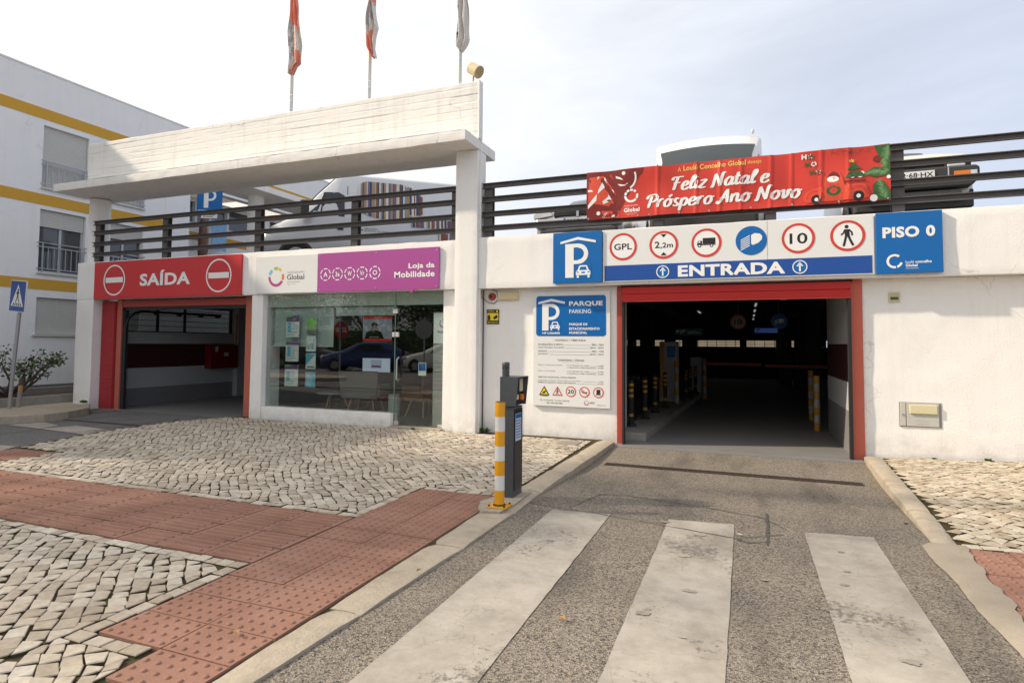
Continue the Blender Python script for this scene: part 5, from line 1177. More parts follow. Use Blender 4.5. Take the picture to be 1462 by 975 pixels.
# hood: trapezoid in side view, open towards the drivers
hx0, hx1 = -2.118, -1.937; hy0, hy1 = 5.19, 5.47
def hood_side(y0, y1):
    P = [(hx0, .875), (-1.962, .875), (hx1, 1.143), (hx0, 1.143)]
    return MB().add([(x, y0, z) for x, z in P]+[(x, y1, z) for x, z in P], [(0, 1, 2, 3), (7, 6, 5, 4)]+[(i, 4+i, 4+(i+1) % 4, (i+1) % 4) for i in range(4)])
hood_side(hy0, hy0+.012).build('hood_side', machine, t); hood_side(hy1-.012, hy1).build('hood_side', machine, t)
MB().add([(hx0, hy0+.012, 1.131), (hx1+.002, hy0+.012, 1.131), (hx1+.002, hy1-.012, 1.131), (hx0, hy1-.012, 1.131), (hx0, hy0+.012, 1.143), (hx1+.002, hy0+.012, 1.143), (hx1+.002, hy1-.012, 1.143), (hx0, hy1-.012, 1.143)], [(0, 3, 2, 1), (4, 5, 6, 7), (0, 1, 5, 4), (1, 2, 6, 5), (2, 3, 7, 6), (3, 0, 4, 7)]).build('hood_top', machine, t)
MB().box(hx0, hx0+.124, hy0+.012, hy1-.012, .875, 1.131).build('head', machine, t, bevel=.004)
MB().box(hx0+.124, hx0+.128, hy0+.012, hy1-.012, .878, 1.130).build('front_panel', machine_d, t)
MB().box(hx0+.128, hx0+.134, hy0+.17, hy0+.26, 1.00, 1.12).build('screen_plate', cream, t, bevel=.003)
MB().box(hx0+.128, hx0+.134, hy0+.03, hy0+.12, 1.02, 1.11).build('display', winglass, t, bevel=.003)
MB().cyl((hx0+.128, hy0+.215, .945), (hx0+.150, hy0+.215, .945), .030, n=18).build('push_button', orange, t)
MB().box(hx0+.128, hx0+.139, hy0+.05, hy0+.13, .93, .975).build('ticket_slot', cream, t, bevel=.003)
MB().lathe((-2.082, 5.245, 1.143), [(.034, 0), (.034, .10), (.036, .105), (.036, .125), (.028, .135)], 18).build('camera_post', machine, t)
m = MB()
for a in range(0, 360, 60):
    c_, s_ = math.cos(math.radians(a)), math.sin(math.radians(a)); m.cyl((-2.082+.030*c_, 5.245+.030*s_, 1.225), (-2.082+.0362*c_, 5.245+.0362*s_, 1.225), .008, n=8)
m.build('sensor_windows', machine_d, t)

# ------------------------------------------------------------------ flags, floodlight
def flag(label, x, y, z0, top, outline, cols, mats, name='flagpole', base=4.78):
    t = thing(name, (x, y, base), label, 'flag')
    MB().cyl((x, y, base), (x+.02, y, top), .042, .032, n=12).build('pole', whitep, t)
    MB().tube([(x+.03, y-.04, z0-.42), (x+.07, y-.05, z0-.44), (x+.07, y-.05, z0-.55), (x+.03, y-.04, z0-.55)], .006, 5).build('cleat', steel, t)
    # hanging cloth: folds run downwards from the hoist; outline = [(z, left, right)]
    zs = np.linspace(outline[-1][0], outline[0][0], 46); zz = [o[0] for o in outline][::-1]; lf = np.interp(zs, zz, [o[1] for o in outline][::-1]); rt_ = np.interp(zs, zz, [o[2] for o in outline][::-1])
    nx = 22; m = MB(); P = []
    for j, z in enumerate(zs):
        for i in range(nx):
            s = i/(nx-1); X_ = lf[j]+(rt_[j]-lf[j])*s+.012*math.sin(z*9+s*6); Y_ = y-.05+.055*math.sin(s*14+z*1.6+x)+.02*math.sin(s*31+z*4); P.append((X_, Y_, z))
    for j in range(45):
        for i in range(nx-1):
            z = zs[j]; s = i/(nx-1); k = cols(s, z+.10*math.sin(s*8)); m.add([], [], 0); m.f.append([j*nx+i, j*nx+i+1, (j+1)*nx+i+1, (j+1)*nx+i]); m.m.append(k); m.sm.append(True)
    m.v = P; m.build('cloth', mats, t, recalc=False); return t
FYF = 9.25; kx = FYF/9.6
def sc(x): return x*kx
def szz(z): return 1.45+(z-1.45)*kx
def c1(s, z):
    if z < szz(7.05): return 1 if s > .15 else 0
    if z < szz(7.22): return 0 if s < .45 else 1
    if s < .45 and szz(7.22) < z < szz(8.0): return 2 if (math.sin(z*19)*math.sin(s*21) > -.2) else 0
    return 0 if (s > .5 and z < szz(7.75)) else 1
flag('left flag hanging limp on its white pole, orange with a grey print', sc(-8.575), FYF, szz(6.9), szz(9.4), [(szz(9.2), sc(-8.57), sc(-8.47)), (szz(8.46), sc(-8.56), sc(-8.42)), (szz(7.7), sc(-8.60), sc(-8.30)), (szz(7.42), sc(-8.60), sc(-8.25)), (szz(7.06), sc(-8.58), sc(-8.29)), (szz(7.04), sc(-8.58), sc(-8.40)), (szz(6.88), sc(-8.57), sc(-8.53))], c1, [flagw, flago, flagg])
def c2(s, z):
    if z < szz(7.12): return 1 if s < .55 else 0
    if z < szz(7.35): return 1 if s < .7 else 0
    if z < szz(7.5): return 0
    if z < szz(7.98): return 2 if (math.sin(z*23)*math.sin(s*17) > -.3 and s < .8) else 0
    return 1
flag('middle flag hanging limp on its white pole, orange top with a grey and white band', sc(-6.70), FYF, szz(6.9), szz(9.4), [(szz(9.2), sc(-6.69), sc(-6.6)), (szz(8.06), sc(-6.70), sc(-6.57)), (szz(7.45), sc(-6.72), sc(-6.48)), (szz(7.3), sc(-6.72), sc(-6.52)), (szz(7.12), sc(-6.70), sc(-6.52)), (szz(6.88), sc(-6.56), sc(-6.52))], c2, [flagw, flago, flagg])
def c3(s, z): return 2 if (s < .28 and szz(6.95) < z < szz(7.75) and math.sin(z*37) > -.1) else 0
flag('right flag hanging limp on its white pole, plain off white cloth', sc(-4.765), FYF, szz(6.7), szz(9.4), [(szz(9.2), sc(-4.78), sc(-4.6)), (szz(7.66), sc(-4.79), sc(-4.606)), (szz(6.90), sc(-4.81), sc(-4.566)), (szz(6.80), sc(-4.815), sc(-4.62)), (szz(6.70), sc(-4.72), sc(-4.70))], c3, [flagw, flago, black])
t = thing('beam_lamp', (-4.14, 8.9, 5.74), 'cream drum shaped floodlight on the right end of the concrete beam', 'floodlight')
MB().cyl((-4.16, 8.88, 5.735), (-4.15, 8.88, 5.90), .022, n=10).build('bracket', alum, t)
m = MB(); a = Vector((-4.185, 8.86, 6.01)); b = Vector((-4.035, 8.84, 5.905)); d = (b-a)
m.cyl(a-d*.10, a, .055, .088, n=20); m.cyl(a, b, .095, .10, n=20); m.build('drum', ledm, t)
m = MB(); m.cyl(b, b+d*.10, .106, .106, n=20); m.build('rim', M('aged_lamp_rim', (.42, .32, .18), .5, var=.2), t)

# ------------------------------------------------------------------ pedestrian crossing sign, stub pole
t = thing('crossing_sign', (-13.57, 7.59, .09), 'blue pedestrian crossing sign on a grey pole at the far left', 'sign')
MB().cyl((-13.57, 7.59, .09), (-13.345, 7.60, 2.60), .034, n=14).build('pole', steel, t)
sp = MB(); y = 0
def R2(x0, x1, z0, z1, yy, k): sp.box(x0, x1, yy, yy+.0015, z0, z1, k)
s = MB().box(-.30, .30, -.012, .012, -.31, .31); o = s.build('panel', signwhite, t, loc=(0, 0, 0), bevel=.004)
sp.rect(-.285, .285, -.295, .295, -.0135, 0); sp.plate([(-.235, -.20), (.235, -.20), (0, .235)], -.0145, 1)
yy = -.0155; sp.disc(.01, .125, .026, yy, 2, n=14); sp.plate([(-.02, .10), (.035, .10), (.03, .0), (-.02, .0)], yy, 2); sp.line([(0, .0), (-.03, -.07), (-.06, -.12)], .026, yy, 2); sp.line([(.015, .0), (.04, -.06), (.075, -.115)], .024, yy-.0005, 2); sp.line([(-.015, .09), (-.05, .04)], .018, yy-.001, 2); sp.line([(.03, .09), (.06, .045)], .018, yy-.0014, 2)
for k in range(5): sp.plate([(-.17+k*.075, -.19), (-.13+k*.075, -.19), (-.105+k*.06, -.135), (-.135+k*.06, -.135)], yy, 2)
o2 = sp.build('pictogram', [signnavy, printw, black], t, loc=(0, 0, 0), recalc=False)
for q in (o, o2): q.location = Vector((-13.335, 7.53, 2.31))-Vector((-13.57, 7.59, .09)); q.rotation_euler = (0, math.radians(4.5), math.radians(-6))
t = thing('stub_post', (-13.75, 7.85, .09), 'short thin bark coloured post with a faded orange ring beside the crossing sign', 'post')
MB().cyl((-13.75, 7.85, .09), (-13.72, 7.86, .42), .045, .040, n=12).build('lower_post', concrete, t); MB().cyl((-13.72, 7.86, .42), (-13.715, 7.862, .53), .041, n=12).build('orange_ring', M('faded_orange', (.45, .26, .10), .7, var=.3, vs=20), t); MB().cyl((-13.715, 7.862, .53), (-13.71, 7.863, .66), .040, n=12).build('upper_post', bark, t)

# ------------------------------------------------------------------ leaves, shrub, trees
def leaf_cloud(m, centres, n, size, seed, mats=(0,)):
    r = random.Random(seed); V = m.v; F = m.f
    for i in range(n):
        c, R = centres[r.randrange(len(centres))]
        while True:
            p = Vector((r.uniform(-1, 1), r.uniform(-1, 1), r.uniform(-1, 1)))
            if .2 < p.length < 1: break
        p = Vector(c)+p*R; d = Vector((r.gauss(0, 1), r.gauss(0, 1), r.gauss(0, .6))).normalized(); e = d.cross(Vector((r.gauss(0, 1), r.gauss(0, 1), r.gauss(0, 1)))).normalized(); s = size*r.uniform(.6, 1.3)
        k = len(V); V.extend([tuple(p), tuple(p+d*s*.5+e*s*.3), tuple(p+d*s), tuple(p+d*s*.5-e*s*.3)]); F.append([k, k+1, k+2, k+3]); m.m.append(mats[r.randrange(len(mats))]); m.sm.append(False)
t = thing('hibiscus_shrub', (-14.75, 8.2, .2), 'multi stemmed hibiscus shrub with dark leaves and few red flowers in the planting bed', 'shrub')
r = random.Random(5); m = MB(); tips = []
for i in range(13):
    a = r.uniform(0, 6.28); l = r.uniform(.25, .5); b0 = Vector((-14.75+r.uniform(-.10, .1), 8.2+r.uniform(-.15, .15), .18)); p1 = b0+Vector((math.cos(a)*l*.8, math.sin(a)*l, r.uniform(.25, .42))); p2 = p1+Vector((math.cos(a)*.10+r.uniform(-.15, .15), math.sin(a)*.15+r.uniform(-.15, .15), r.uniform(.3, .5)))
    m.cyl(b0, p1, .032, .022, n=7); m.cyl(p1, p2, .022, .010, n=6); tips += [p2, (p1+p2)/2]
    for _ in range(3):
        p3 = p2+Vector((r.uniform(-.25, .25), r.uniform(-.3, .3), r.uniform(-.1, .25))); m.cyl(p1+(p2-p1)*r.random(), p3, .009, .005, n=5); tips.append(p3)
m.build('branches', bark, t)
m = MB(); leaf_cloud(m, [(p, .15) for p in tips], 1000, .075, 3, (0, 0, 0, 1)); m.build('foliage', [leafm, leafl], t, recalc=False)
for p in (tips[3], tips[9], tips[20]):
    m = MB()
    for k in range(5):
        a = k*1.257; d = Vector((math.cos(a), math.sin(a), .35))*.06; e = Vector((-math.sin(a), math.cos(a), 0))*.03; q = p+Vector((.06, -.10, .05)); m.add([q, q+d*.6+e, q+d, q+d*.6-e], [(0, 1, 2, 3)])
    m.build('flower', flowerm, t, recalc=False)
def tree(label, x, y, h, cr, seed, leaves=9000, trunk=.16, name='tree', fol=None, low=.35):
    t = thing(name, (x, y, -.05), label, 'tree', 'trees on the far side of the street and car park' if name == 'tree' else None)
    r = random.Random(seed); m = MB(); hz = h*low; top = Vector((x+r.uniform(-.3, .3), y+r.uniform(-.3, .3), hz)); m.cyl((x, y, -.1), top, trunk, trunk*.75, n=10); cs = []
    for i in range(9):
        a = i*2.4+r.uniform(-.4, .4); e = r.uniform(.3, 1.2); l = cr*r.uniform(.55, 1.0); q = top+Vector((math.cos(a)*math.cos(e)*l, math.sin(a)*math.cos(e)*l, (h-hz)*.45*(.4+math.sin(e)))); m.cyl(top, q, trunk*.45, trunk*.12, n=6); cs.append((q, cr*r.uniform(.30, .48)))
        for _ in range(2):
            q2 = q+Vector((r.uniform(-1, 1), r.uniform(-1, 1), r.uniform(-.3, 1)))*cr*.45; m.cyl(q, q2, trunk*.14, trunk*.05, n=5); cs.append((q2, cr*r.uniform(.22, .38)))
    m.build('trunk', bark, t)
    m = MB(); leaf_cloud(m, cs, leaves, .20, seed+1, (0, 0, 1)); m.build('crown', fol or [leafm, leafl], t, recalc=False); return t
# shade tree out of frame to the left: the source of the dappled shade on the paving
tree('tall street tree left of the camera beside the apartment building', -17.3, .2, 12.4, 4.3, 3, leaves=7500, name='street_tree')
k_ = 0
TL = ['street tree farthest right of the round sign, mirrored in the shop door', 'tree mirrored behind the round sign in the shop door', 'tree mirrored right of the blue car in the shop window', 'tree mirrored above the blue car in the shop window', 'tree mirrored above the black car in the shop window', 'tree mirrored at the far left of the shop window', 'tree behind the camera opposite the tall pillar', 'tree behind the camera opposite the wide entrance']
for x, y, h, c in ((-9, -21, 7.5, 3.3), (-15, -23, 8.2, 3.6), (-21.5, -21.5, 7.2, 3.2), (-28, -23, 8.6, 3.7), (-35, -22, 7.6, 3.4), (-43, -24, 8.4, 3.8), (-3, -24, 7.8, 3.4), (4, -22, 7.2, 3.2)):
    k_ += 1; h *= .92
    tree(TL[k_-1], x, y, h, c*1.25, 40+k_, leaves=6500, low=.22)

# ------------------------------------------------------------------ apartment building on the left
ab = thing('apartment_building', (-16.13, 8, 0), 'white three storey apartment building with ochre bands and roller shutters', 'building')
BX = -16.13
def wall(name, b, mat=plaster_l, bev=.0): return MB().box(*b).build(name, mat, ab, bevel=bev)
# front wall pieces around window openings (wall thickness .3 going back)
wins = [(9.51, 10.61, 5.22, 6.77, 'closed'), (9.50, 10.60, 3.12, 4.68, 'half'), (9.46, 10.60, 1.59, 2.50, 'closed_low'), (11.15, 12.20, 5.25, 6.77, 'closed'), (11.15, 12.25, 3.12, 4.68, 'half'), (11.15, 12.25, 1.59, 2.5, 'closed_low'), (5.2, 6.3, 5.22, 6.77, 'closed'), (5.2, 6.3, 3.12, 4.68, 'half')]
ycuts_ = [-8.0, 5.2, 6.3, 9.5, 10.605, 11.15, 12.23, 12.85]
def column_wall(y0, y1, holes):
    z = 0; 
    for a, b in sorted(holes): wall('wall', (BX-.3, BX, y0, y1, z, a)); z = b
    wall('wall', (BX-.3, BX, y0, y1, z, 8.08))
column_wall(2.2, 5.2, []); column_wall(5.2, 6.3, [(3.12, 4.68), (5.22, 6.77)]); column_wall(6.3, 9.5, []); column_wall(9.5, 10.605, [(1.59, 2.5), (3.12, 4.68), (5.22, 6.77)]); column_wall(10.605, 11.15, []); column_wall(11.15, 12.23, [(1.59, 2.5), (3.12, 4.68), (5.22, 6.77)]); column_wall(12.23, 12.9, [])
wall('roof', (-26, BX-.31, 2.2, 20.6, 7.75, 8.02)); wall('parapet_cap', (BX-.32, BX+.015, 2.19, 20.62, 8.082, 8.12))
wall('rear_wall', (-26.2, -26.02, 2.2, 20.6, 0, 8.0)); wall('end_wall', (-26, BX, 2.0, 2.19, 0, 8.0))
for z0, z1 in ((2.69, 2.95), (4.78, 5.05), (6.91, 7.18)): wall('painted_band', (BX+.001, BX+.008, 2.2, 12.89, z0, z1), yellowband)
wall('plinth', (BX+.001, BX+.02, 2.2, 12.89, 0, .36), greypaint)
for y0, y1, z0, z1, kind in wins:
    f = MB(); w = .05; f.box(BX-.16, BX-.10, y0, y0+w, z0, z1); f.box(BX-.16, BX-.10, y1-w, y1, z0, z1); f.box(BX-.16, BX-.10, y0+w, y1-w, z1-w, z1); f.box(BX-.16, BX-.10, y0+w, y1-w, z0, z0+w); f.box(BX-.15, BX-.11, (y0+y1)/2-.03, (y0+y1)/2+.03, z0+w, z1-w)
    wo_ = f.build('window', alum, ab, loc=(BX, y0, z0)); MB().box(BX-.145, BX-.135, y0+w, y1-w, z0+w, z1-w).build('pane', winglass, wo_)
    MB().box(BX-.10, BX+.05, y0-.03, y1+.03, z0-.045, z0-.001).build('sill', shutterm, wo_, bevel=.004)
    sz = {'closed': z0+.02, 'half': z1-.42, 'closed_low': z0+.02}[kind]; m = MB(); z = sz
    while z < z1-.01: m.box(BX-.085, BX-.07+.004, y0+.02, y1-.02, z, min(z+.040, z1)); z += .046
    m.build('shutter', shutterm, wo_, kind='stuff')
    if kind != 'closed_low':
        g = MB(); zt = z0+.72 if kind == 'half' else z0+.66
        for zz_ in (zt, zt-.10, z0+.08): g.box(BX+.012, BX+.030, y0-.04, y1+.04, zz_, zz_+.022)
        for k in range(8): yy_ = y0+(y1-y0)*(k+.5)/8; g.box(BX+.015, BX+.027, yy_-.008, yy_+.008, z0+.10, zt-.10)
        for yy_ in (y0+.08, y1-.10): g.box(BX+.01, BX+.034, yy_-.014, yy_+.014, z0-.0, zt)
        g.build('guard_rail', steel, wo_)
# pillar, recess with balcony strip and the farther wing
wall('pillar', (BX-.3, BX+.02, 12.9, 13.55, 0, 6.30)); wall('pillar_return', (BX-.31, BX-.0, 13.551, 13.75, 0, 6.30), plaster_l)
wall('wall', (BX-.3, BX, 12.9, 20.6, 6.301, 8.08)); wall('painted_band', (BX+.001, BX+.008, 12.9, 20.6, 6.91, 7.18), yellowband)
wall('wall', (-17.6, -17.3, 13.56, 20.6, 0, 5.45)); wall('wall', (-17.6, -17.3, 13.56, 20.6, 6.15, 6.3)); wall('painted_band', (-17.299, -17.29, 13.56, 20.6, 4.86, 5.13), yellowband)
for k in range(5):
    y0 = 13.7+k*1.35; f = MB().box(-17.42, -17.36, y0, y0+.05, 5.451, 6.149); f.box(-17.42, -17.36, y0+1.2, y0+1.25, 5.451, 6.149); wo_ = f.build('window', alum, ab, loc=(-17.4, y0, 5.45)); MB().box(-17.40, -17.39, y0+.05, y0+1.2, 5.451, 6.149).build('pane', winglass, wo_)
    wall('wall', (-17.6, -17.3, y0+1.251, y0+1.349, 5.451, 6.149))
for zz_ in (3.4, 3.9):
    pass
m = MB()
for zz_ in (3.35, 3.75, 4.15): m.box(-16.9, -16.85, 13.8, 18.0, zz_, zz_+.07)
for y_ in (13.8, 15.2, 16.6, 18.0): m.box(-16.9, -16.85, y_, y_+.06, 3.0, 4.2)
m.build('balcony_railing', railm, ab)
# farther white blocks closing the view above the deck
fb = thing('far_building', (-16, 34, 0), 'pale distant building just visible above the deck behind the library van', 'building'); MB().box(-30, -17.4, 24, 34, 0, 9.2).build('wall', plaster_l, fb); MB().box(-30, -17.39, 23.98, 34.01, 7.6, 7.9).build('painted_band', yellowband, fb)
# parking P sign on the deck
t = thing('parking_sign_post', (-12.9, 11.6, 3.1), 'square blue P parking sign on a thin pole behind the left railing', 'sign')
k = 11.6/11.5
MB().cyl((-12.9, 11.62, 3.1), (-12.9, 11.62, 5.38), .03, n=10).build('pole', steel, t)
s = MB().box(-.32, .32, -.01, .01, -.32, .32).build('panel', signblue, t, loc=(0, 0, 0), bevel=.003); q = MB()
q.rect(-.30, .30, .290, .302, -.0125); q.rect(-.30, .30, -.302, -.290, -.0125); parking_P(q, -.14, .17, -.23, .23, -.013); q2 = q.build('letter', printw, t, loc=(0, 0, 0), recalc=False)
s3 = MB().box(-.20, .20, -.008, .008, -.07, .07).build('sub_plate', signwhite, t, loc=(0, 0, 0)); q = MB(); q.line([(-.15, .02), (.15, .02)], .02, -.01); q.line([(-.15, -.025), (.10, -.025)], .02, -.01); s4 = q.build('sub_plate_print', greytext, t, loc=(0, 0, 0), recalc=False)
for a_, z_ in ((s, 5.13), (q2, 5.13), (s3, 4.70), (s4, 4.70)): a_.location = Vector((-12.9, 11.58, z_))-Vector((-12.9, 11.6, 3.1)); a_.rotation_euler = (0, 0, math.radians(25))
# towel and closed parasol on the balcony behind
m = MB(); nx = 12; P = []
for j in range(10):
    for i in range(nx): P.append((-16.80+.03*math.sin(i*1.3), 15.2+.055*i, 5.55-.11*j+.02*math.sin(i)))
m.add(P, [(j*nx+i, j*nx+i+1, (j+1)*nx+i+1, (j+1)*nx+i) for j in range(9) for i in range(nx-1)], 0, True); m.build('hanging_towel', towel, loc=(-16.8, 15.2, 4.6), recalc=False, label='light blue towel hanging behind the blue P sign', cat='towel')
t = thing('closed_parasol', (-16.5, 14.6, 3.1), 'closed brown parasol standing left of the blue P sign', 'parasol'); MB().lathe((-16.5, 14.6, 3.1), [(.02, 0), (.02, 1.0)], 8).build('pole', steel, t); MB().lathe((-16.5, 14.6, 3.1), [(.12, 1.0), (.16, 1.3), (.12, 2.2), (.03, 2.6)], 10).build('cloth', brownfab, t)

# ------------------------------------------------------------------ things behind the camera, seen in the shop glass
MB().box(-70, 40, -60, -5, -.12, .0).build('car_park_paving', asph2, kind='structure')
m = MB(); P = [( -17.2+3.0*math.cos(a), -1.2+1.3*math.sin(a)) for a in np.linspace(0, 6.283, 28, endpoint=False)]; n = 28
m.add([(x, y, .13) for x, y in P]+[(x, y, -.1) for x, y in P], [tuple(range(n))]+[(i, n+i, n+(i+1) % n, (i+1) % n) for i in range(n)]); m.build('traffic_island', sand, kind='structure')
t = thing('stop_sign', (-15.0, -2.0, .13), 'red octagonal STOP sign reflected in the shop window', 'sign')
MB().cyl((-15.0, -2.0, .13), (-15.0, -2.0, 2.35), .035, n=10).build('pole', steel, t)
m = MB(); m.add([(-15.0+.36*math.cos(math.radians(22.5+45*k)), yy, 1.95+.36*math.sin(math.radians(22.5+45*k))) for yy in (-2.06, -2.04) for k in range(8)], [tuple(range(8)), tuple(range(15, 7, -1))]+[(i, 8+i, 8+(i+1) % 8, (i+1) % 8) for i in range(8)]); m.build('panel', signred, t)
m = MB(); text(m, 'STOP', -.26, .26, -.1, .1, 0, bold=.03); o = m.build('lettering', printw, t, loc=(0, 0, 0), recalc=False); o.location = (0, -.03, 1.82); o.rotation_euler = (0, 0, math.pi)
t = thing('round_sign', (-12.1, -3.6, 0), 'back of a round grey road sign on a pole, reflected in the shop door', 'sign'); MB().cyl((-12.1, -3.6, 0), (-12.1, -3.6, 2.5), .035, n=10).build('pole', steel, t); MB().cyl((-12.1, -3.56, 2.0), (-12.1, -3.54, 2.0), .40, n=28).build('panel', steel, t)
fbb = thing('street_building', (-30, -40, 0), 'pale beige four storey building reflected above the trees in the shop door', 'building')
MB().box(-32, -25.5, -46, -36, 0, 11).build('wall', distb, fbb)
for i in range(2):
    for j in range(4):
        MB().box(-31+i*2.8, -29.7+i*2.8, -35.99, -35.95, 1.2+j*2.9, 2.6+j*2.9).build('window', winglass, fbb)
fb2 = thing('street_building', (-60, -58, 0), 'long white low building reflected behind the parked cars', 'building'); MB().box(-75, -40, -66, -58, 0, 6).build('wall', plaster_l, fb2)
for i in range(9):
    for j in range(2): MB().box(-73+i*4, -71.2+i*4, -57.99, -57.95, 1.0+j*3, 2.4+j*3).build('window', winglass, fb2)

hd = thing('clipped_hedge', (-27, -18.6, 0), 'long dark hedge mirrored behind the parked cars in the shop window', 'hedge')
MB().box(-48, -6, -19.0, -18.3, 0, 2.3).build('hedge_core', leafm, hd); m = MB(); leaf_cloud(m, [((x, -18.5, 1.5), 1.15) for x in np.arange(-48, -6, 1.0)], 9000, .22, 77, (0, 0, 1)); m.build('foliage', [leafm, leafl], hd, recalc=False)
# ------------------------------------------------------------------ vehicles
def interp_st(st, x):
    xs = [s[0] for s in st]; return [float(np.interp(x, xs, [s[k] for s in st])) for k in range(1, 7)]
def ring_pts(s, crown=.03, nroof=4):
    zb, zbelt, zroof, wl, wb, wr = s; e = min(.07, (zroof-zbelt)*.45)
    half = [(wl*.86, zb), (wl, zb+.13), (wl*1.0, zb+(zbelt-zb)*.55), (wb, zbelt), (wr+(wb-wr)*.04, zroof-e), (wr-.05, zroof-e*.15)]
    L_ = [(-y, z) for y, z in half]; R_ = [(y, z) for y, z in reversed(half)]
    mid = []
    for k in range(1, nroof): t = k/nroof; y = -(wr-.05)*(1-2*t); mid.append((y, zroof+crown*(1-(y/(wr or 1))**2)))
    return L_+mid+R_
def body(st, mat, parent, crown=.03, n=40):
    xs = sorted(set([s[0] for s in st]+list(np.linspace(st[0][0], st[-1][0], n)))); R_ = [ring_pts(interp_st(st, x), crown) for x in xs]; k = len(R_[0])
    V = [(x, y, z) for x, r_ in zip(xs, R_) for y, z in r_]; m = MB()
    m.add(V, [(i*k+j, i*k+(j+1) % k, (i+1)*k+(j+1) % k, (i+1)*k+j) for i in range(len(xs)-1) for j in range(k)], 0, True)
    m.add(V[:k], [tuple(range(k))]); m.add(V[-k:], [tuple(range(k-1, -1, -1))])
    o = m.build('body', mat, parent, loc=(0, 0, 0)); return o
def screen(name, st, xa, xb, parent, mat, inset=.08, crown=.03, off=.012, frac=(.06, .94)):
    """curved pane following the slope between two stations"""
    def edge(x):
        s = interp_st(st, x); return s[2], s[5]-.05
    m = MB(); V = []; nr = 8; nc = 9
    for i in range(nr):
        t = frac[0]+(frac[1]-frac[0])*i/(nr-1); x = xa+(xb-xa)*t; z, w = edge(x); w -= inset*.5
        for j in range(nc): u = -1+2*j/(nc-1); V.append((x-(off if xb > xa else -off), w*u, z+crown*(1-(w*u/(w+.01))**2)+off))
    m.add(V, [(i*nc+j, i*nc+j+1, (i+1)*nc+j+1, (i+1)*nc+j) for i in range(nr-1) for j in range(nc-1)], 0, True)
    return m.build(name, mat, parent, loc=(0, 0, 0), recalc=False)
def side_pane(name, st, poly, parent, mat, sides=(-1, 1), off=.008):
    out = []
    for sd in sides:
        m = MB(); V = []
        for x, z in poly:
            s = interp_st(st, x); zb, zbelt, zroof, wl, wb, wr = s; t = min(1, max(0, (z-zbelt)/max(.05, zroof-zbelt))); w = wb+(wr-wb)*t
            V.append((x, sd*(w+off), z))
        m.add(V, [tuple(range(len(V)))[::sd]]); out.append(m.build(name, mat, parent, loc=(0, 0, 0), recalc=False))
    return out
def wheel(x, y, r, parent, w=.21):
    s = 1 if y > 0 else -1; m = MB(); m.cyl((x, y-s*w, r), (x, y, r), r, n=24); m.cyl((x, y, r), (x, y+s*.008, r), r*.93, r*.86, n=24)
    wh = m.build('wheel', rubber, parent, loc=(0, 0, 0)); q = MB(); q.cyl((x, y+s*.006, r), (x, y+s*.016, r), r*.62, r*.58, n=20)
    for k in range(5):
        a = k*1.2566; q.cyl((x+math.cos(a)*r*.4, y+s*.014, r+math.sin(a)*r*.4), (x+math.cos(a)*r*.4, y+s*.018, r+math.sin(a)*r*.4), r*.10, n=8, mat=1)
    q.build('rim', [rimm, rubber], wh, loc=(0, 0, 0)); return wh
def arch(x, y, r, parent): 
    s = 1 if y > 0 else -1; m = MB(); m.cyl((x, y, r), (x, y+s*.006, r), r*1.17, n=28); return m.build('wheel_arch', plastic, parent, loc=(0, 0, 0))
def lens(name, parent, poly, mat, x, d=.02):
    m = MB(); n = len(poly); m.add([(x-d, y, z) for y, z in poly]+[(x+.06, y, z) for y, z in poly], [tuple(range(n))]+[(i, n+i, n+(i+1) % n, (i+1) % n) for i in range(n)]); return m.build(name, mat, parent, loc=(0, 0, 0), bevel=.004)
def vtext(s, parent, x, y0, y1, z0, z1, mat, bold=.01, name='lettering'):
    # lettering on a face turned to local -X: reads along -Y .. so mirrored coordinates are used
    m = MB(); text(m, s, 0, 1, 0, 1, 0, bold=bold); m.v = [(x, y0+(y1-y0)*a, z0+(z1-z0)*c) for a, b, c in m.v]; return m.build(name, mat, parent, loc=(0, 0, 0), recalc=False)
HATCH = [(0, .30, .62, .66, .60, .60, .55), (.10, .22, .70, .76, .80, .74, .66), (.5, .20, .80, .90, .88, .84, .72), (1.05, .20, .90, 1.00, .90, .87, .74), (1.75, .20, .93, 1.36, .90, .88, .66), (2.1, .20, .94, 1.46, .90, .88, .64), (3.2, .20, .96, 1.47, .90, .88, .62), (3.75, .22, .98, 1.36, .89, .86, .62), (4.10, .30, .98, 1.02, .84, .80, .66)]
VANS = [(0, .35, .78, .82, .72, .68, .60), (.12, .25, .95, 1.00, .90, .84, .74), (.5, .24, 1.10, 1.20, .98, .94, .80), (.85, .24, 1.22, 1.40, 1.0, .97, .84), (1.25, .24, 1.28, 1.88, 1.0, .98, .86), (1.68, .24, 1.30, 2.34, 1.0, 1.0, .98), (2.1, .24, 1.30, 2.48, 1.0, 1.0, .99), (5.3, .26, 1.30, 2.46, 1.0, .99, .93), (5.4, .32, 1.30, 2.38, .97, .96, .90)]
LIBV = [list(s_) for s_ in VANS]
for s_ in LIBV:
    if s_[0] > 1.6: s_[3] = {1.68: 2.32, 2.1: 2.42, 5.3: 2.42, 5.4: 2.36}[s_[0]]; s_[5] = .985; s_[6] = .90
LIBV = [tuple(s_) for s_ in LIBV]
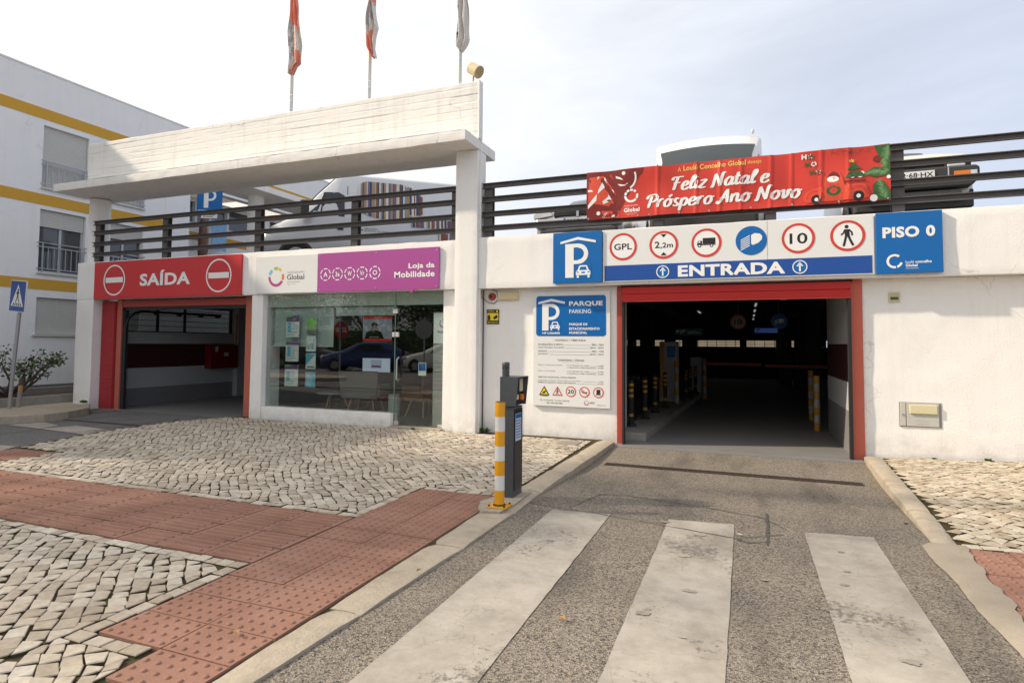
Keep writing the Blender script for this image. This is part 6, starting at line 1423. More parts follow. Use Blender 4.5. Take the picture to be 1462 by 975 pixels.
# --- mobile library van
P0 = Vector((-10.3, 10.64, 0)); u = Vector((.77, .64, 0)).normalized(); nv = Vector((-u.y, u.x, 0))
loc = P0+nv*1.0; loc.z = 3.10
lv = thing('library_van', loc, 'silver white panel van with a big printed bookshelf on its side, behind the left railing', 'van'); ORG[lv.name] = Vector((0, 0, 0)); lv.rotation_euler[2] = math.atan2(u.y, u.x)
vanpaint = M('silver_white_van_paint', (.56, .57, .59), .3, metal=.15, var=.03, coat=.5)
body(LIBV, vanpaint, lv, crown=.05)
screen('windscreen', LIBV, .90, 1.72, lv, carglass, crown=.05, inset=.05)
side_pane('side_window', LIBV, [(1.02, 1.36), (1.86, 1.34), (1.86, 1.86), (1.72, 1.93), (1.40, 1.92), (1.28, 1.62)], lv, carglass)
side_pane('door_gap', LIBV, [(1.92, .40), (1.935, .40), (1.935, 2.1), (1.92, 2.1)], lv, black); side_pane('door_gap', LIBV, [(3.35, .40), (3.362, .40), (3.362, 2.1), (3.35, 2.1)], lv, black)
side_pane('quarter_frame', LIBV, [(1.30, 1.345), (1.33, 1.345), (1.40, 1.91), (1.38, 1.91)], lv, black, off=.012)
for x in (.80, 4.5):
    for y in (-1.0, 1.0): arch(x, y, .34, lv); wheel(x, y*1.012, .34, lv)
MB().box(1.70, 1.84, -1.03, -1.0, 1.02, 1.06).build('door_handle', black, lv, loc=(0, 0, 0), bevel=.01)
for sd in (-1, 1):
    m = MB(); m.box(.86, 1.06, sd*1.10, sd*1.30, 1.28, 1.62); o = m.build('wing_mirror', plastic, lv, loc=(0, 0, 0), bevel=.04); m = MB().tube([(1.08, sd*.97, 1.30), (.98, sd*1.14, 1.34)], .03, 6).build('mirror_arm', plastic, lv, loc=(0, 0, 0))
lens('headlight', lv, [(-.93, .92), (-.62, .86), (-.55, .98), (-.70, 1.10), (-.90, 1.16)], lampg, .14, .05); lens('headlight', lv, [(.93, .92), (.62, .86), (.55, .98), (.70, 1.10), (.90, 1.16)][::-1], lampg, .14, .05)
# printed shelf of books on the camera side
spn = [M('book_'+n, c, .45, var=.12, vs=20) for n, c in (('navy', (.05, .06, .15)), ('cream', (.62, .58, .42)), ('olive', (.45, .44, .16)), ('tan', (.42, .26, .14)), ('brown', (.14, .08, .06)), ('white', (.66, .66, .62)), ('violet', (.16, .14, .25)), ('grey', (.28, .28, .28)), ('maroon', (.25, .07, .06)))]
def blob(x):   # upper and lower outline of the rounded print
    if 2.15 < x < 3.75: t = (x-2.95)/.8; return 1.93+.40*math.sqrt(max(0, 1-t*t))**.8-.15*t*.6, 1.62-.28*math.sqrt(max(0, 1-t*t))
    return None
r = random.Random(12); m = MB(); x = 2.16; k = 0
while x < 3.72:
    w = r.uniform(.022, .060); a = blob(x+w/2)
    if a: h1 = a[0]-r.uniform(0, .05); m.add([(x, -1.004+.0*k, a[1]), (x+w*.94, -1.004, a[1]), (x+w*.94, -.995 if False else -1.004, min(h1, 2.26)), (x, -1.004, min(h1, 2.26))], [(0, 1, 2, 3)], r.randrange(9))
    x += w; k += 1
x = 3.45
while x < 5.25:
    w = r.uniform(.022, .055)
    for z0, z1 in ((1.20, 1.45), (.85, 1.12)): 
        if z0 > 1.1 or x > 4.1: m.add([(x, -1.006, z0), (x+w*.94, -1.006, z0), (x+w*.94, -1.006, z1-r.uniform(0, .05)), (x, -1.006, z1-r.uniform(0, .05))], [(0, 1, 2, 3)], r.randrange(9))
    x += w
m.v = [(x, y if z < 1.3 else -(.985+(.90-.985)*(z-1.3)/1.12)-.014, z) for x, y, z in m.v]
m.build('bookshelf_print', spn, lv, loc=(0, 0, 0), recalc=False)
m = MB(); m.add([(3.4, -1.008, 1.455), (5.3, -1.008, 1.455), (5.3, -1.008, 1.49), (3.4, -1.008, 1.49)], [(0, 1, 2, 3)]); m.add([(4.0, -1.008, 1.13), (5.3, -1.008, 1.13), (5.3, -1.008, 1.19), (4.0, -1.008, 1.19)], [(0, 1, 2, 3)]); m.v = [(x, y-.004, z) for x, y, z in m.v]; m.build('shelf_print', spn[1], lv, loc=(0, 0, 0), recalc=False)
m = MB(); text(m, 'BIBLIOTECA', 2.33, 2.65, 1.075, 1.105, -1.006, bold=.02); text(m, 'MUNICIPAL DE LOULÉ', 2.33, 2.90, 1.025, 1.058, -1.006, bold=.02); m.rect(2.14, 2.20, 1.06, 1.10, -1.006); m.rect(2.23, 2.29, 1.03, 1.07, -1.006); m.build('lettering', greytext, lv, loc=(0, 0, 0), recalc=False)
m = MB(); m.box(5.40, 5.42, -.92, -.80, .80, 1.25); m.build('tail_light', signred, lv, loc=(0, 0, 0))

# --- facing vehicles: local x runs backwards into the deck, front towards the railing
def facing(name, label, X, Y, cat):
    t = thing(name, (X, Y, 3.10), label, cat); ORG[t.name] = Vector((0, 0, 0)); t.rotation_euler[2] = math.radians(90); return t
# local (x,y) -> world (X - y, Y + x): a positive local y lies to the left of the picture
wv = facing('white_van', 'white high roof panel van with a large windscreen behind the red Christmas banner', -.64, 10.55, 'van')
body(VANS, carwhite, wv, crown=.07); screen('windscreen', VANS, .92, 1.50, wv, carglass, crown=.065, inset=.0)
side_pane('side_window', VANS, [(1.02, 1.36), (1.86, 1.34), (1.86, 1.86), (1.72, 1.93), (1.40, 1.92), (1.28, 1.62)], wv, carglass)
MB().box(1.15, 1.17, .62, .72, 1.55, 1.72).build('windscreen_sticker', cyanp, wv, loc=(0, 0, 0))
for x in (.80, 4.5):
    for y in (-1.0, 1.0): arch(x, y, .34, wv); wheel(x, y*1.012, .34, wv)
for sd in (-1, 1):
    MB().box(.86, 1.0, sd*1.08, sd*1.26, 1.30, 1.60).build('wing_mirror', plastic, wv, loc=(0, 0, 0), bevel=.03)
    lens('headlight', wv, [(sd*.93, .92), (sd*.62, .86), (sd*.55, .98), (sd*.70, 1.10), (sd*.90, 1.16)], lampg, .14, .05)
m = MB(); m.box(-.02, .10, -.60, .60, .62, .84); m.build('grille', black, wv, loc=(0, 0, 0), bevel=.02); MB().box(-.03, .15, -.88, .88, .32, .60).build('bumper', plastic, wv, loc=(0, 0, 0), bevel=.05)
MB().box(1.60, 1.75, -.86, -.80, 2.40, 2.47).build('roof_marker', carwhite, wv, loc=(0, 0, 0), bevel=.02)

sc_ = facing('silver_car', 'silver hatchback facing out between the tall pillar and the red banner', -2.80, 10.55, 'car')
HB = [(a, b, c, d, e_*1.02, f_*1.02, g_) for a, b, c, d, e_, f_, g_ in HATCH]
body(HB, carsilver, sc_); screen('windscreen', HB, 1.10, 2.05, sc_, carglass); side_pane('side_window', HB, [(1.5, .98), (3.2, 1.0), (3.0, 1.38), (2.1, 1.36)], sc_, carglass)
for x in (.78, 3.3):
    for y in (-.88, .88): arch(x, y, .31, sc_); wheel(x, y*1.02, .31, sc_)
MB().box(-.03, .08, -.46, .46, .68, .78).build('grille', black, sc_, loc=(0, 0, 0), bevel=.02); MB().box(-.04, .02, -.025, .025, .66, .80).build('grille_divider', carsilver, sc_, loc=(0, 0, 0), bevel=.004)
for sd in (-1, 1): lens('headlight', sc_, [(sd*.50, .72), (sd*.86, .68), (sd*.86, .76), (sd*.70, .83), (sd*.52, .80)], lampg, .12, .10); MB().cyl((-.0, sd*.66, .34), (.06, sd*.66, .34), .055, n=16).build('fog_lamp', lampg, sc_, loc=(0, 0, 0))
MB().box(-.05, .12, -.80, .80, .47, .66).build('bumper', carsilver, sc_, loc=(0, 0, 0), bevel=.04); MB().box(-.045, .10, -.72, .72, .24, .45).build('lower_grille', plastic, sc_, loc=(0, 0, 0), bevel=.03)
def plate_(parent, yl, yr, z0, z1, x, s):   # yl > yr : left edge in the picture is larger local y
    MB().box(x-.012, x, yr, yl, z0, z1).build('number_plate', signwhite, parent, loc=(0, 0, 0), bevel=.003)
    MB().box(x-.0135, x-.0122, yl-.045, yl-.004, z0+.004, z1-.004).build('plate_country_strip', signblue, parent, loc=(0, 0, 0))
    vtext(s, parent, x-.0136, yl-.065, yr+.02, z0+.022, z1-.022, black, bold=.015, name='plate_lettering')
plate_(sc_, .26, -.26, .53, .64, -.052, '91·NN·17')

TRUCK = [(0, .62, .96, 1.02, .72, .72, .70), (.08, .58, 1.02, 1.10, .80, .79, .74), (.12, .58, 1.28, 1.36, .80, .80, .76), (.9, .56, 1.33, 1.42, .82, .81, .78), (1.15, .55, 1.36, 1.46, .82, .82, .70), (1.75, .55, 1.34, 1.86, .82, .82, .62), (2.2, .55, 1.34, 1.90, .82, .82, .62), (3.9, .55, 1.34, 1.88, .82, .82, .62), (4.1, .60, 1.30, 1.50, .80, .80, .62)]
ot = facing('off_road_vehicle', 'old white off road vehicle with black bumper and amber indicators right of the banner', 2.50, 11.0, 'off road car')
body(TRUCK, carold, ot); screen('windscreen', TRUCK, 1.2, 1.75, ot, carglass); side_pane('side_window', TRUCK, [(1.6, 1.40), (3.6, 1.42), (3.5, 1.78), (1.95, 1.76)], ot, carglass)
for x in (.75, 3.3):
    for y in (-.84, .84): arch(x, y, .38, ot); wheel(x, y*1.0, .38, ot, w=.24)
MB().box(.04, .11, -.78, .78, 1.10, 1.29).build('grille_recess', black, ot, loc=(0, 0, 0), bevel=.01)
for k in range(3): MB().box(.02, .045, -.50, .50, 1.13+.05*k, 1.145+.05*k).build('grille_bar', plastic, ot, loc=(0, 0, 0))
for sd in (-1, 1):
    MB().box(.0, .09, sd*.46, sd*.70, 1.13, 1.27).build('headlight', lampg, ot, loc=(0, 0, 0), bevel=.02); MB().box(.01, .08, sd*.43, sd*.455, 1.11, 1.28).build('grille_upright', plastic, ot, loc=(0, 0, 0), bevel=.004)
MB().box(-.02, .005, -.02, .02, 1.18, 1.22).build('emblem', signred, ot, loc=(0, 0, 0))
m = MB(); P = [(-.79, 1.10), (-.83, 1.06), (-.83, .90), (-.72, .78), (.72, .78), (.83, .90), (.83, 1.06), (.79, 1.10)]; n = 8
m.add([(-.17, y, z) for y, z in P]+[(.10, y*1.0, z) for y, z in P], [tuple(range(n)), tuple(range(2*n-1, n-1, -1))]+[(i, n+i, n+(i+1) % n, (i+1) % n) for i in range(n)]); m.build('bumper', plastic, ot, loc=(0, 0, 0), bevel=.03)
m = MB(); P = [(-.60, .76), (-.66, .62), (.66, .62), (.60, .76)]; m.add([(-.10, y, z) for y, z in P]+[(.10, y, z) for y, z in P], [(0, 1, 2, 3), (7, 6, 5, 4)]+[(i, 4+i, 4+(i+1) % 4, (i+1) % 4) for i in range(4)]); m.build('lower_valance', M('dusty_dark_grey_steel', (.13, .125, .12), .7, var=.15, vs=9), ot, loc=(0, 0, 0), bevel=.02)
for sd in (-1, 1):
    MB().box(-.18, -.165, sd*.50, sd*.70, .955, 1.015).build('indicator', amber, ot, loc=(0, 0, 0), bevel=.004); MB().box(-.18, -.165, sd*.705, sd*.79, .955, 1.015).build('position_lamp', lampg, ot, loc=(0, 0, 0), bevel=.004)
    MB().box(-.176, -.16, sd*.42, sd*.435, .93, 1.08).build('bumper_trim', alum, ot, loc=(0, 0, 0))
plate_(ot, .29, -.25, .935, 1.055, -.172, '12·68·HX')
MB().box(.02, 1.5, -.80, .80, .50, .775).build('lower_body', plastic, ot, loc=(0, 0, 0), bevel=.02)
MB().cyl((.55, -.62, .60), (.95, -.70, .42), .05, n=8).build('suspension_arm', plastic, ot, loc=(0, 0, 0)); MB().box(.70, .80, -.7, .7, .34, .44).build('front_axle', plastic, ot, loc=(0, 0, 0), bevel=.02)

# --- parked cars behind the camera (reflections in the shop window)
def parked(label, x, y, rot, paint, g='parked cars reflected in the shop window'):
    t = thing('parked_car', (x, y, 0), label, 'car', g); ORG[t.name] = Vector((0, 0, 0)); t.rotation_euler[2] = math.radians(rot)
    body(HATCH, paint, t, n=24); screen('windscreen', HATCH, 1.10, 2.05, t, carglass); screen('rear_window', HATCH, 4.05, 3.3, t, carglass); side_pane('side_window', HATCH, [(1.5, .98), (3.4, 1.0), (3.1, 1.38), (2.1, 1.36)], t, carglass)
    for xx in (.78, 3.3):
        for yy in (-.88, .88): arch(xx, yy, .31, t); wheel(xx, yy*1.02, .31, t)
    for sd in (-1, 1): lens('headlight', t, [(sd*.50, .70), (sd*.80, .66), (sd*.80, .76), (sd*.66, .80), (sd*.52, .78)], lampg, .12, .08); MB().box(4.05, 4.12, sd*.60, sd*.80, .78, .98).build('tail_light', signred, t, loc=(0, 0, 0))
    return t
parked('blue hatchback reflected in the middle of the shop window', -20.4, -7.8, -24, carblue)
parked('black car with a lit looking tail lamp reflected left of the blue one', -21.2, -10.6, 162, carblack)
parked('red car reflected at the far left of the shop window', -28.2, -8.5, 12, carred)
parked('beige white car reflected in the glass shop door', -15.9, -8.8, -4, carold)
parked('silver car in the second row reflected behind the blue one', -20.0, -15.0, 90, carsilver); parked('dark car in the second row reflected behind the black one', -25.5, -15.2, 90, carblack); parked('silver car in the second row reflected behind the white one', -14.0, -15.0, 90, carsilver)
# ------------------------------------------------------------------ shop front and shop interior
sf = thing('shop_window', (-6.6, 8.95, .24), 'frameless greenish glass shop front and glass door under the purple sign', 'shop window')
MB().box(-8.415, -5.615, 8.945, 8.955, .246, 2.325).build('window_pane', shopglass, sf); MB().box(-5.600, -4.665, 8.945, 8.955, .05, 1.985).build('door_pane', shopglass, sf); MB().box(-5.600, -4.665, 8.945, 8.955, 1.993, 2.325).build('transom_pane', shopglass, sf)
for b in ((-5.65, -5.56, 8.93, 8.97, 1.955, 2.035), (-5.66, -5.61, 8.93, 8.97, 1.55, 1.63), (-5.595, -5.53, 8.93, 8.97, 1.55, 1.63), (-5.60, -5.52, 8.93, 8.97, .05, .12), (-4.76, -4.665, 8.93, 8.97, .05, .10)): MB().box(*b).build('glass_fitting', alum, sf, bevel=.004)
MB().tube([(-5.52, 8.93, .80), (-5.52, 8.87, .84), (-5.52, 8.87, 1.16), (-5.52, 8.93, 1.20)], .014, 10).build('door_handle', steel, sf)
MB().box(-5.612, -5.604, 8.94, 8.96, .05, 2.325).build('glass_edge', M('green_glass_edge', (.15, .25, .20), .2), sf)
MB().box(-8.42, -4.66, 8.985, 9.01, 2.10, 2.33).build('head_panel', M('pale_green_head_panel', (.50, .53, .46), .6, var=.03), sf)
t = thing('roller_blind', (-7.6, 9.06, 1.4), 'grey green roller blind half lowered at the left of the shop window', 'blind')
MB().box(-8.33, -6.98, 9.055, 9.065, 1.38, 2.09).build('fabric', blindm, t); MB().box(-8.33, -6.98, 9.05, 9.075, 1.365, 1.385).build('bottom_bar', alum, t)
t = thing('roller_blind', (-6.2, 9.06, 2.0), 'narrow rolled up strip of blind beside the half lowered one', 'blind'); MB().box(-6.93, -5.66, 9.055, 9.075, 1.93, 2.09).build('fabric', blindm, t)
# leaflets hanging in the window
def leaflet(label, x0, x1, z0, z1, top, art):
    t = thing('window_poster', ((x0+x1)/2, 8.985, z0), label, 'poster', 'leaflets hanging in the shop window'); y = 8.98
    MB().box(x0, x1, y, y+.006, z0, z1).build('sheet', M('poster_white', (.72, .75, .74), .4, var=.04, vs=8) if 'poster_white' not in MATS else MATS['poster_white'], t)
    m = MB(); h = z1-z0; yy = y-.0015
    if top: m.rect(x0, x1, z1-h*top[0], z1, yy, 1); m.plate([(x0, z1-h*top[0]*.3), (x0+(x1-x0)*.6, z1-h*top[0]*.25), (x0+(x1-x0)*.3, z1), (x0, z1)], yy-.0005, 2)
    r = random.Random(int(abs(x0*100+z0*37)))
    if art == 'text':
        for k in range(9): zz = z0+h*(.08+.075*k); m.rect(x0+.02, x0+(x1-x0)*r.uniform(.45, .9), zz, zz+.008, yy, 3)
        m.rect(x0+.04, x0+.11, z0+h*.25, z0+h*.68, yy-.0005, 4)
    if art == 'green': m.rect(x0, x1, z0+h*.3, z1, yy, 2); m.rect(x0, x1, z0, z0+h*.3, yy, 3); m.disc((x0+x1)/2-.02, z0+h*.6, .065, yy-.0005, 2)
    if art == 'map':
        for k in range(6): m.rect(x0+.015+.03*k, x0+.03+.03*k, z0+h*.15, z0+h*(.4+.08*r.random()*5), yy, (2, 3, 4)[k % 3])
    if art == 'diag': m.plate([(x0, z0+h*.25), (x1, z1-.02), (x0, z1)], yy, 4); m.rect(x0+.03, x1-.03, z0+.02, z0+.05, yy, 3)
    if art == 'cyan':
        m.rect(x0, x1, z0, z1, yy, 4)
        for k in range(8): zz = z0+h*(.1+.1*k); m.rect(x0+.02, x0+(x1-x0)*r.uniform(.4, .8), zz, zz+.008, yy-.0005, 0)
    m.build('print', [printw, violp, greenp, greytext, cyanp], t, recalc=False)
    m = MB()
    for xx in (x0, x1):
        for zz in (z0+.03, z1-.03): m.cyl((xx, y-.004, zz), (xx, y+.01, zz), .012, n=8)
    m.build('wire_clips', steel, t)
leaflet('top left leaflet with a green and violet header', -7.99, -7.69, 1.54, 1.94, (.28,), 'text'); leaflet('middle leaflet of the left column with violet header', -7.99, -7.695, 1.09, 1.495, (.25,), 'text'); leaflet('bottom leaflet of the left column, pale with dark header', -8.0, -7.695, .635, 1.03, (.22,), 'text')
leaflet('bright green leaflet topping the right column', -7.52, -7.30, 1.60, 1.89, None, 'green'); leaflet('leaflet with a green map, second in the right column', -7.523, -7.304, 1.278, 1.566, None, 'map'); leaflet('leaflet split by a blue diagonal, third in the right column', -7.523, -7.304, .96, 1.249, None, 'diag'); leaflet('plain cyan leaflet at the bottom of the right column', -7.527, -7.304, .628, .906, None, 'cyan')
# directory panel at the right of the door
t = thing('directory_panel', (-4.78, 9.02, .05), 'tall grey directory panel with a colourful ring logo behind the door glass', 'sign')
MB().box(-4.885, -4.665, 8.985, 9.0, .06, 1.97).build('panel', M('directory_grey', (.36, .36, .34), .5, var=.03), t); y = 8.983; m = MB()
m.rect(-4.88, -4.67, 1.445, 1.95, y, 5); swirl(m, -4.70, 1.78, .075, y-.001, (0, 1, 2, 3, 4)); text(m, 'Global', -4.81, -4.672, 1.62, 1.66, y-.001, 6, .03)
for z in (1.435, 1.275, 1.118, .969, .820, .667): m.rect(-4.885, -4.667, z-.004, z+.004, y-.001, 6)
text(m, 'Horário', -4.86, -4.79, 1.35, 1.37, y-.001, 6, 0); text(m, 'Seg. Sex.', -4.86, -4.76, 1.20, 1.22, y-.001, 6, 0); text(m, '9h 17h', -4.86, -4.79, 1.145, 1.165, y-.001, 6, 0); text(m, 'Serviços', -4.86, -4.75, 1.04, 1.06, y-.001, 6, 0)
for i in range(3):
    for z, k in ((.895, 6), (.745, 0)): m.ring(-4.85+i*.065, z, .018, .024, y-.001, k, n=14)
m.build('print', [mag1, ora1, yel1, green1, blu1, printw, greytext], t, recalc=False)
t = thing('door_sticker', (-5.07, 8.97, .9), 'small blue and white sticker sheet on the glass door', 'sticker'); MB().box(-5.15, -5.0, 8.958, 8.961, .90, 1.12).build('sheet', signwhite, t); MB().box(-5.14, -5.01, 8.9565, 8.9575, .98, 1.11).build('print', signblue, t)
# television and poster screen
t = thing('television', (-7.0, 10.5, 1.4), 'wall screen showing a man in a dark cap between two red bars', 'television')
MB().box(-7.39, -6.65, 10.52, 10.56, 1.46, 2.0).build('housing', black, t, bevel=.005); y = 10.517; m = MB(); m.rect(-7.37, -6.67, 1.53, 1.93, y, 0); m.rect(-7.37, -6.67, 1.48, 1.53, y, 1); m.rect(-7.37, -6.67, 1.93, 1.985, y, 1)
m.plate([(-7.33, 1.53), (-6.85, 1.53), (-6.92, 1.66), (-7.02, 1.70), (-7.16, 1.70), (-7.28, 1.66)], y-.001, 2); m.disc(-7.09, 1.77, .062, y-.0015, 3, n=20, rz=.08); m.plate([(-7.16, 1.79), (-7.01, 1.79), (-7.0, 1.83), (-7.05, 1.865), (-7.12, 1.865), (-7.16, 1.83)], y-.002, 2); m.rect(-7.20, -6.98, 1.55, 1.575, y-.002, 4)
m.build('picture', [tvimg, tvred, black, skin, printw], t, recalc=False)
t = thing('information_screen', (-7.0, 10.5, .8), 'pale lit information screen below the television', 'screen'); MB().box(-7.38, -6.68, 10.52, 10.55, .83, 1.15).build('housing', black, t); m = MB(); m.rect(-7.36, -6.70, .85, 1.13, 10.517, 0); m.rect(-7.16, -6.90, .92, 1.10, 10.516, 1); m.rect(-7.14, -6.92, .95, .98, 10.515, 2); m.build('picture', [tvwhite, M('screen_inner', (.45, .5, .62), .3, emit=.3), signred], t, recalc=False)
MB().box(-7.1, -6.95, 10.50, 10.60, .03, .84).build('stand', black, t)
# table, armchairs, radiator, stool
t = thing('coffee_table', (-8.0, 10.5, .03), 'low round table with a white marble top and beech legs behind the window', 'table')
MB().cyl((-7.95, 10.4, .40), (-7.95, 10.4, .425), .38, n=36).build('top', marble, t)
for a in (30, 150, 270): MB().cyl((-7.95+.16*math.cos(math.radians(a)), 10.4+.16*math.sin(math.radians(a)), .40), (-7.95+.30*math.cos(math.radians(a)), 10.4+.30*math.sin(math.radians(a)), .03), .022, .014, n=10).build('leg', woodl, t)
def armchair(label, x, y, rot, mat, sc=1.0, name='armchair'):
    t = thing(name, (x, y, .03), label, 'armchair'); ORG[t.name] = Vector((0, 0, 0)); t.rotation_euler[2] = math.radians(rot)
    m = MB(); m.box(-.34, .34, -.30, .30, .30, .42); m.build('seat', mat, t, loc=(0, 0, 0), bevel=.04)
    m = MB(); m.add([(-.38, .24, .32), (.38, .24, .32), (.42, .34, .86), (-.42, .34, .86), (-.38, .32, .30), (.38, .32, .30), (.42, .42, .86), (-.42, .42, .86)], [(0, 1, 2, 3), (7, 6, 5, 4), (0, 4, 5, 1), (1, 5, 6, 2), (2, 6, 7, 3), (3, 7, 4, 0)]); m.build('backrest', mat, t, loc=(0, 0, 0), bevel=.03)
    for sx in (-1, 1):
        MB().box(sx*.34, sx*.42, -.26, .30, .34, .60).build('armrest', mat, t, loc=(0, 0, 0), bevel=.03)
        for sy in (-1, 1): MB().cyl((sx*.22, sy*.18, .30), (sx*.30, sy*.26, .0), .018, .012, n=8).build('leg', woodl, t, loc=(0, 0, 0))
    return t
armchair('grey upholstered armchair with its back to the window', -7.15, 10.35, 190, greyfab)
armchair('brown shell armchair behind the glass door', -5.85, 10.5, 250, brownfab)
t = thing('waste_cylinder', (-6.55, 10.3, .03), 'short pale cylindrical bin beside the grey armchair', 'bin'); MB().lathe((-6.45, 10.3, .03), [(.12, 0), (.12, .40), (.10, .41)], 24).build('drum', blindm, t); MB().lathe((-6.45, 10.3, .03), [(.125, .33), (.125, .35)], 24).build('band', alum, t)
t = thing('christmas_tree', (-8.15, 11.2, .03), 'dark Christmas arrangement with glossy red baubles behind the lowest leaflets', 'Christmas tree')
MB().lathe((-8.15, 11.3, .03), [(.30, 0), (.26, .35), (.16, .62), (.03, .85)], 14).build('foliage', bangreen, t); r = random.Random(3); MB().cyl((-8.15, 11.3, .0), (-8.15, 11.3, .12), .06, n=8).build('trunk', bark, t)
for i in range(12):
    a = r.uniform(3.2, 6.2); z = r.uniform(.08, .62); rr_ = .30*(1-z/1.0)+.03; m = MB(); c = (-8.15+rr_*math.cos(a), 11.3+rr_*math.sin(a), .03+z); m.lathe(c, [(.001, -.05), (.03, -.04), (.05, 0), (.03, .04), (.001, .05)], 10); m.build('bauble', redbaub, t)
t = thing('ceiling_light', (-5.8, 11, 2.4), 'pair of lit ceiling tubes inside the shop', 'lamp')
for y in (10.6, 11.4): MB().box(-6.4, -5.3, y, y+.08, 2.42, 2.448).build('tube', tubem, t)

# ------------------------------------------------------------------ inside the garage
isl2 = MB().add([(-1.80, 9.4, .10), (-1.42, 9.4, .10), (-1.12, 18.5, .10), (-2.0, 18.5, .10), (-1.80, 9.4, -.019), (-1.42, 9.4, -.019), (-1.12, 18.5, -.019), (-2.0, 18.5, -.019)], [(0, 1, 2, 3), (0, 4, 5, 1), (1, 5, 6, 2), (2, 6, 7, 3), (3, 7, 4, 0)]).build('garage_kerb', concrete, kind='structure')
shadedy = M('shaded_yellow_band', (.42, .21, .02), .5, var=.15, vs=12); shadedw = M('shaded_white_band', (.34, .33, .31), .6, var=.15, vs=12)  # darker yellow and white: the dim garage light is put into the colour
def delineator(label, x, y, first=None):
    if first is not None: return cptree(first, loc=Vector((x, y, .10)), label=label)
    t = thing('delineator_post', (x, y, .10), label, 'post', 'black and yellow flexible posts on the garage kerb')
    MB().lathe((x, y, .10), [(.09, 0), (.085, .03), (.05, .05)], 16).build('foot', rubber, t); MB().lathe((x, y, .10), [(.042, .05), (.042, .74), (.03, .76)], 16).build('tube', rubber, t)
    for z in (.16, .48, .57, .66): MB().lathe((x, y, .10), [(.0445, z), (.0445, z+.045)], 16).build('reflective_ring', shadedy, t)
    return t
d0 = delineator('black and yellow flexible post nearest the entrance', -1.77, 10.12)
for lb, x, y in (('second black and yellow flexible post from the entrance', -1.70, 11.17), ('third black and yellow flexible post from the entrance', -1.67, 12.29), ('fourth black and yellow flexible post, just before the barrier cabinet', -1.60, 13.33), ('black and yellow flexible post behind the barrier cabinet', -1.40, 16.0), ('black and yellow flexible post farther behind the cabinet', -1.37, 17.0), ('farthest black and yellow flexible post', -1.30, 17.9)): delineator(lb, x, y, d0)
t = thing('barrier_cabinet', (-1.72, 15.0, .1), 'tall pale barrier and ticket cabinet on the kerb inside the garage', 'cabinet'); MB().box(-1.92, -1.50, 14.9, 15.3, .10, 1.52).build('housing', dimwhite, t, bevel=.01); MB().box(-1.90, -1.80, 14.88, 14.899, .2, 1.5).build('yellow_side', shadedy, t); MB().box(-1.74, -1.54, 14.885, 14.899, 1.15, 1.42).build('panel', signblue, t)
t = thing('barrier', (-1.15, 18.2, .1), 'lowered red and white barrier boom across the dark garage lane', 'barrier'); MB().box(-1.45, -1.15, 18.0, 18.35, .10, 1.1).build('housing', dimwhite, t, bevel=.01)
for i in range(2): MB().box(-1.12+i*1.65, .43+i*1.65, 18.1, 18.16, .88-.03*i, .96-.03*i).build('boom', redmetal, t)
def striped_post(label, x, y, h=1.05):
    t = thing('striped_post', (x, y, -.02), label, 'bollard'); n = 7
    for i in range(n): MB().lathe((x, y, 0), [(.05, -.02+h*i/n), (.05, -.02+h*(i+1)/n-.001)], 14).build('stripe_band', (shadedy, shadedw)[i % 2], t)
striped_post('yellow and white post beside the barrier cabinet', -1.47, 14.4, 1.1); striped_post('yellow and white post farther down the left garage kerb', -1.03, 17.4, 1.1); striped_post('yellow and white post at the end of the right garage wall', 1.17, 11.75, .95); striped_post('yellow and white post just behind the one at the wall end', 1.22, 13.3, .98)
def hang_round(name, label, x, z, y, kind):
    R_ = .185; t = thing(name, (x, y, z), label, 'sign'); MB().cyl((x, y, z), (x, y+.02, z), R_, n=32).build('panel', dimwhite, t); m = MB(); yy = y-.003
    if kind == '10': m.ring(x, z, .145, .185, yy, 0); text(m, '10', x-.09, x+.09, z-.06, z+.06, yy, 3, .02)
    else:
        m.disc(x, z, .182, yy, 1); m.plate([(x+.0, z+.06), (x, z-.05), (x+.08, z-.04), (x+.12, z+.0), (x+.09, z+.06)], yy-.002, 2)
        for k in range(5): m.plate([(x-.11, z+.014-k*.024), (x-.11, z+.0-k*.024), (x-.015, z+.038-k*.02), (x-.015, z+.052-k*.02)], yy-.002, 2)
    m.build('print', [printred, signblue, printw, black], t, recalc=False); MB().tube([(x, y+.01, z+.185), (x, y+.01, 2.655)], .008, 5).build('hanger', steel, t)
hang_round('hanging_speed_sign', 'round ten speed limit sign hanging inside the dark garage', -.14, 2.03, 15.9, '10'); hang_round('hanging_headlamp_sign', 'round blue headlamp sign hanging inside the dark garage', .79, 2.04, 15.9, 'h')
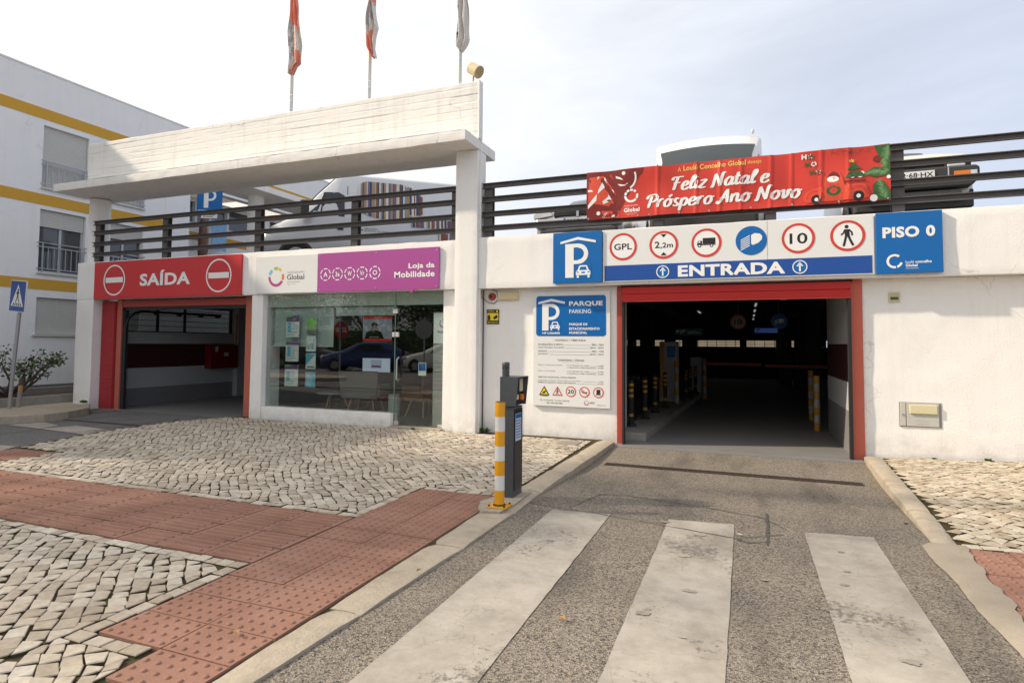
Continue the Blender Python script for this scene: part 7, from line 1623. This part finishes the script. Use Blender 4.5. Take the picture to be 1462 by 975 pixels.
t = thing('hanging_exit_sign', (-1.26, 15.9, 1.7), 'dark green SAÍDA sign hanging inside the garage', 'sign'); MB().box(-1.66, -.98, 15.9, 15.93, 1.69, 1.87).build('board', M('dark_green_board', (.02, .12, .10), .5), t); m = MB(); text(m, 'SAÍDA', -1.34, -1.04, 1.735, 1.82, 15.897, bold=0); text(m, 'P|P', -1.62, -1.40, 1.73, 1.83, 15.897, bold=.03); m.build('lettering', printw, t, recalc=False)
t = thing('hanging_bay_sign', (-.0, 20, 1.7), 'small lit blue and white bay sign hanging deep in the garage', 'sign'); MB().box(.30, .95, 20, 20.03, 1.84, 1.98).build('board', M('lit_blue_board', (.10, .18, .6), .4, emit=.12), t); m = MB(); text(m, 'P', .36, .46, 1.86, 1.96, 19.997, bold=.05); m.build('lettering', printw, t, recalc=False)
def glight(label, x, y, first=None):
    if first is not None: return cptree(first, loc=Vector((x, y, 2.5)), label=label)
    t = thing('garage_light', (x, y, 2.5), label, 'lamp', 'strip lights on the garage ceiling'); MB().box(x-.05, x+.05, y, y+1.2, 2.56, 2.60).build('housing', dimwhite, t); MB().box(x-.02, x+.02, y+.02, y+1.18, 2.535, 2.559).build('tube', M('dim_fluorescent_tube', (.85, .88, .9), .4, emit=.3), t); return t
g0 = glight('strip light near the entrance on the left of the garage ceiling', -1.55, 12.6)
for lb, x, y in (('strip light hanging beyond the round ten sign', .3, 17.0), ('strip light farther along the middle lane', .32, 20.0), ('strip light deep in the middle lane', .34, 23.2), ('strip light on the left deep in the garage', -1.4, 20.5), ('farthest strip light of the middle lane', .36, 26.5)): glight(lb, x, y, g0)
t = thing('fire_hose_cabinet', (-12.95, 11.65, .75), 'dark red fire hose cabinet on the side wall inside the exit bay', 'cabinet'); MB().box(-12.999, -12.78, 11.66, 12.55, .75, 1.36).build('cabinet', M('dark_red_cabinet', (.16, .008, .008), .4), t, bevel=.01); MB().box(-12.779, -12.77, 12.08, 12.22, 1.06, 1.16).build('handle_plate', alum, t)
MB().box(-12.779, -12.77, 11.80, 11.88, 1.18, 1.32).build('label_plate', dimwhite, t)
MB().tube([(-12.9, 12.62, 1.37), (-12.9, 12.62, 2.2), (-12.9, 13.6, 2.2)], .035, 8).build('red_pipe', redmetal, label='red sprinkler pipe rising beside the fire hose cabinet', cat='pipe', loc=(-12.9, 12.62, 1.37))
